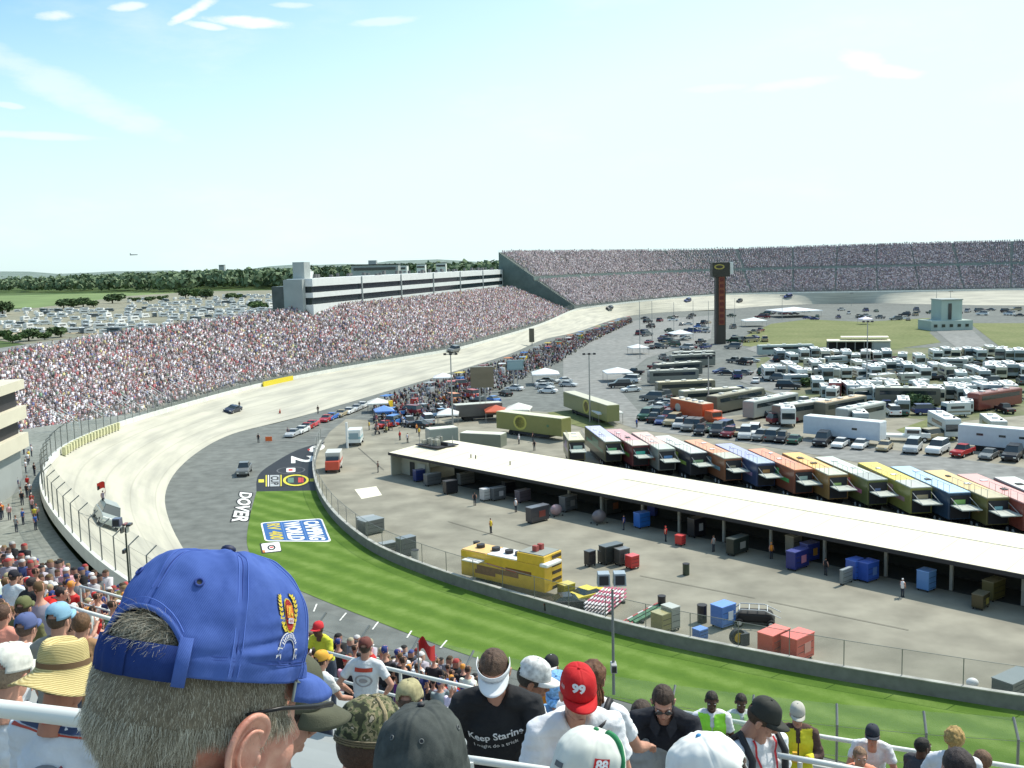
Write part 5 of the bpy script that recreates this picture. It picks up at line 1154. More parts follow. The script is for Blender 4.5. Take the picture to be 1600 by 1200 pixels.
# --- trees
leafm=[]
for i,(a,b) in enumerate([((.07,.12,.045),(.13,.19,.075)),((.06,.10,.045),(.11,.16,.07))]):
    m=ground_mat('foliage%d'%i,a,b,.35,None); leafm.append(m)
bark=mat('bark',(.09,.07,.05),rough=.95)
def crown(rad,h,n_,size,seed,mb):
    r=np.random.default_rng(seed); cl=[(r.normal(0,.45,3)*np.array([rad,rad,h*.25])) for _ in range(7)]
    for k in range(n_):
        c=cl[k%7]; d=r.normal(size=3); d/=np.linalg.norm(d); p=c+d*rad*.42*r.uniform(.6,1.05); 
        a=Vector(r.normal(size=3)).normalized(); b=a.orthogonal().normalized(); c2=a.cross(b); s_=size*r.uniform(.5,1.2); P0=Vector(p)+Vector((0,0,h*.46))
        mb.add([P0+b*s_,P0+c2*s_*.7,P0-b*s_,P0-c2*s_*.7],[(0,1,2,3)])
def make_tree(seed,rad,h,n_=420,size=.5,name='tree'):
    t=empty(name); MB().tube([(0,0,0),(.1,0,h*.25),(.0,.1,h*.55)],[h*.035,h*.028,h*.012],7).build('trunk',bark,t)
    mb=MB(); crown(rad,h,n_,size,seed,mb); mb.build('crown',leafm[seed%2],t,fix=False); return t
tp=[make_tree(1,5,9,500,.9),make_tree(2,4,7,420,.8)]; tu=[False,False]
for i,(px,py,s_,lab) in enumerate([(100,482,1.7,'dark green bush tree left of the hedge row before the field'),(115,481,1.6,'dark green tree, second in the hedge row'),(130,480,1.7,'dark green tree, third in the hedge row'),(146,480,1.5,'dark green tree, fourth in the hedge row'),(176,474,1.9,'round dark tree standing clear between the hedge row and the campers'),(214,472,1.2,'small dark tree above the camper rows'),(232,472,1.1,'small tree right of the one above the camper rows'),(252,470,1.3,'squat tree in the middle of the far lot edge'),(290,466,2.2,'large tree at the left of a wide clump'),(306,466,2.4,'large dark tree in the middle of a wide clump'),(322,467,2.0,'large tree at the right of a wide clump'),(283,457,1.6,'tree standing behind the wide clump'),(358,468,1.3,'tree among campers right of the clump'),(372,467,1.2,'small tree among campers beyond the stand'),(396,484,1.3,'green tree close to the left of the suite building'),(412,486,1.5,'green tree touching the left end of the suite building'),(4,492,2.0,'dark tree at the left edge of the far lot'),
    (20,536,1.0,'low green shrub tree near the left edge behind the crowd'),(45,533,1.1,'low green shrub tree, second along the bank'),(70,531,.9,'low green shrub tree, third along the bank'),(95,527,1.0,'low green shrub tree, fourth along the bank'),(8,530,1.1,'low green shrub tree at the frame edge'),(1436,640,.55,'small leafy tree between front motorhomes'),(1262,604,.5,'small bright tree by the campground corner'),(1478,575,.5,'small tree between the second row motorhomes'),(1590,588,.5,'small tree at the right of the campground')]):
    j=i%2; t=tp[j] if not tu[j] else copy_tree(tp[j]); tu[j]=True; p=G(px,py,-.5 if px<500 else 0); t.location=(p.x,p.y,p.z); t.rotation_euler=(0,0,rng.uniform(0,6)); t.scale=(s_*rng.uniform(1.1,1.5),s_*1.2,s_*.8); tag(t,lab,'tree','trees beyond the left grandstand' if px<500 else 'small trees in the campground')
def forest(name,label,specs,seed):
    r=np.random.default_rng(seed); V=[];n_=0
    for (px0,px1,y0,y1,num,hh) in specs:
        for k in range(num):
            px=r.uniform(px0,px1); py=r.uniform(y0,y1); p=G(px,py,-.5); h=hh*r.uniform(.72,1.12)
            m_=46; d=r.normal(size=(m_,3)); d/=np.linalg.norm(d,axis=1)[:,None]; rad=h*.33
            c=np.array([p.x,p.y,h*.58])+d*np.array([rad*1.2,rad*1.2,h*.42])*r.uniform(.55,1,(m_,1))
            a=r.normal(size=(m_,3)); a/=np.linalg.norm(a,axis=1)[:,None]; b=np.cross(a,d+.01); b/=np.linalg.norm(b,axis=1)[:,None]; s_=h*.15*r.uniform(.6,1.2,(m_,1))
            V.append(np.stack([c+a*s_,c+b*s_,c-a*s_,c-b*s_],1).reshape(-1,3))
    V=np.concatenate(V); nf=len(V)//4; me=bpy.data.meshes.new(name); me.vertices.add(len(V)); me.vertices.foreach_set('co',V.astype(np.float32).ravel()); me.loops.add(nf*4); me.loops.foreach_set('vertex_index',np.arange(nf*4)); me.polygons.add(nf); me.polygons.foreach_set('loop_start',np.arange(0,nf*4,4)); me.update(calc_edges=True)
    m=ground_mat(name+'_leaves',(.11,.16,.09),(.2,.26,.15),.03,None); me.materials.append(m); o=bpy.data.objects.new(name,me); col.objects.link(o); o['kind']='stuff'; o['label']=label  # far leaf colours lifted to stand in for distance haze
forest('woods','dark band of woods on the left horizon',[(-80,300,448,457,520,25),(250,480,445,452,380,28),(-80,480,440,447,560,30),(420,820,437,444,360,32),(-80,820,436,440,460,36)],3)
# low hills on the horizon
hm=MB(); K=90
for i in range(K+1):
    a=R(-60)+R(120)*i/K; 
    for (rr_,zz) in ((3200,-2),(4500,34+10*math.sin(i*.35)+6*math.sin(i*1.1)+3*math.sin(i*2.7)),(7000,20)):
        hm.v.append((rr_*math.sin(a),rr_*math.cos(a),zz+10*(rr_==4500)))
for i in range(K):
    for e in (0,1): hm.f.append([i*3+e,i*3+3+e,i*3+4+e,i*3+1+e]); hm.mi.append(0)
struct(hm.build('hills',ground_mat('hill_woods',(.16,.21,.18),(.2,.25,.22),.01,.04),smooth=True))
# aeroplane and bird specks
ap_=P3(209,398,2200); pl=empty('aeroplane',ap_,R(20),'tiny grey aeroplane in the sky over the woods','aeroplane'); MB().cyl((-8,0,0),(8,0,0),1.3,.8,n=8).build('fuselage',METAL(),pl); MB().box((0,0,-.3),(4,16,.4)).build('wing',METAL(),pl); MB().box((-7,0,1.8),(2,.4,3)).build('tail_fin',METAL(),pl)
# --- painted lettering on the ground
def text_mesh(s,bold=.03):
    cu=bpy.data.curves.new('txt','FONT'); cu.body=s; cu.size=1; cu.offset=bold; cu.resolution_u=3; o=bpy.data.objects.new('txt',cu)
    me=evaluated_mesh(o); bpy.data.objects.remove(o)
    vs=np.array([v.co[:2] for v in me.vertices]); lo=vs.min(0);hi=vs.max(0); vs=(vs-lo)/(hi-lo); fs=[tuple(p.vertices) for p in me.polygons]; bpy.data.meshes.remove(me); return vs,fs
def quad_map(p00,p10,p01,p11=None):
    a=G(*p00);b=G(*p10);c=G(*p01); d=G(*p11) if p11 else b+c-a
    return lambda u,v:(a*(1-u)*(1-v)+b*u*(1-v)+c*(1-u)*v+d*u*v)
def ground_text(s,Q,m,z,name='ground_lettering',u0=0,u1=1,v0=0,v1=1,bold=.03,grow=0):
    vs,fs=text_mesh(s,bold); mb=MB(); mb.add([tuple(Q(u0+(u1-u0)*x,v0+(v1-v0)*y)[:2])+(0,) for x,y in vs],fs); o=mb.build(name,m,fix=False); o.location.z=z; return struct(o)
def ground_patch(Q,m,z,u0=0,u1=1,v0=0,v1=1,name='painted_panel',r=0.0):
    pts=[]
    for (cu,cv_,a0) in ((u1-r,v1-r,0),(u0+r,v1-r,90),(u0+r,v0+r,180),(u1-r,v0+r,270)):
        for k in range(4 if r else 1): t=R(a0+30*k); pts.append((cu+r*math.cos(t),cv_+r*math.sin(t)))
    return flat(name,[tuple(Q(*p)[:2]) for p in pts],z,m)
def ground_ell(Q,m,z,cu,cv_,ru,rv_,name='painted_oval',ring=None):
    mb=MB(); K=32
    if ring:
        for k in range(K): t=2*math.pi*k/K; mb.v+=[tuple(Q(cu+ru*math.cos(t),cv_+rv_*math.sin(t))[:2])+(0,),tuple(Q(cu+ru*ring*math.cos(t),cv_+rv_*ring*math.sin(t))[:2])+(0,)]
        for k in range(K): j=(k+1)%K; mb.f.append([2*k,2*j,2*j+1,2*k+1]); mb.mi.append(0)
    else: mb.poly([tuple(Q(cu+ru*math.cos(2*math.pi*k/K),cv_+rv_*math.sin(2*math.pi*k/K))[:2])+(0,) for k in range(K)])
    o=mb.build(name,m); o.location.z=z; return struct(o)
pw=mat('logo_white',(.8,.8,.76),rough=.7,var=.08,vs=1); pk=mat('logo_black',(.02,.02,.02),rough=.7); pb_=mat('logo_blue',(.03,.12,.33),rough=.7,var=.1,vs=1); pg=mat('logo_gold',(.55,.45,.06),rough=.7,var=.15,vs=1); py_=mat('logo_yellow',(.7,.62,.05),rough=.7); pr=mat('logo_red',(.55,.05,.04),rough=.7)
Q=quad_map((375,769),(361.5,815),(394,771),(387,818))
ground_text('DOVER',Q,pk,.02,bold=.09,u0=-.03,u1=1.03,v0=-.1,v1=1.1); ground_text('DOVER',Q,pw,.035,bold=.035)
Q=quad_map((407,817),(414,846),(503,810),(518,847))
ground_patch(Q,pw,.03,r=.07); ground_patch(Q,pb_,.042,.04,.96,.025,.975,r=.06)
ground_text('CAMPING',Q,pw,.055,u0=.1,u1=.93,v0=.68,v1=.93,bold=.04); ground_text('WORLD',Q,pw,.055,u0=.08,u1=.95,v0=.36,v1=.62,bold=.04); ground_text('RV 400',Q,pg,.055,u0=.1,u1=.93,v0=.09,v1=.30,bold=.04)
for v in (.33,.65): ground_patch(Q,mat('logo_mid_blue',(.08,.2,.5)),.05,.05,.95,v-.006,v+.006)
Q=quad_map((408,850),(411,864),(437,847),(440,861)); ground_patch(Q,pk,.03,-.05,1.08,-.08,1.0,r=.05); ground_patch(Q,pw,.042,0,1,.0,.98,r=.1); ground_ell(Q,pk,.05,.55,.5,.3,.22,ring=.6); ground_patch(Q,pr,.05,.45,.6,.42,.6); ground_patch(Q,ORGM:=mat('logo_orange',(.7,.2,.03)),.05,.75,1.0,.0,.12)
Q=quad_map((404,742),(404,762),(490,741),(490,760))
ground_patch(Q,py_,.03,.38,.62,-.0,1.0); ground_patch(Q,pk,.04,.02,.98,.1,.5,r=.08); 
for v0,v1,m in ((.13,.15,py_),(.17,.19,pw),(.21,.38,mat('logo_grey',(.4,.42,.42))),(.40,.42,py_)): ground_patch(Q,m,.05,.05,.95,v0,v1)
ground_text('CUP',Q,pk,.058,u0=.15,u1=.85,v0=.22,v1=.37)
ground_ell(Q,pk,.05,.5,.68,.5,.25); ground_ell(Q,py_,.06,.5,.68,.46,.235,ring=.8); ground_patch(Q,mat('logo_green',(.1,.2,.14)),.065,.3,.7,.53,.64); ground_patch(Q,pr,.065,.3,.7,.72,.82)
Q=quad_map((431,733),(431,739),(478,731),(478,737)); ground_ell(Q,mat('logo_dim',(.12,.12,.12)),.03,.5,.5,.9,.48,ring=.9); ground_patch(Q,pw,.04,-.1,1.0,.35,.65,r=.1); ground_patch(Q,pr,.05,.2,.7,.42,.56)
Q=quad_map((455,713),(455,724),(491,712),(491,723)); ground_text('2',Q,pw,.03,bold=.02)
Q=quad_map((482,699),(483,708),(507,693),(508,702)); ground_text('8',Q,pw,.03,bold=.05); ground_patch(Q,pr,.035,.3,.6,-.06,.08)

# --- crew, tyre stacks and stains around the garage
crewc=[('black',BLK),('white',WHT),('dark blue',(.03,.05,.2)),('red',RED),('grey',(.25,.26,.27)),('orange',ORG)]
for i,(px,py,wh) in enumerate([(742,790,'between carts left of the pale narrow cart'),(806,800,'in front of the black shaded cart'),(975,828,'left of the bright blue cart'),(1040,846,'left of the small bright red cart'),(1115,862,'between the red cart and the long black cart'),(1205,873,'in the bay left of the navy carts'),(1290,899,'right of the navy carts'),(1410,933,'left of the pale blue tall cart'),]):
    cn,cv_=crewc[i%6]; far_person(G(px,py),cv_,f'crew member in {cn} {wh}',rz=rng.uniform(0,6),hat=cv_ if i%2 else None,group='crew members working around the garage')
for a_,b_ in [((1000,900),(1180,935)),((700,815),(860,862)),((1200,940),(1420,985)),((560,700),(600,735))]: stripe('paving_joint',G(*a_),G(*b_),.10,z=.06,m=mat('joint',(.17,.16,.13),rough=.9))
# ============================================================ PEOPLE
from mathutils.kdtree import KDTree
HAIR=lambda c=(.05,.03,.02): mat('hair%.2f%.2f'%(c[0],c[1]),c,rough=.6,var=.4,vs=60,bump=.6,bs=220)
_trash=[]
def fuse(mb,voxel,smooth=6,fac=.5,transfer=False,mats=None,name='m',disp=0,ds=8,dec=0):
    me=mb.mesh('tmp',mats or [DARK()]); o=bpy.data.objects.new('tmp',me)
    bm=bmesh.new(); bm.from_mesh(me); bmesh.ops.recalc_face_normals(bm,faces=bm.faces); bm.to_mesh(me); bm.free()
    r=o.modifiers.new('r','REMESH'); r.mode='VOXEL'; r.voxel_size=voxel; r.use_smooth_shade=True
    if smooth: s_=o.modifiers.new('s','SMOOTH'); s_.factor=fac; s_.iterations=smooth
    if disp:
        pass
    res=evaluated_mesh(o)
    if transfer:
        kd=KDTree(len(mb.f)); 
        for i,f in enumerate(mb.f):
            c=Vector((0,0,0))
            for v in f: c+=Vector(mb.v[v])
            kd.insert(c/len(f),i)
        kd.balance(); res.materials.clear()
        for m in mats: res.materials.append(m)
        for p in res.polygons: _,i,_=kd.find(p.center); p.material_index=mb.mi[i]
    _trash.append((o,me))
    if disp:
        res.update(); nv_=len(res.vertices); co=np.empty(nv_*3,dtype=np.float32); res.vertices.foreach_get('co',co); co=co.reshape(-1,3)
        no=np.empty(nv_*3,dtype=np.float32); res.vertex_normals.foreach_get('vector',no); no=no.reshape(-1,3); am=np.empty(nv_,dtype=np.float32)
        for i in range(nv_):
            q=Vector(co[i].tolist()); st=noise.noise(Vector((q.x*ds*.6,q.y*ds*.6,q.z*ds*1.8)))
            am[i]=noise.noise(q*ds)*.6+noise.noise(q*ds*2.3+Vector((3,1,7)))*.35-abs(st)*.9
        co+=no*(am*disp)[:,None]; res.vertices.foreach_set('co',co.ravel())
    res.polygons.foreach_set('use_smooth',[True]*len(res.polygons)); res.name=name
    return res
def addobj(name,me,parent=None,mats=None,mtx=None):
    if mats is not None:
        me.materials.clear()
        for m in (mats if isinstance(mats,(list,tuple)) else [mats]): me.materials.append(m)
    o=bpy.data.objects.new(name,me); col.objects.link(o)
    if parent is not None: o.parent=parent
    if mtx is not None: o.matrix_local=mtx
    return o
# -- head in head space: origin between the ears, +y face, +z up
def head_mb(ear=True):
    m=MB(); m.ell((0,-.012,.035),(.074,.094,.088),24,16); m.ell((0,.022,-.035),(.058,.066,.075),20,14); m.ell((0,.052,-.083),(.026,.026,.02),12,8)
    m.ell((0,.05,.012),(.06,.042,.055),16,10); m.ell((0,.078,.036),(.05,.016,.012),14,8)
    m.tube([(0,.085,.025),(0,.102,-.005),(0,.112,-.024)],[.008,.011,.014],8)
    for s in (-1,1):
        m.ell((s*.014,.094,-.026),(.009,.012,.008),8,6); m.ell((s*.036,.066,-.02),(.02,.02,.024),10,8); 
        if ear:
            m.ell((s*.077,-.008,-.004),(.008,.018,.03),10,8); m.tube([(s*.078,.008,.012),(s*.086,-.006,.028),(s*.09,-.022,.018),(s*.087,-.024,-.006),(s*.08,-.008,-.03)],.006,6)
    m.ell((0,.088,-.052),(.024,.011,.006),12,6); m.ell((0,.086,-.064),(.021,.012,.007),12,6)
    m.tube([(0,-.02,-.03),(0,-.03,-.12),(0,-.035,-.19)],[.055,.055,.062],14)
    return m
def hair_mesh(c,parent,mtx,curly=0,length=0,name='hair',capped=False):
    m=MB(); m.ell((0,-.016,.038),(.079,.099,.089) if not capped else (.0775,.0975,.088),48,32); me=m.mesh(name,[HAIR(c)])
    bm=bmesh.new(); bm.from_mesh(me)
    bmesh.ops.delete(bm,geom=[f for f in bm.faces if (lambda q:(q.y>.045 and q.z<.075-.0) or (q.y>-.005 and q.z<.0) or (capped and q.z>.062) or q.z<-.05-length)(f.calc_center_median())],context='FACES')
    for v in bm.verts:
        n_=noise.noise(v.co*(38 if curly else 70)); d=(v.co-Vector((0,-.016,.04))).normalized(); v.co+=d*(n_*(.016 if curly else (.0015 if capped else .005))+(.012 if curly else 0))
    bm.to_mesh(me); bm.free(); me.polygons.foreach_set('use_smooth',[True]*len(me.polygons))
    o=addobj(name,me,parent,None,mtx); return o
# -- cap in head space
def cap_surf(phi,t,a=.0895,b=.1105,h=.118,z0=.045):
    r=max(0.0,math.cos(t*math.pi/2))**.62; z=h*(math.sin(t*math.pi/2)**.95); f=1+.05*max(0,math.sin(phi))*(1-t)
    return Vector((a*r*math.cos(phi),b*r*math.sin(phi)*f-.008,z0+z))
def cap(parent,mtx,m_dome,m_brim,a=.0895,b=.1105,h=.118,z0=.045,ns=48,nt=14,opening=True,seams=True,wr=.0015,brim_len=.072,brim_curve=.035,name='cap',button=None,under=None,backwards=False,front_mat=None,seed=0,brim_drop=.0):
    top=MB(); 
    def S(phi,t):
        p=cap_surf(phi,t,a,b,h,z0); n_=Vector((p.x,p.y,(p.z-z0)*.8+.01)).normalized()
        d=wr*noise.noise(p*22+Vector((seed,0,0)))*2.0+wr*.9*noise.noise(Vector((p.x*60,p.y*60,p.z*16+seed)))
        if seams:
            for k in range(6):
                ds=abs((phi-(math.pi/6+k*math.pi/3)+math.pi)%(2*math.pi)-math.pi)*max(.02,math.cos(t*math.pi/2)); d-=.0016*math.exp(-(ds/.02)**2); d+=.0009*math.exp(-((ds-.05)/.03)**2)
            d+=.0015*math.exp(-((t-.10)/.02)**2)*(-1)
        return p+n_*d
    for j in range(nt+1):
        for i in range(ns): top.v.append(tuple(S(2*math.pi*i/ns,j/nt*.995)))
    pb=-math.pi/2
    for j in range(nt):
        for i in range(ns):
            ph=2*math.pi*(i+.5)/ns; t=(j+.5)/nt; dphi=((ph-pb+math.pi)%(2*math.pi))-math.pi
            if opening and (dphi/.62)**2+((math.sin(t*math.pi/2)*h)/.056)**2<1: continue
            f=[j*ns+i,j*ns+(i+1)%ns,(j+1)*ns+(i+1)%ns,(j+1)*ns+i]
            top.f.append(f); top.mi.append(1 if (front_mat and math.sin(ph)>.45) else 0)
    top.f.append([nt*ns+i for i in range(ns)]); top.mi.append(0)
    c=top.build(name,[m_dome]+([front_mat] if front_mat else []),parent,smooth=True); c.matrix_local=mtx
    so_=c.modifiers.new('s','SOLIDIFY'); so_.thickness=.0022; so_.offset=-1
    # brim
    br=MB(); nu,nv=28,8
    for i in range(nu+1):
        ph=math.pi/2+(i/nu-.5)*2.35; e=cap_surf(ph,0,a,b,h,z0+.003); w_=(math.cos((i/nu-.5)*math.pi)**.55 if 0<i<nu else 0)
        for j in range(nv+1):
            v=j/nv; x=e.x*(1+.06*v*w_); y=e.y+brim_len*v*w_; br.v.append((x,y,e.z-brim_curve*((x/a)**2)*v*(.6+.4*v)+.006*math.sin(v*3.14)-brim_drop*v*w_))
    for i in range(nu):
        for j in range(nv): q=i*(nv+1)+j; br.f.append([q,q+nv+1,q+nv+2,q+1]); br.mi.append(0)
    bo=br.build('brim',[m_brim,under or m_brim],c,smooth=True); s2=bo.modifiers.new('s','SOLIDIFY'); s2.thickness=.0035; s2.material_offset=1 if under else 0; s2.material_offset_rim=1 if under else 0
    s2.offset=-1 if br.build else 0
    bt=MB().ell(cap_surf(0,1,a,b,h,z0)+Vector((0,0,.002)),(.008,.008,.005),12,6).build('button',button or m_brim,c,smooth=True)
    bt.location=(0,0,0)
    return c,S
def wrap(c,S,vs2,fs,phi0,t0,scale,aspect,m,name='emblem',off=.0018,tl=.19,rot=0):
    """2D mesh (0..1 coordinates) wrapped on the cap surface"""
    mb=MB(); pts=[]
    for x,y in vs2:
        X=(x-.5)*scale; Y=(y-.5)*scale*aspect; X,Y=X*math.cos(rot)-Y*math.sin(rot),X*math.sin(rot)+Y*math.cos(rot)
        phi=phi0+X/.1; t=t0+Y/tl; p=S(phi,t); n_=Vector((p.x,p.y,max(0,(p.z-.045))*.7)).normalized(); pts.append(p+n_*off)
    mb.add(pts,fs); o=mb.build(name,m,c,fix=False); return o
def hand(m,w,d,side,palm_down=True,curl=.6,sc_=1.0,mi=0):
    """add a hand to builder m at wrist w pointing along d"""
    d=Vector(d).normalized(); upv=Vector((0,0,1)); sdv=d.cross(upv); sdv=sdv.normalized() if sdv.length>.1 else Vector((1,0,0)); nv=sdv.cross(d).normalized()
    if not palm_down: nv,sdv=sdv,nv
    rot=Matrix((sdv,d,nv)).transposed(); m.ell(Vector(w)+d*.045*sc_,(.04*sc_,.05*sc_,.016*sc_),12,8,mi,rot)
    for k,(off,ln) in enumerate([(-.029,.06),(-.010,.072),(.010,.068),(.028,.054)]):
        p=Vector(w)+d*.085*sc_+sdv*off*sc_; pts=[p]; a=.15
        for q in range(3): a+=curl*(.5+.1*k); p=p+(d*math.cos(a)-nv*math.sin(a))*ln*sc_*(.42-.06*q); pts.append(p)
        m.tube(pts,[.0095*sc_,.009*sc_,.008*sc_,.0065*sc_],7,mi)
    p=Vector(w)+d*.02*sc_-sdv*side*.03*sc_; m.tube([p,p+(-sdv*side*.03+d*.028-nv*.01)*sc_,p+(-sdv*side*.036+d*.058-nv*.025)*sc_],[.013*sc_,.0105*sc_,.008*sc_],7,mi)
def decal(obj,root,s,c,wd,ht,nrm,m,name='print',rot=0.0,mesh2d=None,bold=.02,off=.006):
    """text/print projected along -nrm onto a garment"""
    vs,fs=mesh2d or text_mesh(s,bold); nrm=Vector(nrm).normalized(); x=Vector((0,0,1)).cross(nrm).normalized(); y=nrm.cross(x); x,y=x*math.cos(rot)+y*math.sin(rot),y*math.cos(rot)-x*math.sin(rot)
    bv=BVHTree.FromPolygons([v.co for v in obj.data.vertices],[tuple(p.vertices) for p in obj.data.polygons]); pts=[]
    for u,v in vs:
        o_=Vector(c)+x*(u-.5)*wd+y*(v-.5)*ht; h=bv.ray_cast(o_+nrm*.5,-nrm); pts.append((h[0]+nrm*off) if h[0] else o_)
    mb=MB(); mb.add(pts,fs); o=mb.build(name,m,obj,fix=False); return o
def shape2d(kind):
    if kind=='disc': return [(.5+.5*math.cos(k*math.pi/12),.5+.5*math.sin(k*math.pi/12)) for k in range(24)],[tuple(range(24))]
    if kind=='ring':
        v=[];f=[]
        for k in range(28): t=2*math.pi*k/28; v+=[(.5+.5*math.cos(t),.5+.5*math.sin(t)),(.5+.4*math.cos(t),.5+.4*math.sin(t))]
        for k in range(28): j=(k+1)%28; f.append((2*k,2*j,2*j+1,2*k+1))
        return v,f
    if kind=='arc':
        v=[];f=[]
        for k in range(16): t=-.9+1.8*k/15; v+=[(.5+.5*math.cos(t),.5+.5*math.sin(t)),(.5+.38*math.cos(t),.5+.38*math.sin(t))]
        for k in range(15): f.append((2*k,2*k+2,2*k+3,2*k+1))
        return v,f
    # bar grid
    v=[];f=[]
    for k in range(9): v+=[(k/8,0),(k/8,1)]
    for k in range(8): f.append((2*k,2*k+2,2*k+3,2*k+1))
    return v,f
def cloth(c,name=None,var=.08): return mat('cloth_%.2f_%.2f_%.2f'%c,c,rough=.92,var=var,vs=9,bump=1.0,bs=17)
def onto(sh,pts,nrm,off=.008):
    nrm=Vector(nrm).normalized(); bv=BVHTree.FromPolygons([v.co for v in sh.data.vertices],[tuple(p.vertices) for p in sh.data.polygons]); out=[]
    for p in pts:
        h=bv.ray_cast(Vector(p)+nrm*.6,-nrm); out.append(h[0]+nrm*off if h[0] else Vector(p))
    return out
ARMS={'down':[((.05,.02,-.29),(.04,.08,-.54)),((.05,.02,-.29),(.04,.08,-.54))],
 'rail':[((.10,.10,-.25),(.10,.32,-.34)),((.10,.10,-.25),(.10,.32,-.34))],
 'phone':[((.08,.03,-.28),(-.10,.24,-.22)),((.08,.03,-.28),(-.10,.24,-.22))],
 'reach':[((.14,.12,-.24),(.18,.36,-.36)),((.14,.1,-.24),(.16,.34,-.36))],
 'hips':[((.18,-.05,-.24),(.06,.08,-.42)),((.18,-.05,-.24),(.06,.08,-.42))]}
def near_person(label,hp,D,yaw_,lean=0,hyaw=0,hpitch=0,hroll=0,shirt=(.75,.76,.78),pants=(.05,.06,.09),arms='down',hair=(.05,.03,.02),curly=0,headgear=None,skin=None,voxel=.012,hv=.005,group=None,sleeve=.2,size=1.0,fat=1.0,vest=None,glasses=False,ear=True,wrk=.008,facec=True,capped=False):
    sk=skin or SKIN()
    hw=P3(*hp,D)
    Rl=Matrix.Rotation(-R(lean),3,'X'); piv=Vector((0,0,.95))
    J=lambda p:piv+Rl@(Vector(p)-piv)
    hl=J((0,.02,1.60)); Rz=Matrix.Rotation(R(yaw_),3,'Z'); rootp=hw-Rz@hl*size
    s=r_cam-math.hypot(rootp.x-NC.x,rootp.y-NC.y); fz=floor_z(math.floor((s+3.2)/.8)*.8-3.2)
    t=empty('person',rootp,R(yaw_),label,'person',group); t.scale=(size,)*3
    zf=(fz-rootp.z)/size; zf=max(-.5,min(.55,zf))
    Hm=Matrix.Translation(hl)@Matrix.Rotation(R(hyaw),4,'Z')@Matrix.Rotation(-R(hpitch),4,'X')@Matrix.Rotation(R(hroll),4,'Y')
    Lk=lambda side,k:None
    aa=ARMS[arms] if isinstance(arms,str) else arms
    # skin: head+neck / arms+hands
    hm_=head_mb(ear); me=fuse(hm_,hv,4); 
    body=MB(); 
    body.tube([J((0,.01,1.40)),J((0,.005,1.47)),hl+Vector((0,-.02,-.08))],[.05,.055,.055],12)
    sh=MB(); f=fat
    sh.tube([J((0,0,.86)),J((0,.0,1.0)),J((0,.01,1.16)),J((0,.01,1.30)),J((0,-.005,1.42)),J((0,-.01,1.475))],[.165*f,.165*f,.165*f,.18*f,.13,.075],18)
    for v in range(len(sh.v)):   # flatten torso front to back
        q=Vector(sh.v[v]); c_=J((0,0,q.z)); 
        sh.v[v]=(q.x*1.04,q.y if lean>25 else (q.y-0)*.74,q.z)
    for k,sd in enumerate((-1,1)):
        S_=J((sd*.176,0,1.395)); (e,w_)=aa[k]; E=S_+Vector((sd*e[0],e[1],e[2])); W_=S_+Vector((sd*w_[0],w_[1],w_[2]))
        body.tube([S_,S_.lerp(E,.5),E,E.lerp(W_,.35),W_],[.05,.046,.04,.041,.028],12); hand(body,W_,(W_-E),sd)
        Se=S_.lerp(E,sleeve/.3) if sleeve<.3 else E
        sh.tube([J((sd*.05,0,1.435)),J((sd*.12,0,1.418)),S_+Vector((sd*.01,0,0)),S_.lerp(Se,.5),Se],[.072,.070,.068*f,.066*f,.066*f],14)
        if sleeve>=.3: sh.tube([E,W_.lerp(E,.1)],[.06,.045],12)
    bm_=fuse(body,.007 if voxel<.02 else .012,3)
    bo=addobj('body',bm_,t,sk)
    ho=addobj('head',me,t,sk,Hm)
    so_=addobj('shirt',fuse(sh,voxel,5,disp=wrk*1.5,ds=13),t,cloth(shirt))
    pn=MB(); hz_=.93
    for sd in (-1,1):
        pn.tube([J((sd*.05,0,.98)),(sd*.09,0,.86),(sd*.11,.03,(.86+zf)/2+.03),(sd*.11,0,zf+.06)],[.13*f,.105*f,.075,.06],12)
    addobj('trousers',fuse(pn,.02,4,disp=.006,ds=7),t,cloth(pants))
    sm=MB()
    for sd in (-1,1): sm.ell((sd*.11,.06,zf+.04),(.05,.14,.05),12,8)
    sm2=sm
    for sd in (-1,1): MB().ell((sd*.11,.06,zf+.045),(.05,.14,.05),14,8).build('shoe',DARK(),t,smooth=True)
    if facec:
        for sd in (-1,1):
            MB().ell((sd*.032,.079,.016),(.0135,.0125,.0095),12,8).build('eye',mat('eye_white',(.7,.68,.64),rough=.2),ho,smooth=True)
            MB().ell((sd*.032,.0885,.015),(.006,.005,.006),10,6).build('iris',mat('iris',(.05,.03,.02),rough=.1),ho,smooth=True)
        MB().ell((0,.0985,-.057),(.018,.0025,.0018),10,4).build('lip_line',mat('lips',(.32,.12,.1),rough=.5),ho)
        for sd in (-1,1): MB().tube([(sd*.016,.092,.038),(sd*.034,.09,.044),(sd*.05,.078,.038)],.0028,5).build('eyebrow',HAIR(hair),ho)
    if hair is not None: hair_mesh(hair,t,Hm,curly,.03 if curly else 0,capped=capped)
    if glasses:
        g=MB(); 
        for sd in (-1,1): g.ell((sd*.034,.098,.014),(.029,.009,.019),14,8); g.tube([(sd*.058,.088,.02),(sd*.075,.04,.02),(sd*.083,-.01,.012)],.003,5)
        g.tube([(-.015,.104,.02),(.015,.104,.02)],.003,5); q=g.build('sunglasses',mat('lens',(.012,.012,.015),rough=.06,spec=.9),t,smooth=True); q.matrix_local=Hm
    return t,Hm,so_,ho,bo,J
FG='spectators standing in the foreground rows'
blackc=(.018,.018,.02); whitec=(.76,.77,.8)
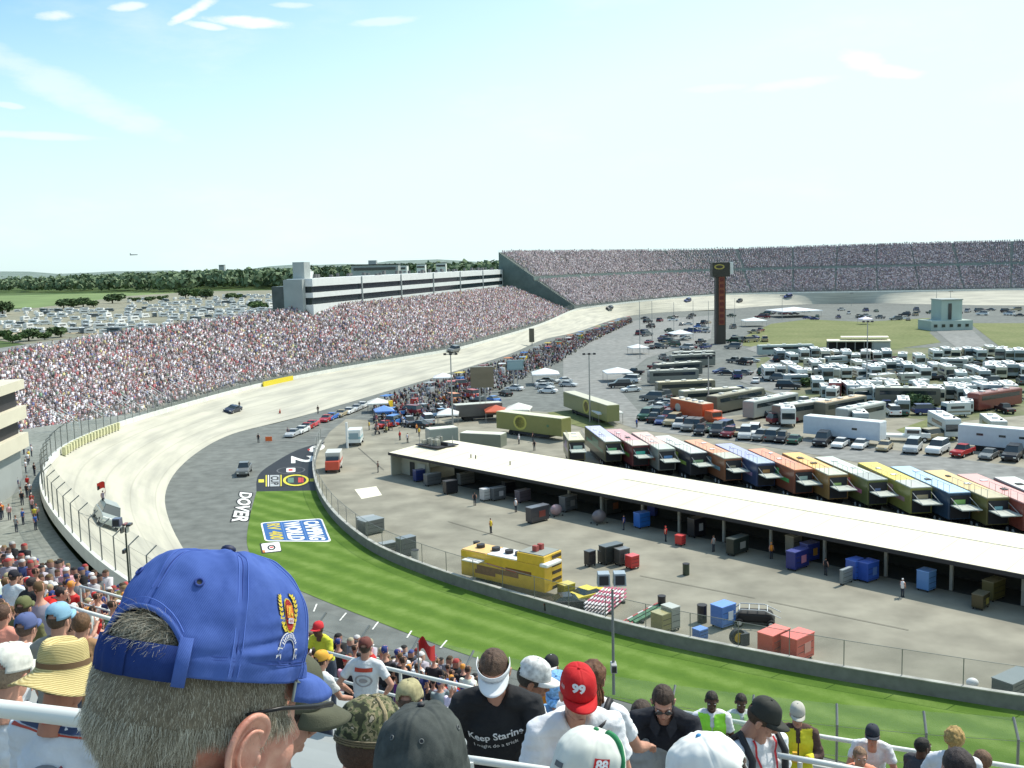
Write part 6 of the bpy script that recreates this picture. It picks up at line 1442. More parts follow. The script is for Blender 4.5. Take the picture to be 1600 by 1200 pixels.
# 1 visor man
t,Hm,sh,ho,bo,J=near_person('man in a black T-shirt and white visor looking down at the rail',(772,1052),5.5,180-4,lean=14,hpitch=30,shirt=(.02,.021,.024),arms=[((.10,.12,-.27),(.06,.30,-.46)),((.12,.02,-.29),(.14,.14,-.55))],hair=(.09,.05,.03),glasses=True,group=FG,fat=1.05,size=1.04)
wv_=mat('visor_white',(.8,.81,.82),rough=.5,var=.04)
vb=MB(); K=40
for i in range(K+1):
    ph=-.3+ (math.pi+.6)*i/K
    for z in (.045,.085): vb.v.append((.089*math.cos(ph),.108*math.sin(ph)-.008,z))
for i in range(K): vb.f.append([i*2,i*2+2,i*2+3,i*2+1]); vb.mi.append(0)
vo=vb.build('visor',wv_,t,smooth=True); vo.matrix_local=Hm; vo.modifiers.new('s','SOLIDIFY').thickness=.004
br=MB(); nu,nv=24,6
for i in range(nu+1):
    ph=math.pi/2+(i/nu-.5)*2.3; w__=math.cos((i/nu-.5)*math.pi)**.55 if 0<i<nu else 0
    for j in range(nv+1): v=j/nv; x=.089*math.cos(ph); br.v.append((x*(1+.05*v*w__),.108*math.sin(ph)-.008+.078*v*w__,.048-.03*(x/.089)**2*v-.012*v))
for i in range(nu):
    for j in range(nv): q=i*(nv+1)+j; br.f.append([q,q+nv+1,q+nv+2,q+1]); br.mi.append(0)
bb=br.build('brim',wv_,vo,smooth=True); bb.modifiers.new('s','SOLIDIFY').thickness=.004
wt_=mat('print_white',(.8,.8,.8),rough=.8)
decal(sh,t,'Keep Staring',J((0,.0,1.27)),.30,.05,J((0,1,1.27))-J((0,0,1.27)),wt_,rot=R(8))
decal(sh,t,'I might do a trick',J((0,.0,1.215)),.24,.03,J((0,1,1.2))-J((0,0,1.2)),wt_,rot=R(8),bold=.0)
# 2 red 99 cap man
t,Hm,sh,ho,bo,J=near_person('man in a red cap and white T-shirt with a black strap across his chest',(903,1088),4.9,180+12,lean=16,hpitch=17,hyaw=-4,capped=True,shirt=whitec,arms='phone',hair=(.12,.07,.04),group=FG,fat=1.08)
redm=mat('cap_red',(.55,.008,.012),rough=.8,var=.1,vs=10,bump=.2,bs=300)
c,S=cap(t,Hm,redm,redm,ns=64,nt=18,opening=False)
vs,fs=text_mesh('99',.05); wrap(c,S,vs,fs,math.pi/2-.25,.42,.085,.6,mat('num_white',(.8,.8,.82)),'number',.003)
vs,fs=shape2d('bar'); 
for k in range(4): wrap(c,S,vs,[fs[0],fs[2],fs[4],fs[6]],.35,.22+k*.028,.03,.1,mat('num_white'),'side_lettering',.003)
st=MB(); pts=[J((.15,-.03,1.47)),J((.09,.10,1.43)),J((.0,.152,1.32)),J((-.10,.158,1.18)),J((-.17,.12,1.02)),J((-.2,-.02,.95))]
sp=onto(sh,spline([J((-.12,.1,1.46)),J((-.06,.1,1.39)),J((.03,.1,1.28)),J((.12,.1,1.14)),J((.16,.1,1.0))],.02),J((0,1,1.2))-J((0,0,1.2)),.012)
for i,p in enumerate(sp): st.v+=[tuple(p+Vector((.02,.006,-.014))),tuple(p+Vector((-.02,.006,.014)))]
for i in range(len(sp)-1): st.f.append([2*i,2*i+2,2*i+3,2*i+1]); st.mi.append(0)
q=st.build('bag_strap',DARK(),t,smooth=True); q.modifiers.new('s','SOLIDIFY').thickness=.006
MB().box(J((0,.34,1.16)),(.06,.015,.11),rot=Matrix.Rotation(R(-50),3,'X')).build('phone',DARK(),t)
# 3 white pattern cap man facing right
t,Hm,sh,ho,bo,J=near_person('tanned man in a white and grey cap turned right behind the red cap man',(832,1066),6.4,-95+180-180,hpitch=18,capped=True,shirt=whitec,hair=(.05,.04,.03),group=FG,skin=mat('skin_tan',(.33,.15,.09),rough=.55,var=.12,vs=14))
cw=mat('cap_white_grey',(.66,.66,.64),rough=.85,var=.5,vs=26); cap(t,Hm,cw,mat('cap_white',(.78,.78,.76),rough=.8,var=.06),opening=True)
# 4 person w/ blue bandana
t,Hm,sh,ho,bo,J=near_person('person in a pale blue patterned cap bending behind the white capped man',(872,1082),7.2,170,hpitch=25,capped=True,shirt=(.2,.42,.7),hair=(.1,.06,.04),group=FG,skin=SKIN()); cap(t,Hm,mat('cap_blue_pat',(.22,.45,.75),rough=.85,var=.6,vs=40),mat('cap_blue_pat'))
# 5 small person with black/white cap far
t,Hm,sh,ho,bo,J=near_person('person in a black and white cap far behind the pale blue capped one',(861,1044),12,160,capped=True,shirt=ORG,hair=(.03,.02,.02),group=FG,voxel=.02,hv=.008); cap(t,Hm,blk_:=mat('cap_black',(.02,.02,.02),rough=.8),mat('cap_white'),ns=32,nt=10)
# 6 curly hair
t,Hm,sh,ho,bo,J=near_person('person with long curly brown hair and a backpack facing the track',(926,1062),6.6,-25,shirt=whitec,hair=(.13,.055,.025),curly=1,group=FG,arms='rail')
hl=MB(); r_=np.random.default_rng(5)
for k in range(46):
    a=r_.uniform(-2.9,-.25); p=Vector((.07*math.cos(a),.085*math.sin(a)-.02,.02)); pts=[]
    for j in range(9): pts.append(p+Vector((.008*math.sin(j*1.6+k),.008*math.cos(j*1.6+k),-.026*j))+Vector((math.cos(a),math.sin(a),0))*.004*j)
    hl.tube(pts,.009,5)
q=hl.build('long_hair',HAIR((.16,.06,.025)),t,smooth=True); q.matrix_local=Hm
bpk=MB().box(J((0,-.2,1.22)),(.3,.16,.42)).build('backpack',cloth((.25,.26,.25)),t,bevel=.05)
for s_ in (-1,1): MB().tube([J((s_*.12,-.14,1.4)),J((s_*.13,-.02,1.5)),J((s_*.12,.12,1.4)),J((s_*.13,.13,1.15))],.02,6).build('strap',DARK(),t,smooth=True)
# 7 camo mesh backpack person behind
t,Hm,sh,ho,bo,J=near_person('person in a grey patterned shirt crouching beside the backpack wearer',(1003,1118),7.5,-20,lean=30,shirt=(.3,.31,.31),hair=(.05,.03,.02),group=FG)
# 8 dark polo man
t,Hm,sh,ho,bo,J=near_person('man with short dark hair and sunglasses in a black polo shirt bending forward',(1036,1098),7.2,180-14,lean=24,hpitch=30,hyaw=8,shirt=(.02,.022,.03),hair=(.045,.025,.015),glasses=True,group=FG,fat=1.18,sleeve=.25,arms='rail')
decal(sh,t,None,J((-.1,0,1.28)),.07,.05,J((0,1,1.27))-J((0,0,1.27)),mat('badge_grey',(.45,.45,.42)),mesh2d=shape2d('disc'),name='badge')
cl2=MB(); 
for s_ in (-1,1): cl2.add([J((s_*.02,.10,1.43)),J((s_*.08,.04,1.50)),J((s_*.10,.09,1.42)),J((s_*.05,.135,1.36))],[(0,1,2,3)])
cl2.build('collar',cloth((.03,.032,.04)),t)
# 9 lanyard man
t,Hm,sh,ho,bo,J=near_person('man in a dark grey cap and white T-shirt with a red lanyard turning right',(1190,1126),6.6,180+28,lean=8,hyaw=38,hpitch=26,capped=True,shirt=whitec,hair=(.08,.05,.03),group=FG,fat=1.1)
dg_=mat('cap_charcoal',(.035,.037,.032),rough=.85,var=.15,vs=12); cap(t,Hm,dg_,dg_,ns=56,nt=16)
lt=MB()
for s_ in (-1,1):
    pts=spline([J((s_*.075,-.03,1.5)),J((s_*.085,.09,1.43)),J((s_*.05,.155,1.25)),J((s_*.012,.165,1.02))],.03)
    pts=onto(sh,pts[1:],J((0,1,1.2))-J((0,0,1.2)),.01); b0=len(lt.v)
    for p in pts: lt.v+=[tuple(p+Vector((.009,.012,0))),tuple(p+Vector((-.009,.012,0)))]
    for i in range(len(pts)-1): lt.f.append([b0+2*i,b0+2*i+2,b0+2*i+3,b0+2*i+1]); lt.mi.append(0)
lt.build('lanyard',mat('lanyard_red',(.55,.03,.04),rough=.7),t)
for s_ in (-1,1): 
    q=MB().tube([J((s_*.13,-.14,1.38)),J((s_*.14,-.02,1.52)),J((s_*.14,.12,1.40)),J((s_*.15,.15,1.15)),J((s_*.17,.08,1.0))],.024,6).build('backpack_strap',DARK(),t,smooth=True)
# hi-vis people
skd=mat('skin_dark',(.09,.04,.025),rough=.5,var=.1)
def vest(t,J,sh,colr,label='vest'):
    me=sh.data.copy(); o=addobj(label,me,t,mat('vest%.2f%.2f'%(colr[0],colr[1]),colr,rough=.7,var=.08,vs=6))
    bm=bmesh.new(); bm.from_mesh(me); c0=J((0,0,1.2))
    bmesh.ops.delete(bm,geom=[f for f in bm.faces if abs(f.calc_center_median().x)>.165 or (f.calc_center_median().y>0.04 and abs(f.calc_center_median().x)<.008+.12*max(0,f.calc_center_median().z-1.25)) or f.calc_center_median().z>1.455],context='FACES')
    for v in bm.verts: v.co+=v.normal*.012
    bm.to_mesh(me); bm.free(); return o
for (lab,hp,D,yw,sc_,sh_,vc,hr,sk_,arms_,hat_) in [('woman with dark hair in a lime green safety vest near the verge',(1112,1096),12.6,172,(.66,.68,.72),whitec,(.35,.85,.06),(.02,.015,.01),skd,'phone',None),
    ('person in a pale lime vest beside the brighter lime vest woman',(1158,1098),14,175,0,(.6,.65,.66),(.5,.75,.3),(.02,.015,.01),skd,'down',None),
    ('man in a pale cap and bright yellow safety vest holding a radio',(1246,1118),11.8,180-10,0,(.10,.06,.05),(.72,.66,.03),(.2,.17,.14),SKIN(),'phone',(.5,.48,.42))]:
    t,Hm,sh,ho,bo,J=near_person(lab,hp,D,yw,shirt=sh_,hair=hr,skin=sk_,arms=arms_,group=FG,hpitch=12,voxel=.016,hv=.008,facec=True,capped=bool(hat_),sleeve=.2 if sh_[0]>.3 else .3)
    vest(t,J,sh,vc)
    if hat_: cap(t,Hm,mat('cap_pale',hat_,rough=.85),mat('cap_pale'),ns=32,nt=10,opening=False)
    if 'radio' in lab: MB().box(J((.06,.33,1.24)),(.05,.04,.12)).build('radio',mat('radio_gold',(.7,.4,.05),rough=.3),t)
for a in [('man in a dark cap and white shirt leaning over the lower right rail',(1363,1152),12.5,160,whitec,(.04,.03,.02),(.03,.035,.05),28,SKIN(),'rail'),
    ('bald tanned person in an orange pink top at the bottom edge',(1344,1184),12,175,(.75,.3,.2),(.25,.15,.09),None,10,SKIN(),'down'),
    ('dark skinned man with short black hair facing right near the lower rail',(1442,1168),12,-70,(.06,.06,.07),(.015,.012,.01),None,5,skd,'down'),
    ('person with wavy blond hair in a white top seen from behind',(1491,1156),9.6,-20,(.7,.71,.75),(.42,.27,.09),None,5,SKIN(),'rail'),
    ('person with short brown hair and bare shoulders at the bottom right',(1534,1190),10,10,(.35,.2,.15),(.16,.09,.05),None,5,SKIN(),'down'),
    ('person with dark brown hair seen from behind at the bottom right',(1496,1203),5.4,5,(.5,.5,.52),(.03,.02,.012),None,0,SKIN(),'down'),
    ('man from behind in a white T-shirt with red collar print at the aisle rail',(571,1014),13.2,-8,(.66,.68,.70),(.06,.035,.02),(.16,.05,.04),4,SKIN(),'hips'),
    ('man in a red cap and yellow and white shirt looking down the aisle',(497,985),17.5,150,(.62,.62,.05),(.05,.03,.02),(.6,.03,.04),15,skd,'rail'),
    ('person in an orange and black cap below the yellow shirted man',(503,1034),13.5,-40,(.72,.74,.74),(.04,.03,.02),(.75,.4,.05),5,SKIN(),'rail'),
    ('person in a white shirt hunched at the left in front of the straw hat',(42,985),9,-10,(.75,.77,.8),(.1,.06,.04),(.10,.13,.28),30,SKIN(),'rail'),
    ('person in a blue and yellow cap just above the straw hat',(93,972),8,-12,(.3,.28,.24),(.08,.05,.03),(.25,.45,.6),6,SKIN(),'down'),
    ('person with ginger brown hair standing beyond the straw hat',(128,978),9,5,(.35,.2,.1),(.14,.07,.03),None,5,SKIN(),'down'),
    ('tall man in a pale blue grey shirt seen from behind in the left rows',(22,903),19,-15,(.62,.68,.72),(.04,.03,.02),(.02,.02,.03),6,SKIN(),'down'),
    ('man in a black shirt with raised elbow seen from behind in the left rows',(50,912),18,-25,(.018,.018,.02),(.03,.02,.015),None,8,SKIN(),'hips'),
    ('man in a bright red shirt bending to the right in the left rows',(97,928),17,-70,(.62,.02,.015),(.03,.02,.015),None,48,SKIN(),'reach'),
    ('man in an olive green cap among the left rows',(38,952),12,-5,(.12,.12,.05),(.05,.03,.02),(.14,.15,.06),6,SKIN(),'down'),
    ('person in a salmon pink top near the left edge',(5,962),11,-10,(.75,.3,.22),(.1,.05,.03),None,5,SKIN(),'down')]:
    lab,hp,D,yw,shc,hr,ct,ln,sk_,ar=a
    t,Hm,sh,ho,bo,J=near_person(lab,hp,D,yw,lean=ln,shirt=shc,hair=hr,skin=sk_,arms=ar,group=FG,voxel=.018,hv=.008,facec=abs(yw)>60,capped=bool(ct),curly=1 if 'wavy' in lab else 0)
    if ct: cm=mat('cap%.2f%.2f%.2f'%ct,ct,rough=.85,var=.1,vs=12); cap(t,Hm,cm,cm,ns=32,nt=10)
    if 'red collar print' in lab:
        nb_=J((0,-1,1.3))-J((0,0,1.3)); decal(sh,t,None,J((0,0,1.36)),.24,.05,nb_,mat('print_red',(.5,.06,.03)),mesh2d=shape2d('bar')); decal(sh,t,None,J((0,0,1.22)),.24,.16,nb_,mat('print_grey',(.35,.33,.34)),mesh2d=shape2d('ring')); decal(sh,t,None,J((0,0,1.22)),.12,.06,nb_,mat('print_grey'),mesh2d=shape2d('disc'))
    if 'yellow and white' in lab: decal(sh,t,None,J((0,0,1.2)),.3,.03,J((0,1,1.2))-J((0,0,1.2)),DARK(),mesh2d=shape2d('bar'),name='belt_bag')
# near caps seen from behind
t,Hm,sh,ho,bo,J=near_person('person in a faded charcoal grey cap right in front, seen from behind',(659,1240),1.98,-12,hpitch=8,capped=True,shirt=(.2,.22,.24),hair=(.06,.045,.03),group=FG,hv=.004,facec=False)
gc=bpy.data.materials.new('washed_grey'); N,L=nodes(gc); b=N['Principled BSDF']; b.inputs['Roughness'].default_value=.95; b.inputs['Specular IOR Level'].default_value=.1
def washed(m,c1,c2,sc_=18):
    N,L=nodes(m); b=N['Principled BSDF']; b.inputs['Roughness'].default_value=.93; b.inputs['Specular IOR Level'].default_value=.12
    tc=N.new('ShaderNodeTexCoord'); nz=N.new('ShaderNodeTexNoise'); nz.inputs['Scale'].default_value=sc_; nz.inputs['Detail'].default_value=9; nz.inputs['Roughness'].default_value=.65; L.new(tc.outputs['Object'],nz.inputs['Vector'])
    cr=N.new('ShaderNodeValToRGB'); cr.color_ramp.elements[0].position=.32; cr.color_ramp.elements[1].position=.7; cr.color_ramp.elements[0].color=(*c1,1); cr.color_ramp.elements[1].color=(*c2,1); L.new(nz.outputs['Fac'],cr.inputs[0]); L.new(cr.outputs[0],b.inputs['Base Color'])
    w1=N.new('ShaderNodeTexWave'); w1.inputs['Scale'].default_value=260; w1.bands_direction='DIAGONAL'; L.new(tc.outputs['Object'],w1.inputs['Vector'])
    n2=N.new('ShaderNodeTexNoise'); n2.inputs['Scale'].default_value=70; n2.inputs['Detail'].default_value=5; L.new(tc.outputs['Object'],n2.inputs['Vector'])
    ad=N.new('ShaderNodeMath'); ad.operation='MULTIPLY_ADD'; L.new(w1.outputs['Fac'],ad.inputs[0]); ad.inputs[1].default_value=.10; L.new(n2.outputs['Fac'],ad.inputs[2])
    bp=N.new('ShaderNodeBump'); bp.inputs['Strength'].default_value=.55; bp.inputs['Distance'].default_value=.002; L.new(ad.outputs[0],bp.inputs['Height']); L.new(bp.outputs[0],b.inputs['Normal']); return m
washed(gc,(.045,.052,.05),(.095,.105,.10))
def eyelet(c,S,phi,t,m,r=.0042):
    p=S(phi,t); e=.02; n_=(S(phi+e,t)-S(phi-e,t)).cross(S(phi,t+e)-S(phi,t-e)).normalized(); 
    if n_.dot(p-Vector((0,0,.03)))<0: n_=-n_
    a=n_.orthogonal().normalized(); b_=n_.cross(a); mb=MB(); mb.tube([p+n_*.001+(a*math.cos(k*math.pi/8)+b_*math.sin(k*math.pi/8))*r for k in range(17)],.0013,6); q=mb.build('eyelet',m,c,smooth=True); MB().cyl(p-n_*.001,p+n_*.0008,r*.7,n=12).build('eyelet_hole',DARK(),c); return q
c,S=cap(t,Hm,gc,gc,ns=120,nt=40,opening=False,wr=.003,button=DARK(),h=.13,seed=4)
for ph in (-math.pi/3-.15,-2*math.pi/3+.1,0,math.pi): eyelet(c,S,ph,.48,mat('eyelet_grey',(.12,.13,.13)))
t,Hm,sh,ho,bo,J=near_person('person in a camouflage cap with a broad tan stitched strap, turned away',(575,1178),3.0,-38,hpitch=14,capped=True,shirt=(.22,.08,.06),hair=(.05,.03,.02),group=FG,facec=False)
cmo=bpy.data.materials.new('camouflage'); N,L=nodes(cmo); b=N['Principled BSDF']; b.inputs['Roughness'].default_value=.95
tc=N.new('ShaderNodeTexCoord'); vr=N.new('ShaderNodeTexNoise'); vr.inputs['Scale'].default_value=34; vr.inputs['Detail'].default_value=3; L.new(tc.outputs['Object'],vr.inputs['Vector'])
cr=N.new('ShaderNodeValToRGB'); cr.color_ramp.interpolation='CONSTANT'; e=cr.color_ramp.elements; e[0].color=(.02,.025,.012,1); e[1].position=.44; e[1].color=(.10,.11,.05,1)
for p_,c_ in ((.52,(.22,.19,.11,1)),(.6,(.05,.055,.025,1)),(.67,(.4,.34,.26,1))): x=e.new(p_); x.color=c_
L.new(vr.outputs['Fac'],cr.inputs[0]); L.new(cr.outputs[0],b.inputs['Base Color'])
c,S=cap(t,Hm,cmo,cmo,ns=96,nt=30,opening=False,wr=.004,h=.125,seed=2)
for k in range(3):
    pts=[S(-2.4+.0*i+ i*.05, .02+.0*i)+Vector((0,0,.006*k)) for i in range(40)]; MB().tube([p*1.01 for p in pts],.0028,5).build('strap_stitching',mat('tan_strap',(.3,.25,.16) if k%2 else (.12,.1,.06)),c)
MB().tube([S(-.2,.05+.9*i/14)*1.015 for i in range(15)],.006,6).build('tan_piping',mat('tan_piping',(.36,.29,.17),rough=.9),c)
t,Hm,sh,ho,bo,J=near_person('person in an olive cap whose big brim shows beside the blue capped man',(424,1122),2.35,-62,hpitch=20,hroll=0,capped=True,shirt=(.6,.62,.62),hair=(.05,.035,.025),group=FG,facec=False); 
olv=mat('olive_cap',(.085,.088,.058),rough=.92,var=.12,vs=20,bump=.2,bs=300); cap(t,Hm,olv,olv,ns=64,nt=18,opening=False,brim_len=.085,brim_curve=.045,brim_drop=.015)
t,Hm,sh,ho,bo,J=near_person('person in a tan straw coloured cap among the crowd below the rail',(640,1098),6.8,-10,capped=True,shirt=(.5,.5,.45),hair=(.1,.06,.04),group=FG,facec=False); tnm=mat('tan_cap',(.40,.36,.20),rough=.95,var=.25,vs=40); cap(t,Hm,tnm,tnm,wr=.003)
t,Hm,sh,ho,bo,J=near_person('person in a green and white cap with a red and white number patch',(915,1236),2.75,-58,hpitch=16,capped=True,shirt=(.6,.6,.6),hair=(.1,.08,.06),group=FG,facec=False)
gw1=mat('cap_offwhite',(.66,.68,.62),rough=.9,var=.1,vs=14); grn=mat('cap_green',(.03,.22,.09),rough=.85,var=.1)
c,S=cap(t,Hm,gw1,grn,ns=96,nt=30,opening=False,h=.125,wr=.0025,under=mat('cap_white'))
MB().tube([S(.45+.012*i,.10+.8*math.sin(i/22*math.pi*.5)) for i in range(23)],.009,6).build('green_piping',grn,c,smooth=True)
vs,fs=shape2d('bar'); wrap(c,S,vs,fs,-.25,.30,.046,.75,mat('patch_red',(.6,.03,.03),rough=.8),'patch',.002); vs,fs=text_mesh('88',.04); wrap(c,S,vs,fs,-.25,.30,.036,.8,mat('num_white'),'number',.0036)
vs,fs=shape2d('bar'); wrap(c,S,vs,fs,-1.5,.16,.035,.4,mat('tag_dark',(.12,.13,.14)),'strap_tag',.002)
# bill of that cap points right
t,Hm,sh,ho,bo,J=near_person('person in a bright white cap with a blue peak at the bottom edge',(1112,1250),2.6,65,hpitch=14,capped=True,shirt=(.78,.79,.8),hair=(.2,.15,.1),group=FG,facec=False)
c,S=cap(t,Hm,mat('cap_bright',(.82,.82,.78),rough=.9,var=.06,vs=12),mat('cap_blue',(.06,.25,.5),rough=.8),ns=96,nt=30,opening=True,wr=.003,h=.125,seed=9,under=mat('cap_white'))
# straw hat man
t,Hm,sh,ho,bo,J=near_person('man in a wide straw hat with a brown band and red neck cord',(100,1066),3.9,-22,hpitch=10,capped=True,shirt=(.72,.74,.78),hair=(.2,.15,.1),group=FG,facec=False,fat=1.15,skin=mat('skin_red',(.45,.2,.13),rough=.6,var=.15,vs=20))
stw=bpy.data.materials.new('straw'); N,L=nodes(stw); b=N['Principled BSDF']; b.inputs['Roughness'].default_value=.8
tc=N.new('ShaderNodeTexCoord'); wv2=N.new('ShaderNodeTexWave'); wv2.bands_direction='Z'; wv2.inputs['Scale'].default_value=55; wv2.inputs['Distortion'].default_value=2.2; wv2.inputs['Detail'].default_value=3; L.new(tc.outputs['Object'],wv2.inputs['Vector'])
cr=N.new('ShaderNodeValToRGB'); cr.color_ramp.elements[0].color=(.38,.29,.10,1); cr.color_ramp.elements[1].color=(.66,.55,.26,1); L.new(wv2.outputs['Fac'],cr.inputs[0]); L.new(cr.outputs[0],b.inputs['Base Color']); bp=N.new('ShaderNodeBump'); bp.inputs['Strength'].default_value=.5; bp.inputs['Distance'].default_value=.003; L.new(wv2.outputs['Fac'],bp.inputs['Height']); L.new(bp.outputs[0],b.inputs['Normal'])
hb=MB(); K=64; prof=[(1.95,-.012),(1.7,-.006),(1.4,.006),(1.1,.02),(1.0,.03),(.99,.06),(.95,.09),(.88,.115),(.75,.132),(.5,.128),(.2,.118),(.02,.115)]
for j,(rr_,zz) in enumerate(prof):
    for i in range(K):
        ph=2*math.pi*i/K; x=.088*rr_*math.cos(ph); y=.106*rr_*math.sin(ph)-.008; z=zz+.04
        if rr_>1.05: z+=-.03*math.cos(2*ph)*(rr_-1)*.8+.006*math.sin(3*ph)+ -.02*(rr_-1)
        if j>=6: z-=.022*math.exp(-(x/.02)**2)*(1 if y>-.06 else .5); 
        if j>=5 and y>0.02: x*=.88
        hb.v.append((x,y,z+.0015*noise.noise(Vector((x,y,z))*60)))
for j in range(len(prof)-1):
    for i in range(K): hb.f.append([j*K+i,j*K+(i+1)%K,(j+1)*K+(i+1)%K,(j+1)*K+i]); hb.mi.append(0)
ho_=hb.build('straw_hat',stw,t,smooth=True); ho_.matrix_local=Hm; ho_.modifiers.new('u','SUBSURF').render_levels=1; ho_.modifiers.new('s','SOLIDIFY').thickness=.003
bd=MB(); 
for i in range(K):
    ph=2*math.pi*i/K
    for z in (.071,.095): bd.v.append((.0895*math.cos(ph),.1075*math.sin(ph)-.008,z))
for i in range(K): bd.f.append([2*i,(2*i+2)%(2*K),(2*i+3)%(2*K),2*i+1]); bd.mi.append(0)
bd.build('hat_band',mat('hat_band',(.18,.11,.06),rough=.9),ho_,smooth=True)
MB().tube([J((.09,.02,1.47)),J((.06,-.07,1.5)),J((0,-.09,1.49)),J((-.06,-.07,1.5)),J((-.09,.02,1.47))],.011,8).build('neck_cord',mat('cord_red',(.6,.06,.02),rough=.7),t,smooth=True)
bn_=J((0,-1,1.2))-J((0,0,1.2))
yk=MB().box((0,0,0),(1,1,1))
decal(sh,t,None,J((0,0,1.455)),.42,.022,bn_,mat('print_navy',(.03,.05,.12)),mesh2d=shape2d('bar'),name='shirt_stripe'); decal(sh,t,None,J((0,0,1.436)),.42,.008,bn_,mat('print_red'),mesh2d=shape2d('bar'),name='shirt_stripe')
for (k_,dx,dz,w_,h_,m) in [('ring',-.02,1.17,.2,.2,mat('print_slate',(.2,.22,.26))),('ring',-.02,1.17,.15,.15,mat('print_slate')),('arc',.02,1.16,.3,.28,mat('print_wine',(.25,.05,.07))),('disc',-.02,1.17,.06,.06,mat('print_blue',(.3,.4,.55))),('bar',-.03,1.22,.07,.02,mat('print_olive',(.3,.28,.1))),('bar',-.03,1.02,.22,.015,mat('print_tan',(.6,.45,.2))),('bar',-.08,.97,.05,.03,mat('print_slate')),('bar',.02,.96,.06,.03,mat('print_slate'))]:
    decal(sh,t,None,J((-dx+.02,0,dz+.07)),w_,h_,bn_,m,mesh2d=shape2d(k_),name='back_print')
# white capped man at left edge
t,Hm,sh,ho,bo,J=near_person('man in a worn white cap and white shirt at the left edge',(16,1060),4.6,-12,hpitch=10,capped=True,shirt=(.76,.78,.8),hair=(.3,.22,.15),group=FG,facec=False,fat=1.1)
cap(t,Hm,mat('cap_worn',(.7,.69,.62),rough=.9,var=.22,vs=30),mat('cap_worn'),ns=64,nt=20,wr=.003)
# ---------------------------------------------- mid distance fans: one mesh each, shared poses
hatr=bpy.data.materials.new('fan_hats'); N,L=nodes(hatr); b=N['Principled BSDF']; b.inputs['Roughness'].default_value=.9
oi=N.new('ShaderNodeObjectInfo'); cr=N.new('ShaderNodeValToRGB'); cr.color_ramp.interpolation='CONSTANT'; e=cr.color_ramp.elements; e[0].color=(.05,.03,.02,1); e[1].position=.25; e[1].color=(.75,.75,.73,1)
for p_,c_ in ((.45,(.02,.02,.02,1)),(.6,(.12,.07,.03,1)),(.72,(.5,.03,.03,1)),(.8,(.03,.05,.2,1)),(.88,(.7,.3,.05,1)),(.94,(.4,.35,.2,1))): x=e.new(p_); x.color=c_
L.new(oi.outputs['Random'],cr.inputs[0]); L.new(cr.outputs[0],b.inputs['Base Color'])
def fan_mesh(kind):
    m=MB(); sit=kind!='stand'; zb=.42 if sit else .88
    if sit:
        for s in (-1,1): m.tube([(s*.09,0,.5),(s*.11,.42,.52),(s*.11,.46,.05)],[.085,.07,.05],8,2); m.ell((s*.11,.52,.04),(.045,.11,.04),8,5,2)
    else:
        for s in (-1,1): m.tube([(s*.09,0,.92),(s*.1,.02,.5),(s*.1,0,.05)],[.09,.07,.05],8,2); m.ell((s*.1,.06,.04),(.045,.12,.04),8,5,2)
    ln=.12 if sit else 0
    m.tube([(0,0,zb),(0,.02+ln*.3,zb+.18),(0,.03+ln,zb+.38),(0,ln,zb+.52)],[.16,.165,.18,.09],12,0)
    m.tube([(0,ln,zb+.5),(0,ln+.01,zb+.62)],[.055,.05],8,1); m.ell((0,ln+.02,zb+.72),(.078,.095,.11),14,10,1); m.ell((0,ln+.005,zb+.765),(.085,.103,.085),14,8,3)
    if kind in('cap','stand'): m.ell((0,ln+.12,zb+.745),(.06,.06,.012),10,6,3)
    for s in (-1,1):
        S0=Vector((s*.18,ln,zb+.47))
        if kind=='point' and s>0: pts=[S0,S0+Vector((.08,.15,.1)),S0+Vector((.06,.38,.22))]
        elif sit: pts=[S0,S0+Vector((s*.06,.04,-.27)),S0+Vector((-s*.03,.26,-.3))]
        else: pts=[S0,S0+Vector((s*.07,.0,-.28)),S0+Vector((s*.04,.12,-.5))]
        m.tube([pts[0],pts[0].lerp(pts[1],.6)],[.065,.06],8,0); m.tube([pts[0].lerp(pts[1],.5),pts[1],pts[2]],[.045,.04,.03],8,1); m.ell(pts[2],(.035,.045,.03),8,6,1)
    return fuse(m,.028,3,transfer=True,mats=[CLOTH(),SKIN(),cloth((.06,.07,.1)),hatr],name='spectator_'+kind)
fm={k:fan_mesh(k) for k in ('sit','cap','point','stand')}
def vis_px(p):
    v=p-Vector((0,0,H)); d=v.dot(fw); 
    return (800+F*v.dot(rt)/d,600-F*v.dot(up)/d) if d>0 else (-999,-999)
cand=[]
for j,(s,z) in enumerate(rowsN):
    if s<8.5: continue
    r=r_cam-s; a=-.9+.5*rng.random()/r
    while a<.35:
        a+=.56/r*rng.uniform(.9,1.15); p=nring(s+.26,a,z); px,py=vis_px(p+Vector((0,0,1.2)))
        if px<-60 or px>765+ (0 if s<20 else 0): continue
        if rng.random()>.86 or s+1.2>smax(a): continue
        if (a*r)%9<1.0: continue
        if 95<px<255 and False: continue
        if s<13 and px>130: continue
        if 440<px<760 and s<18: continue
        cand.append((p,a,s,px))
cand.sort(key=lambda q:(q[0]-Vector((0,0,H))).length)
print('fans',len(cand))
nc_={'white':(.78,.77,.8),'red':(.55,.03,.03),'black':(.02,.02,.025),'orange':(.7,.22,.04),'blue':(.05,.12,.4),'grey':(.3,.31,.33),'purple':(.14,.05,.25),'yellow':(.7,.58,.08),'pink':(.7,.4,.42),'navy':(.02,.03,.12),'tan':(.45,.36,.24),'green':(.04,.16,.07)}
wts=['white']*9+['black']*5+['red']*4+['grey']*3+['orange']*2+['navy','blue','blue','purple','yellow','pink','tan','green']
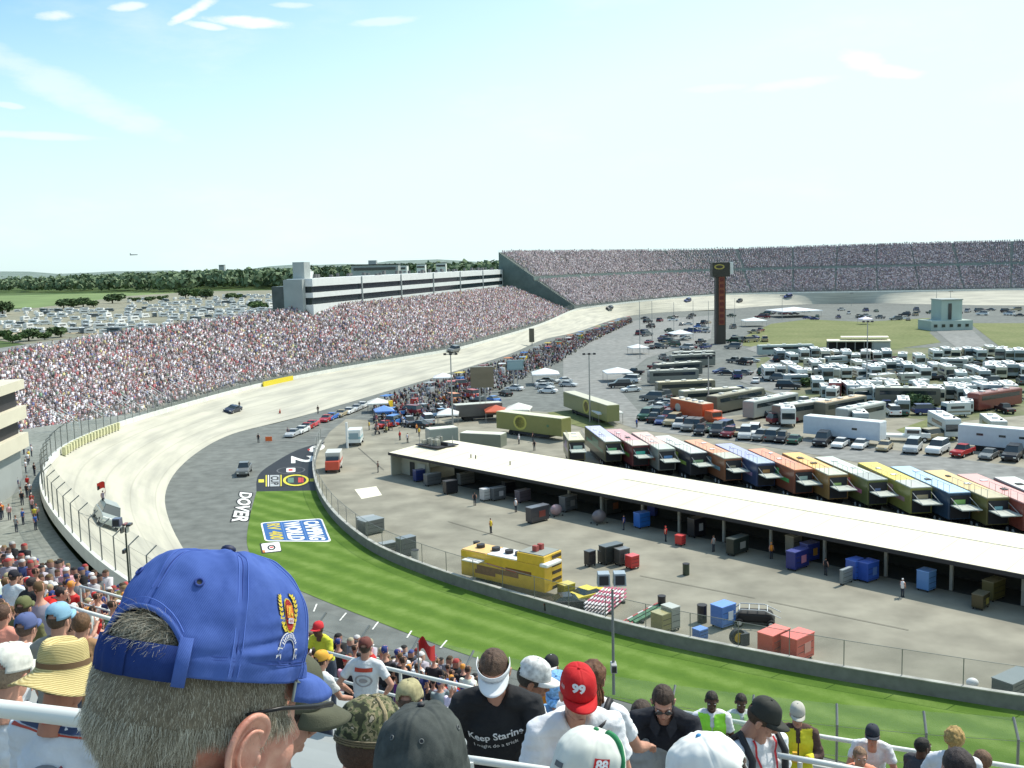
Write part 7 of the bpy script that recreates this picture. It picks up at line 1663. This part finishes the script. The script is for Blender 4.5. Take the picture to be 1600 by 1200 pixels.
for i,(p,a,s,px) in enumerate(cand[:262]):
    k=['sit','cap','stand','sit','cap','stand','point'][int(rng.integers(0,7))]; cn=wts[int(rng.integers(0,len(wts)))]
    me=fm[k]; o=bpy.data.objects.new('spectator',me); col.objects.link(o)
    cdir=NC-p; o.location=p; o.rotation_euler=(0,0,math.atan2(cdir.y,cdir.x)-math.pi/2+rng.normal(0,.3)); q=rng.uniform(.92,1.08); o.scale=(q,q,q*rng.uniform(.95,1.05)); cv_=nc_[cn]; o.color=(*[c_*rng.uniform(.85,1.1) for c_ in cv_],1)
    where='near the catch fence' if px<300 else 'beyond the aisle rail'
    pose={'sit':'seated','cap':'seated capped','stand':'standing','point':'seated pointing'}[k]
    tag(o,f'{pose} spectator in a {cn} shirt in the lower rows {where}','spectator','spectators filling the lower rows of the near grandstand')
rest=cand[262:]
if rest: mass_people('distant_crowd',[(p.x,p.y,p.z+.42) for p,a,s,px in rest],[math.atan2((NC-p).y,(NC-p).x)-math.pi/2 for p,a,s,px in rest],'spectators packed in the lowest rows of the near grandstand',1.0,.25,dim=.85,sat=.85)
# people on the concourse
P=[];A_=[]
for i in range(36):
    px=rng.uniform(2,62); py=rng.uniform(690,838); p=G(px,py,6.1); cn=wts[int(rng.integers(0,len(wts)))]
    o=bpy.data.objects.new('spectator',fm['stand']); col.objects.link(o); o.location=p; o.rotation_euler=(0,0,rng.uniform(0,6)); o.color=(*nc_[cn],1); tag(o,f'walking spectator in a {cn} shirt on the concourse below the left building','spectator','spectators walking on the concourse')
# ---------------------------------------------- rails
railm=mat('rail_white',(.72,.74,.70),rough=.4,var=.06,vs=5)
def rail_tube(name,label,pts,r_,posts=(),h=1.05):
    t=empty(name,pts[0],0,label,'railing'); o0=Vector(pts[0]); MB().tube([Vector(p)-o0 for p in pts],r_,12).build('top_rail',railm,t,smooth=True)
    return t,o0
t,o0=rail_tube('hand_rail','thick pale hand rail crossing behind the blue capped man at the left',[P3(-160,1082,2.55),P3(-10,1106,2.5),P3(140,1124,2.45),P3(330,1150,2.35)],.0225)
for px in (-120,300): 
    a=P3(px,1090 if px<0 else 1148,2.4 if px>0 else 2.55)-o0; MB().tube([a,a-Vector((0,0,1.1))],.02,8).build('post',railm,t)
t,o0=rail_tube('hand_rail','white hand rail below the man in the black T-shirt',[P3(700,1182,4.6),P3(760,1190,4.55),P3(870,1206,4.45),P3(960,1222,4.4)],.018)
for px in (735,930): a=P3(px,1190,4.55)-o0; MB().tube([a,a-Vector((0,0,1.1))],.016,8).build('post',railm,t)
t,o0=rail_tube('hand_rail','white hand rail at the lower right below the lanyard man',[P3(1215,1180,6.3),P3(1290,1193,6.2),P3(1390,1212,6.1)],.018)
a=P3(1250,1190,6.3)-o0; MB().tube([a,a-Vector((0,0,1.1))],.016,8).build('post',railm,t)
for (pts,lab) in [([P3(505,1018,16.5),P3(600,1043,15.8),P3(690,1064,15.2),P3(760,1080,14.8)],'double white aisle railing beside the man in the white T-shirt'),([P3(1060,1112,13.5),P3(1290,1152,13),P3(1450,1177,12.7),P3(1640,1207,12.4)],'double white aisle railing crossing the lower right over the verge'),([P3(125,916,24),P3(160,925,23.5),P3(215,940,23)],'short white aisle railing left of the blue cap'),([P3(95,943,15.5),P3(130,955,15.2),P3(190,972,14.9)],'white aisle railing beyond the red shirted man')]:
    t,o0=rail_tube('aisle_railing',lab,pts,.03); MB().tube([p-o0-Vector((0,0,.42)) for p in pts],.025,8).build('lower_rail',railm,t,smooth=True)
    for i,p in enumerate(spline(pts,2.4)): MB().tube([p-o0,p-o0-Vector((0,0,1.15))],.025,8).build('post',railm,t)
# flags held below the rail
flag(0,0,P3(655,1062,22)-Vector((0,0,0)),.85,.36,.25,(.5,.03,.03),'red triangular flag on a thin stick over the asphalt apron')
# ============================================================ MAN WITH THE BLUE CAP
TH=25; HP=22
hw=P3(326,1124,.93)
rootp=Vector((hw.x-.02,hw.y-.03,0)); rootp.z=floor_z(-0.0)-.55
mm=empty('person',rootp,0,'grey haired man in a royal blue cap with gold laurel emblem, close from behind','person',FG)
Hc=Matrix.Translation(hw-rootp+Vector((-.006,0,.007)))@Matrix.Rotation(-R(TH),4,'Z')@Matrix.Rotation(-R(HP),4,'X')@Matrix.Scale(.90,4)
Hm=Matrix.Translation(hw-rootp+Vector((-.012,.0,-.004)))@Matrix.Rotation(-R(41),4,'Z')@Matrix.Rotation(-R(16),4,'X')@Matrix.Scale(1.0,4)
SK2=bpy.data.materials.new('ruddy_skin'); N,L=nodes(SK2); b=N['Principled BSDF']; b.inputs['Roughness'].default_value=.5; b.inputs['Subsurface Weight'].default_value=.15; b.inputs['Subsurface Radius'].default_value=(.01,.004,.002)
tc=N.new('ShaderNodeTexCoord'); nz=N.new('ShaderNodeTexNoise'); nz.inputs['Scale'].default_value=45; nz.inputs['Detail'].default_value=6; L.new(tc.outputs['Object'],nz.inputs['Vector']); cr=N.new('ShaderNodeValToRGB'); cr.color_ramp.elements[0].position=.3; cr.color_ramp.elements[1].position=.7; cr.color_ramp.elements[0].color=(.46,.17,.12,1); cr.color_ramp.elements[1].color=(.70,.38,.28,1); L.new(nz.outputs['Fac'],cr.inputs[0]); L.new(cr.outputs[0],b.inputs['Base Color'])
bp=N.new('ShaderNodeBump'); bp.inputs['Strength'].default_value=.35; bp.inputs['Distance'].default_value=.0012; n3=N.new('ShaderNodeTexNoise'); n3.inputs['Scale'].default_value=420; L.new(tc.outputs['Object'],n3.inputs['Vector']); L.new(n3.outputs['Fac'],bp.inputs['Height']); L.new(bp.outputs[0],b.inputs['Normal'])
hd=fuse(head_mb(False),.0035,6); head=addobj('head',hd,mm,SK2,Hm)
# ears
def ear_obj(sd):
    m=MB(); X=lambda a,b_,c_:Vector((sd*a,b_,c_))
    rim=[X(.074,.024,.006),X(.077,.029,.024),X(.081,.022,.040),X(.086,.002,.048),X(.0895,-.018,.040),X(.091,-.030,.020),X(.089,-.030,-.002),X(.084,-.020,-.022),X(.079,-.004,-.038),X(.075,.010,-.042)]
    rs_=spline(rim,.003); n_=len(rs_)
    m.tube(rs_,[.0034+.0012*math.sin(math.pi*i/(n_-1)) for i in range(n_)],10)
    C_=X(.075,.010,-.002); K=7; vs=[]
    for q in rs_:
        for j in range(K):
            u=j/(K-1); p=q.lerp(C_,u); p=p-Vector((sd*.006*math.sin(math.pi*u),0,0)); vs.append(p)
    b0=len(m.v); th=Vector((sd*.0028,0,0)); L_=len(vs); m.v+=[tuple(v+th) for v in vs]+[tuple(v-th) for v in vs]
    for i in range(n_-1):
        for j in range(K-1):
            q0=b0+i*K+j; m.f.append([q0,q0+1,q0+K+1,q0+K]); m.mi.append(0); m.f.append([L_+q0,L_+q0+K,L_+q0+K+1,L_+q0+1]); m.mi.append(0)
    for i in range(n_-1):
        for j in (0,K-1): q0=b0+i*K+j; m.f.append([q0,q0+K,L_+q0+K,L_+q0]); m.mi.append(0)
    for j in range(K-1):
        for i in (0,n_-1): q0=b0+i*K+j; m.f.append([q0,q0+1,L_+q0+1,L_+q0]); m.mi.append(0)
    ah=[X(.083,.018,.026),X(.087,.000,.030),X(.0885,-.014,.016),X(.087,-.014,-.006),X(.081,.002,-.022)]; m.tube(spline(ah,.003),.003,8)
    m.ell(X(.078,.012,-.034),(.0055,.011,.012),14,10); m.ell(X(.077,.020,-.006),(.005,.005,.009),12,8); m.ell(X(.071,.010,.0),(.007,.016,.03),14,10)
    A_=Vector((sd*.075,.012,.0)); m.v=[tuple(A_+(Vector(v)-A_)*.74+Vector((0,-.002,-.006))) for v in m.v]
    return addobj('ear',fuse(m,.0013,4),head,SK2)
for sd in (-1,1): ear_obj(sd)
# neck, shoulders and shirt
bd=MB(); hl=hw-rootp
bd.tube([hl+Vector((-.02,-.04,-.03)),hl+Vector((-.035,-.075,-.12)),hl+Vector((-.04,-.10,-.2))],[.062,.062,.072],18)
for s_ in (-1,1):
    S0=hl+Vector((-.04+s_*.2,-.08,-.28)); E=S0+Vector((s_*.05,.05,-.28)); W_=E+Vector((-s_*.04,.26,-.02)); bd.tube([S0,S0.lerp(E,.5),E,E.lerp(W_,.4),W_],[.055,.05,.043,.045,.03],14); hand(bd,W_,W_-E,s_)
addobj('body',fuse(bd,.006,4),mm,SK2)
shm=MB(); shm.tube([hl+Vector((-.06,-.12,-.85)),hl+Vector((-.05,-.11,-.6)),hl+Vector((-.05,-.10,-.4)),hl+Vector((-.045,-.09,-.27)),hl+Vector((-.04,-.085,-.2))],[.17,.175,.185,.12,.075],20)
for s_ in (-1,1):
    S0=hl+Vector((-.04+s_*.19,-.08,-.28)); E=S0+Vector((s_*.05,.05,-.28)); shm.tube([hl+Vector((-.04+s_*.05,-.085,-.245)),S0,S0.lerp(E,.4),S0.lerp(E,.75)],[.075,.078,.072,.07],16)
addobj('shirt',fuse(shm,.012,5,disp=.008,ds=9),mm,cloth((.10,.13,.2)))
pn=MB(); lz=floor_z(0)-rootp.z+.05
for s_ in (-1,1): pn.tube([hl+Vector((-.06+s_*.09,-.1,-.85)),hl+Vector((-.06+s_*.11,.1,-.95)),hl+Vector((-.06+s_*.11,.28,-1.0)),hl+Vector((-.06+s_*.11,.32,-1.25))],[.11,.1,.075,.055],12)
addobj('trousers',fuse(pn,.02,4,disp=.005),mm,cloth((.05,.06,.1)))
for s_ in (-1,1): MB().ell(hl+Vector((-.06+s_*.11,.36,-1.28)),(.05,.14,.05),14,8).build('shoe',DARK(),mm,smooth=True)
# blue cap
bl=washed(bpy.data.materials.new('blue_twill'),(.045,.085,.29),(.085,.145,.42),14); bs_=washed(bpy.data.materials.new('blue_strap'),(.012,.028,.12),(.022,.045,.17),20)
ZC=.042; CA,CB,CH=.092,.112,.122
c,S0_=cap(mm,Hc,bl,bl,a=CA,b=CB,h=CH,z0=ZC,ns=280,nt=96,opening=True,wr=.0034,brim_len=.078,brim_curve=.026,brim_drop=.012,name='cap',button=mat('button_dark',(.01,.015,.05)),under=mat('brim_under',(.45,.47,.42),rough=.9),seed=1)
S=S0_
N_=lambda phi,t:(lambda e=.01:(lambda n_,p:(n_ if n_.dot(p-Vector((0,0,.03)))>0 else -n_))((S(phi+e,t)-S(phi-e,t)).cross(S(phi,t+e)-S(phi,t-e)).normalized(),S(phi,t)))()
# extra cloth folds on the dome
for v in c.data.vertices:
    p=v.co; ph=math.atan2(p.y,p.x); zz=p.z-ZC
    f=0
    for (p0,z_,wp,wz,am) in [(-.35,.036,.35,.004,-.0035),(-.35,.028,.4,.006,.0022),(-.9,.05,.12,.012,-.0035),(-.75,.06,.10,.012,.003),(-1.0,.025,.10,.03,.0015),(.1,.02,.4,.004,-.002),(-2.4,.075,.3,.007,-.003),(-.2,.06,.3,.006,.0018)]:
        dp=((ph-p0+math.pi)%(2*math.pi)-math.pi); f+=am*math.exp(-(dp/wp)**2-((zz-z_-.02*dp)/wz)**2)
    v.co=p+Vector((p.x,p.y,0)).normalized()*f
thr=mat('stitch_blue',(.03,.06,.25),rough=.9); thl=mat('stitch_light',(.09,.16,.5),rough=.9)
for k in range(6):
    ph0=math.pi/6+k*math.pi/3
    for dd,mt_ in ((0.0,thr),(-.045,thl),(.045,thl)):
        pts=[]
        for i in range(40):
            t_=.02+.93*i/39; 
            if abs(((ph0-(-math.pi/2)+math.pi)%(2*math.pi))-math.pi)<.1 and t_<.42: continue
            p=S(ph0+dd/max(.12,math.cos(t_*math.pi/2)**.6),t_); pts.append(p+N_(ph0,t_)*.0003)
        if len(pts)>3: MB().tube(pts,.0006,4).build('seam',mt_,c)
for k in (1,2,3,4,5): eyelet(c,S,k*math.pi/3,.50,thr,.0038)
for t_ in (.085,.10): MB().tube([S(-math.pi/2+.64+i*(2*math.pi-1.28)/120,t_)+N_(-math.pi/2+.64+i*(2*math.pi-1.28)/120,t_)*.0003 for i in range(121)],.0005,4).build('band_stitching',thr,c)
# arch trim and strap
arch=[]
for i in range(41):
    u=-1+2*i/40; dphi=.62*u; z=.056*math.sqrt(max(0,1-u*u)); t_=math.asin(min(1,z/CH))/(math.pi/2); p=cap_surf(-math.pi/2+dphi,t_,CA,CB,CH,ZC); arch.append(p+N_(-math.pi/2+dphi,max(.02,t_))*.0012)
MB().tube(arch,.0030,8).build('arch_trim',bl,c,smooth=True)
MB().tube([p*1.0+Vector((0,0,.008))-Vector((0,.0,0)) for p in arch[3:-3]],.0006,4).build('arch_stitching',thl,c)
def strapm(u0,u1,z0,z1,off,m,name,n_=40):
    mb=MB()
    for i in range(n_+1):
        ph=u0+(u1-u0)*i/n_
        for z in (z0,(z0+z1)/2,z1):
            q=cap_surf(ph,0,CA,CB,CH,ZC); nn=Vector((q.x/CA**2,q.y/CB**2,0)).normalized(); mb.v.append(tuple(q+nn*(off+.0015*(z==(z0+z1)/2)+.0008*math.sin(ph*30))+Vector((0,0,z))))
    for i in range(n_):
        for e in (0,1): mb.f.append([i*3+e,i*3+3+e,i*3+4+e,i*3+1+e]); mb.mi.append(0)
    o=mb.build(name,m,c,smooth=True); o.modifiers.new('s','SOLIDIFY').thickness=.002; return o
strapm(-math.pi/2-.72,-math.pi/2+.62,-.006,.027,.0025,bs_,'strap')
strapm(-math.pi/2-.70,-math.pi/2+.02,-.006,.027,.0045,bs_,'strap_overlap')
strapm(-math.pi/2+.52,-math.pi/2+.64,-.009,.036,.006,bl,'strap_loop',8)
# emblem
em=(lambda n_,c_:mat('emb_'+n_,c_,rough=.7,bump=.5,bs=900))
gold=em('gold',(.72,.56,.05)); erd=em('red',(.42,.015,.015)); eor=em('orange',(.75,.25,.03)); ewh=em('white',(.78,.78,.85)); ebl=em('navy',(.02,.03,.10))
E0=.08; T0=.34
def W(poly,m,off,name='emblem_piece'):
    # poly in mm around emblem centre; fan-free ngon
    mb=MB(); pts=[]
    for X,Y in poly:
        ph=E0+X*.00088/.096; t_=T0+Y*.00088/.170; pts.append(S(ph,t_)+N_(ph,t_)*off)
    mb.poly(pts); return mb
def emb(name,polys,m,off):
    mb=MB()
    for pl in polys:
        q=W(pl,m,off); mb.add(q.v,q.f)
    return mb.build(name,m,c,fix=False)
ov=lambda cx_,cy_,rx,ry,n_=24:[(cx_+rx*math.cos(2*math.pi*k/n_),cy_+ry*math.sin(2*math.pi*k/n_)) for k in range(n_)]
lv=[];lvo=[]
for s_ in (-1,1):
    for i in range(10):
        a=-1.15+2.1*i/9; cx_=s_*(13.5*math.cos(a*.9)+1.0); cy_=4+24*math.sin(a)*.95
        for d_ in (-1,1):
            ang=math.pi/2+s_*(.55*d_)+ (-s_)*a*.35; L_=6.2; w2=1.7; ux,uy=math.cos(ang),math.sin(ang); bx,by=cx_+ux*0,cy_
            lv.append([(bx,by),(bx+ux*L_*.5-uy*w2,by+uy*L_*.5+ux*w2),(bx+ux*L_,by+uy*L_),(bx+ux*L_*.5+uy*w2,by+uy*L_*.5-ux*w2)])
            w3=2.6;L3=7.6; lvo.append([(bx-ux,by-uy),(bx+ux*L_*.5-uy*w3,by+uy*L_*.5+ux*w3),(bx+ux*L3,by+uy*L3),(bx+ux*L_*.5+uy*w3,by+uy*L_*.5-ux*w3)])
emb('emblem_outline',lvo,ebl,.0009); emb('laurel_wreath',lv,gold,.0016)
emb('emblem_shield',[ov(0,2,8.5,20)],gold,.0019); emb('emblem_shield',[ov(0,2,7.2,18)],erd,.0023)
emb('emblem_detail',[[(-5,-2),(5,-2),(5,12),(-5,12)]],eor,.0027); emb('emblem_detail',[[(-3.5,1),(-.5,10),(1.5,10),(-1.5,1)],[(1,0),(3.5,0),(3.5,3),(1,3)]],gold,.0031); emb('emblem_detail',[[(-4,-8),(4,-8),(4,-2.5),(-4,-2.5)]],ewh,.0031); emb('emblem_detail',[[(-2.5+k*2,-7),(-1.7+k*2,-7),(-1.7+k*2,-3.5),(-2.5+k*2,-3.5)] for k in range(3)],erd,.0034)
def arcband(r0,r1,a0,a1,cy_,n_=18):
    return [(r1*math.cos(a0+(a1-a0)*k/n_),cy_+r1*math.sin(a0+(a1-a0)*k/n_)) for k in range(n_+1)]+[(r0*math.cos(a1-(a1-a0)*k/n_),cy_+r0*math.sin(a1-(a1-a0)*k/n_)) for k in range(n_+1)]
def strips(r0,r1,a0,a1,cy_,n_=14): 
    out=[]
    for k in range(n_):
        b0=a0+(a1-a0)*k/n_; b1=a0+(a1-a0)*(k+1)/n_; out.append([(r0*math.cos(b0),cy_+r0*math.sin(b0)),(r1*math.cos(b0),cy_+r1*math.sin(b0)),(r1*math.cos(b1),cy_+r1*math.sin(b1)),(r0*math.cos(b1),cy_+r0*math.sin(b1))])
    return out
emb('emblem_scroll',strips(9,17,.1,math.pi-.1,-34),ewh,.0016); emb('emblem_scroll',strips(10.2,15.8,.1,math.pi-.1,-34),em('scroll_blue',(.06,.12,.4)),.0021)
emb('emblem_scroll_letters',[q for i,q in enumerate(strips(11,15,.35,math.pi-.35,-34,22)) if i%2],ewh,.0026)
for s_ in (-1,1): emb('emblem_scroll',[[(s_*11,-33),(s_*19,-33),(s_*20,-43),(s_*15,-40),(s_*12,-44)]],ewh,.0018); emb('emblem_scroll',[[(s_*12.4,-34.4),(s_*17.6,-34.4),(s_*18.3,-40.5),(s_*15,-38),(s_*13,-41.5)]],em('scroll_blue',(.06,.12,.4)),.0024)
# sunglasses temple
MB().tube([(.079,-.005,.03),(.082,.03,.034),(.08,.07,.032),(.07,.098,.03)],[.0016,.002,.0024,.003],8).build('sunglasses',mat('black_frame',(.01,.01,.012),rough=.35,spec=.3),head,smooth=True)
# ---- hair strands
hc=bpy.data.hair_curves.new('hair'); hr=np.random.default_rng(21); strands=[]; rads=[]
def on_head(ph,th):  # unit dir -> scalp surface
    d=Vector((math.cos(ph)*math.cos(th),math.sin(ph)*math.cos(th),math.sin(th))); return d
bvh=BVHTree.FromPolygons([v.co for v in hd.vertices],[tuple(p.vertices) for p in hd.polygons])
def scalp(ph,z):
    o_=Vector((math.cos(ph)*.3,math.sin(ph)*.3-.012,z)); d=Vector((0,-.012,z))-o_; h=bvh.ray_cast(o_,d.normalized()); return h[0],h[1]
cnt=0
while cnt<88000:
    ph=hr.uniform(-math.pi-.95,.95); z=hr.uniform(-.125,.078)
    if z>.056 and -2.9<ph<-1.0: continue
    side=min(abs(ph-0),abs(ph+math.pi)); 
    # no hair on ears/cheeks; sideburn only in front of the ear
    if ph>-.42 or ph<-math.pi+.42:
        if z<.010: 
            if not ((.20<ph<.62 or -math.pi-.62<ph<-math.pi-.2) and z>-.045): continue
    if z<-.095+.02*math.cos(ph*2): 
        if hr.random()<.6: continue
    p,n_=scalp(ph,z)
    if p is None: continue
    n_=Vector(n_); dn=Vector((0,0,-1)); g=(dn-n_*dn.dot(n_)).normalized()
    L_=hr.uniform(.008,.019)*(1.0 if z>-.03 else .9)*(.45 if z>.02 else 1); lift=hr.uniform(.22,.62)*(1 if z<.02 else .12); jit=Vector(hr.normal(0,.42,3)); 
    d=(n_*lift+g*1.0+jit*.6).normalized(); q=[p-n_*.001]
    for k in range(3): q.append(q[-1]+d*L_/3); d=(d+g*.25+Vector(hr.normal(0,.10,3))).normalized()
    strands.append(q); cnt+=1
TC=Hm.inverted()@Hc
# tuft in the cap opening, over the strap
for k in range(4200):
    u=hr.uniform(-1,1); v=hr.random(); dphi=.58*u; zmax=.052*math.sqrt(max(0,1-u*u)); z=.026+v*max(0,zmax-.026)
    if zmax<.028: continue
    ph=-math.pi/2+dphi; q0=cap_surf(ph,0,CA,CB,CH,ZC); base=Vector((q0.x*.86,(q0.y+.008)*.86-.008,ZC+z)); out=Vector((math.cos(ph),math.sin(ph),.1))
    L_=hr.uniform(.012,.030); swirl=Vector((-u*.9+hr.normal(0,.45),0,-.35+hr.normal(0,.35))); d=(out*hr.uniform(.35,.8)+swirl*.9).normalized(); q=[base]
    for j in range(4): q.append(q[-1]+d*L_/4); d=(d+Vector((-u*.25,0,-.10))+out*(.12 if j<1 else -.16)+Vector(hr.normal(0,.13,3))).normalized()
    strands.append([TC@x for x in q])
hc.add_curves([len(q) for q in strands]); pos=np.array([tuple(p) for q in strands for p in q],dtype=np.float32); hc.position_data.foreach_set('vector',pos.ravel())
rad=np.concatenate([np.linspace(1,.35,len(q)) for q in strands])*.000165
ra=hc.attributes.get('radius') or hc.attributes.new('radius','FLOAT','POINT'); ra.data.foreach_set('value',rad.astype(np.float32))
hmt=bpy.data.materials.new('grey_hair'); N,L=nodes(hmt); b=N['Principled BSDF']; b.inputs['Roughness'].default_value=.38; b.inputs['Specular IOR Level'].default_value=.6
hi=N.new('ShaderNodeHairInfo'); cr=N.new('ShaderNodeValToRGB'); e=cr.color_ramp.elements; e[0].color=(.16,.13,.085,1); e[1].position=1; e[1].color=(.75,.68,.54,1)
for p_,c_ in ((.35,(.27,.225,.155,1)),(.62,(.48,.43,.33,1)),(.82,(.75,.7,.58,1))): x=e.new(p_); x.color=c_
L.new(hi.outputs['Random'],cr.inputs[0]); L.new(cr.outputs[0],b.inputs['Base Color']); hc.materials.append(hmt)
ho2=bpy.data.objects.new('hair',hc); col.objects.link(ho2); ho2.parent=mm; ho2.matrix_local=Hm
hd.materials.append(mat('scalp_hair',(.15,.125,.09),rough=.9,var=.35,vs=110))
def hairy(p):
    ph=math.atan2(p.y+.012,p.x); ph=ph if ph<math.pi/2 else ph-2*math.pi
    if p.z<-.125: return False
    if ph>-.42 or ph<-math.pi+.42: return (p.z>.010 and ph<.9 and ph>-math.pi-.9) or (p.z>-.04 and (.2<ph<.58 or -math.pi-.58<ph<-math.pi-.2)) or p.z>.085
    return True
for p in hd.polygons:
    if hairy(p.center): p.material_index=1

bpy.data.scenes.remove(_ws); bpy.data.batch_remove([x for p in _trash for x in p])
for o in sc.objects:
    if 'label' in o and len(o['label'].split())>16: print('LONG',o.name,o['label'])
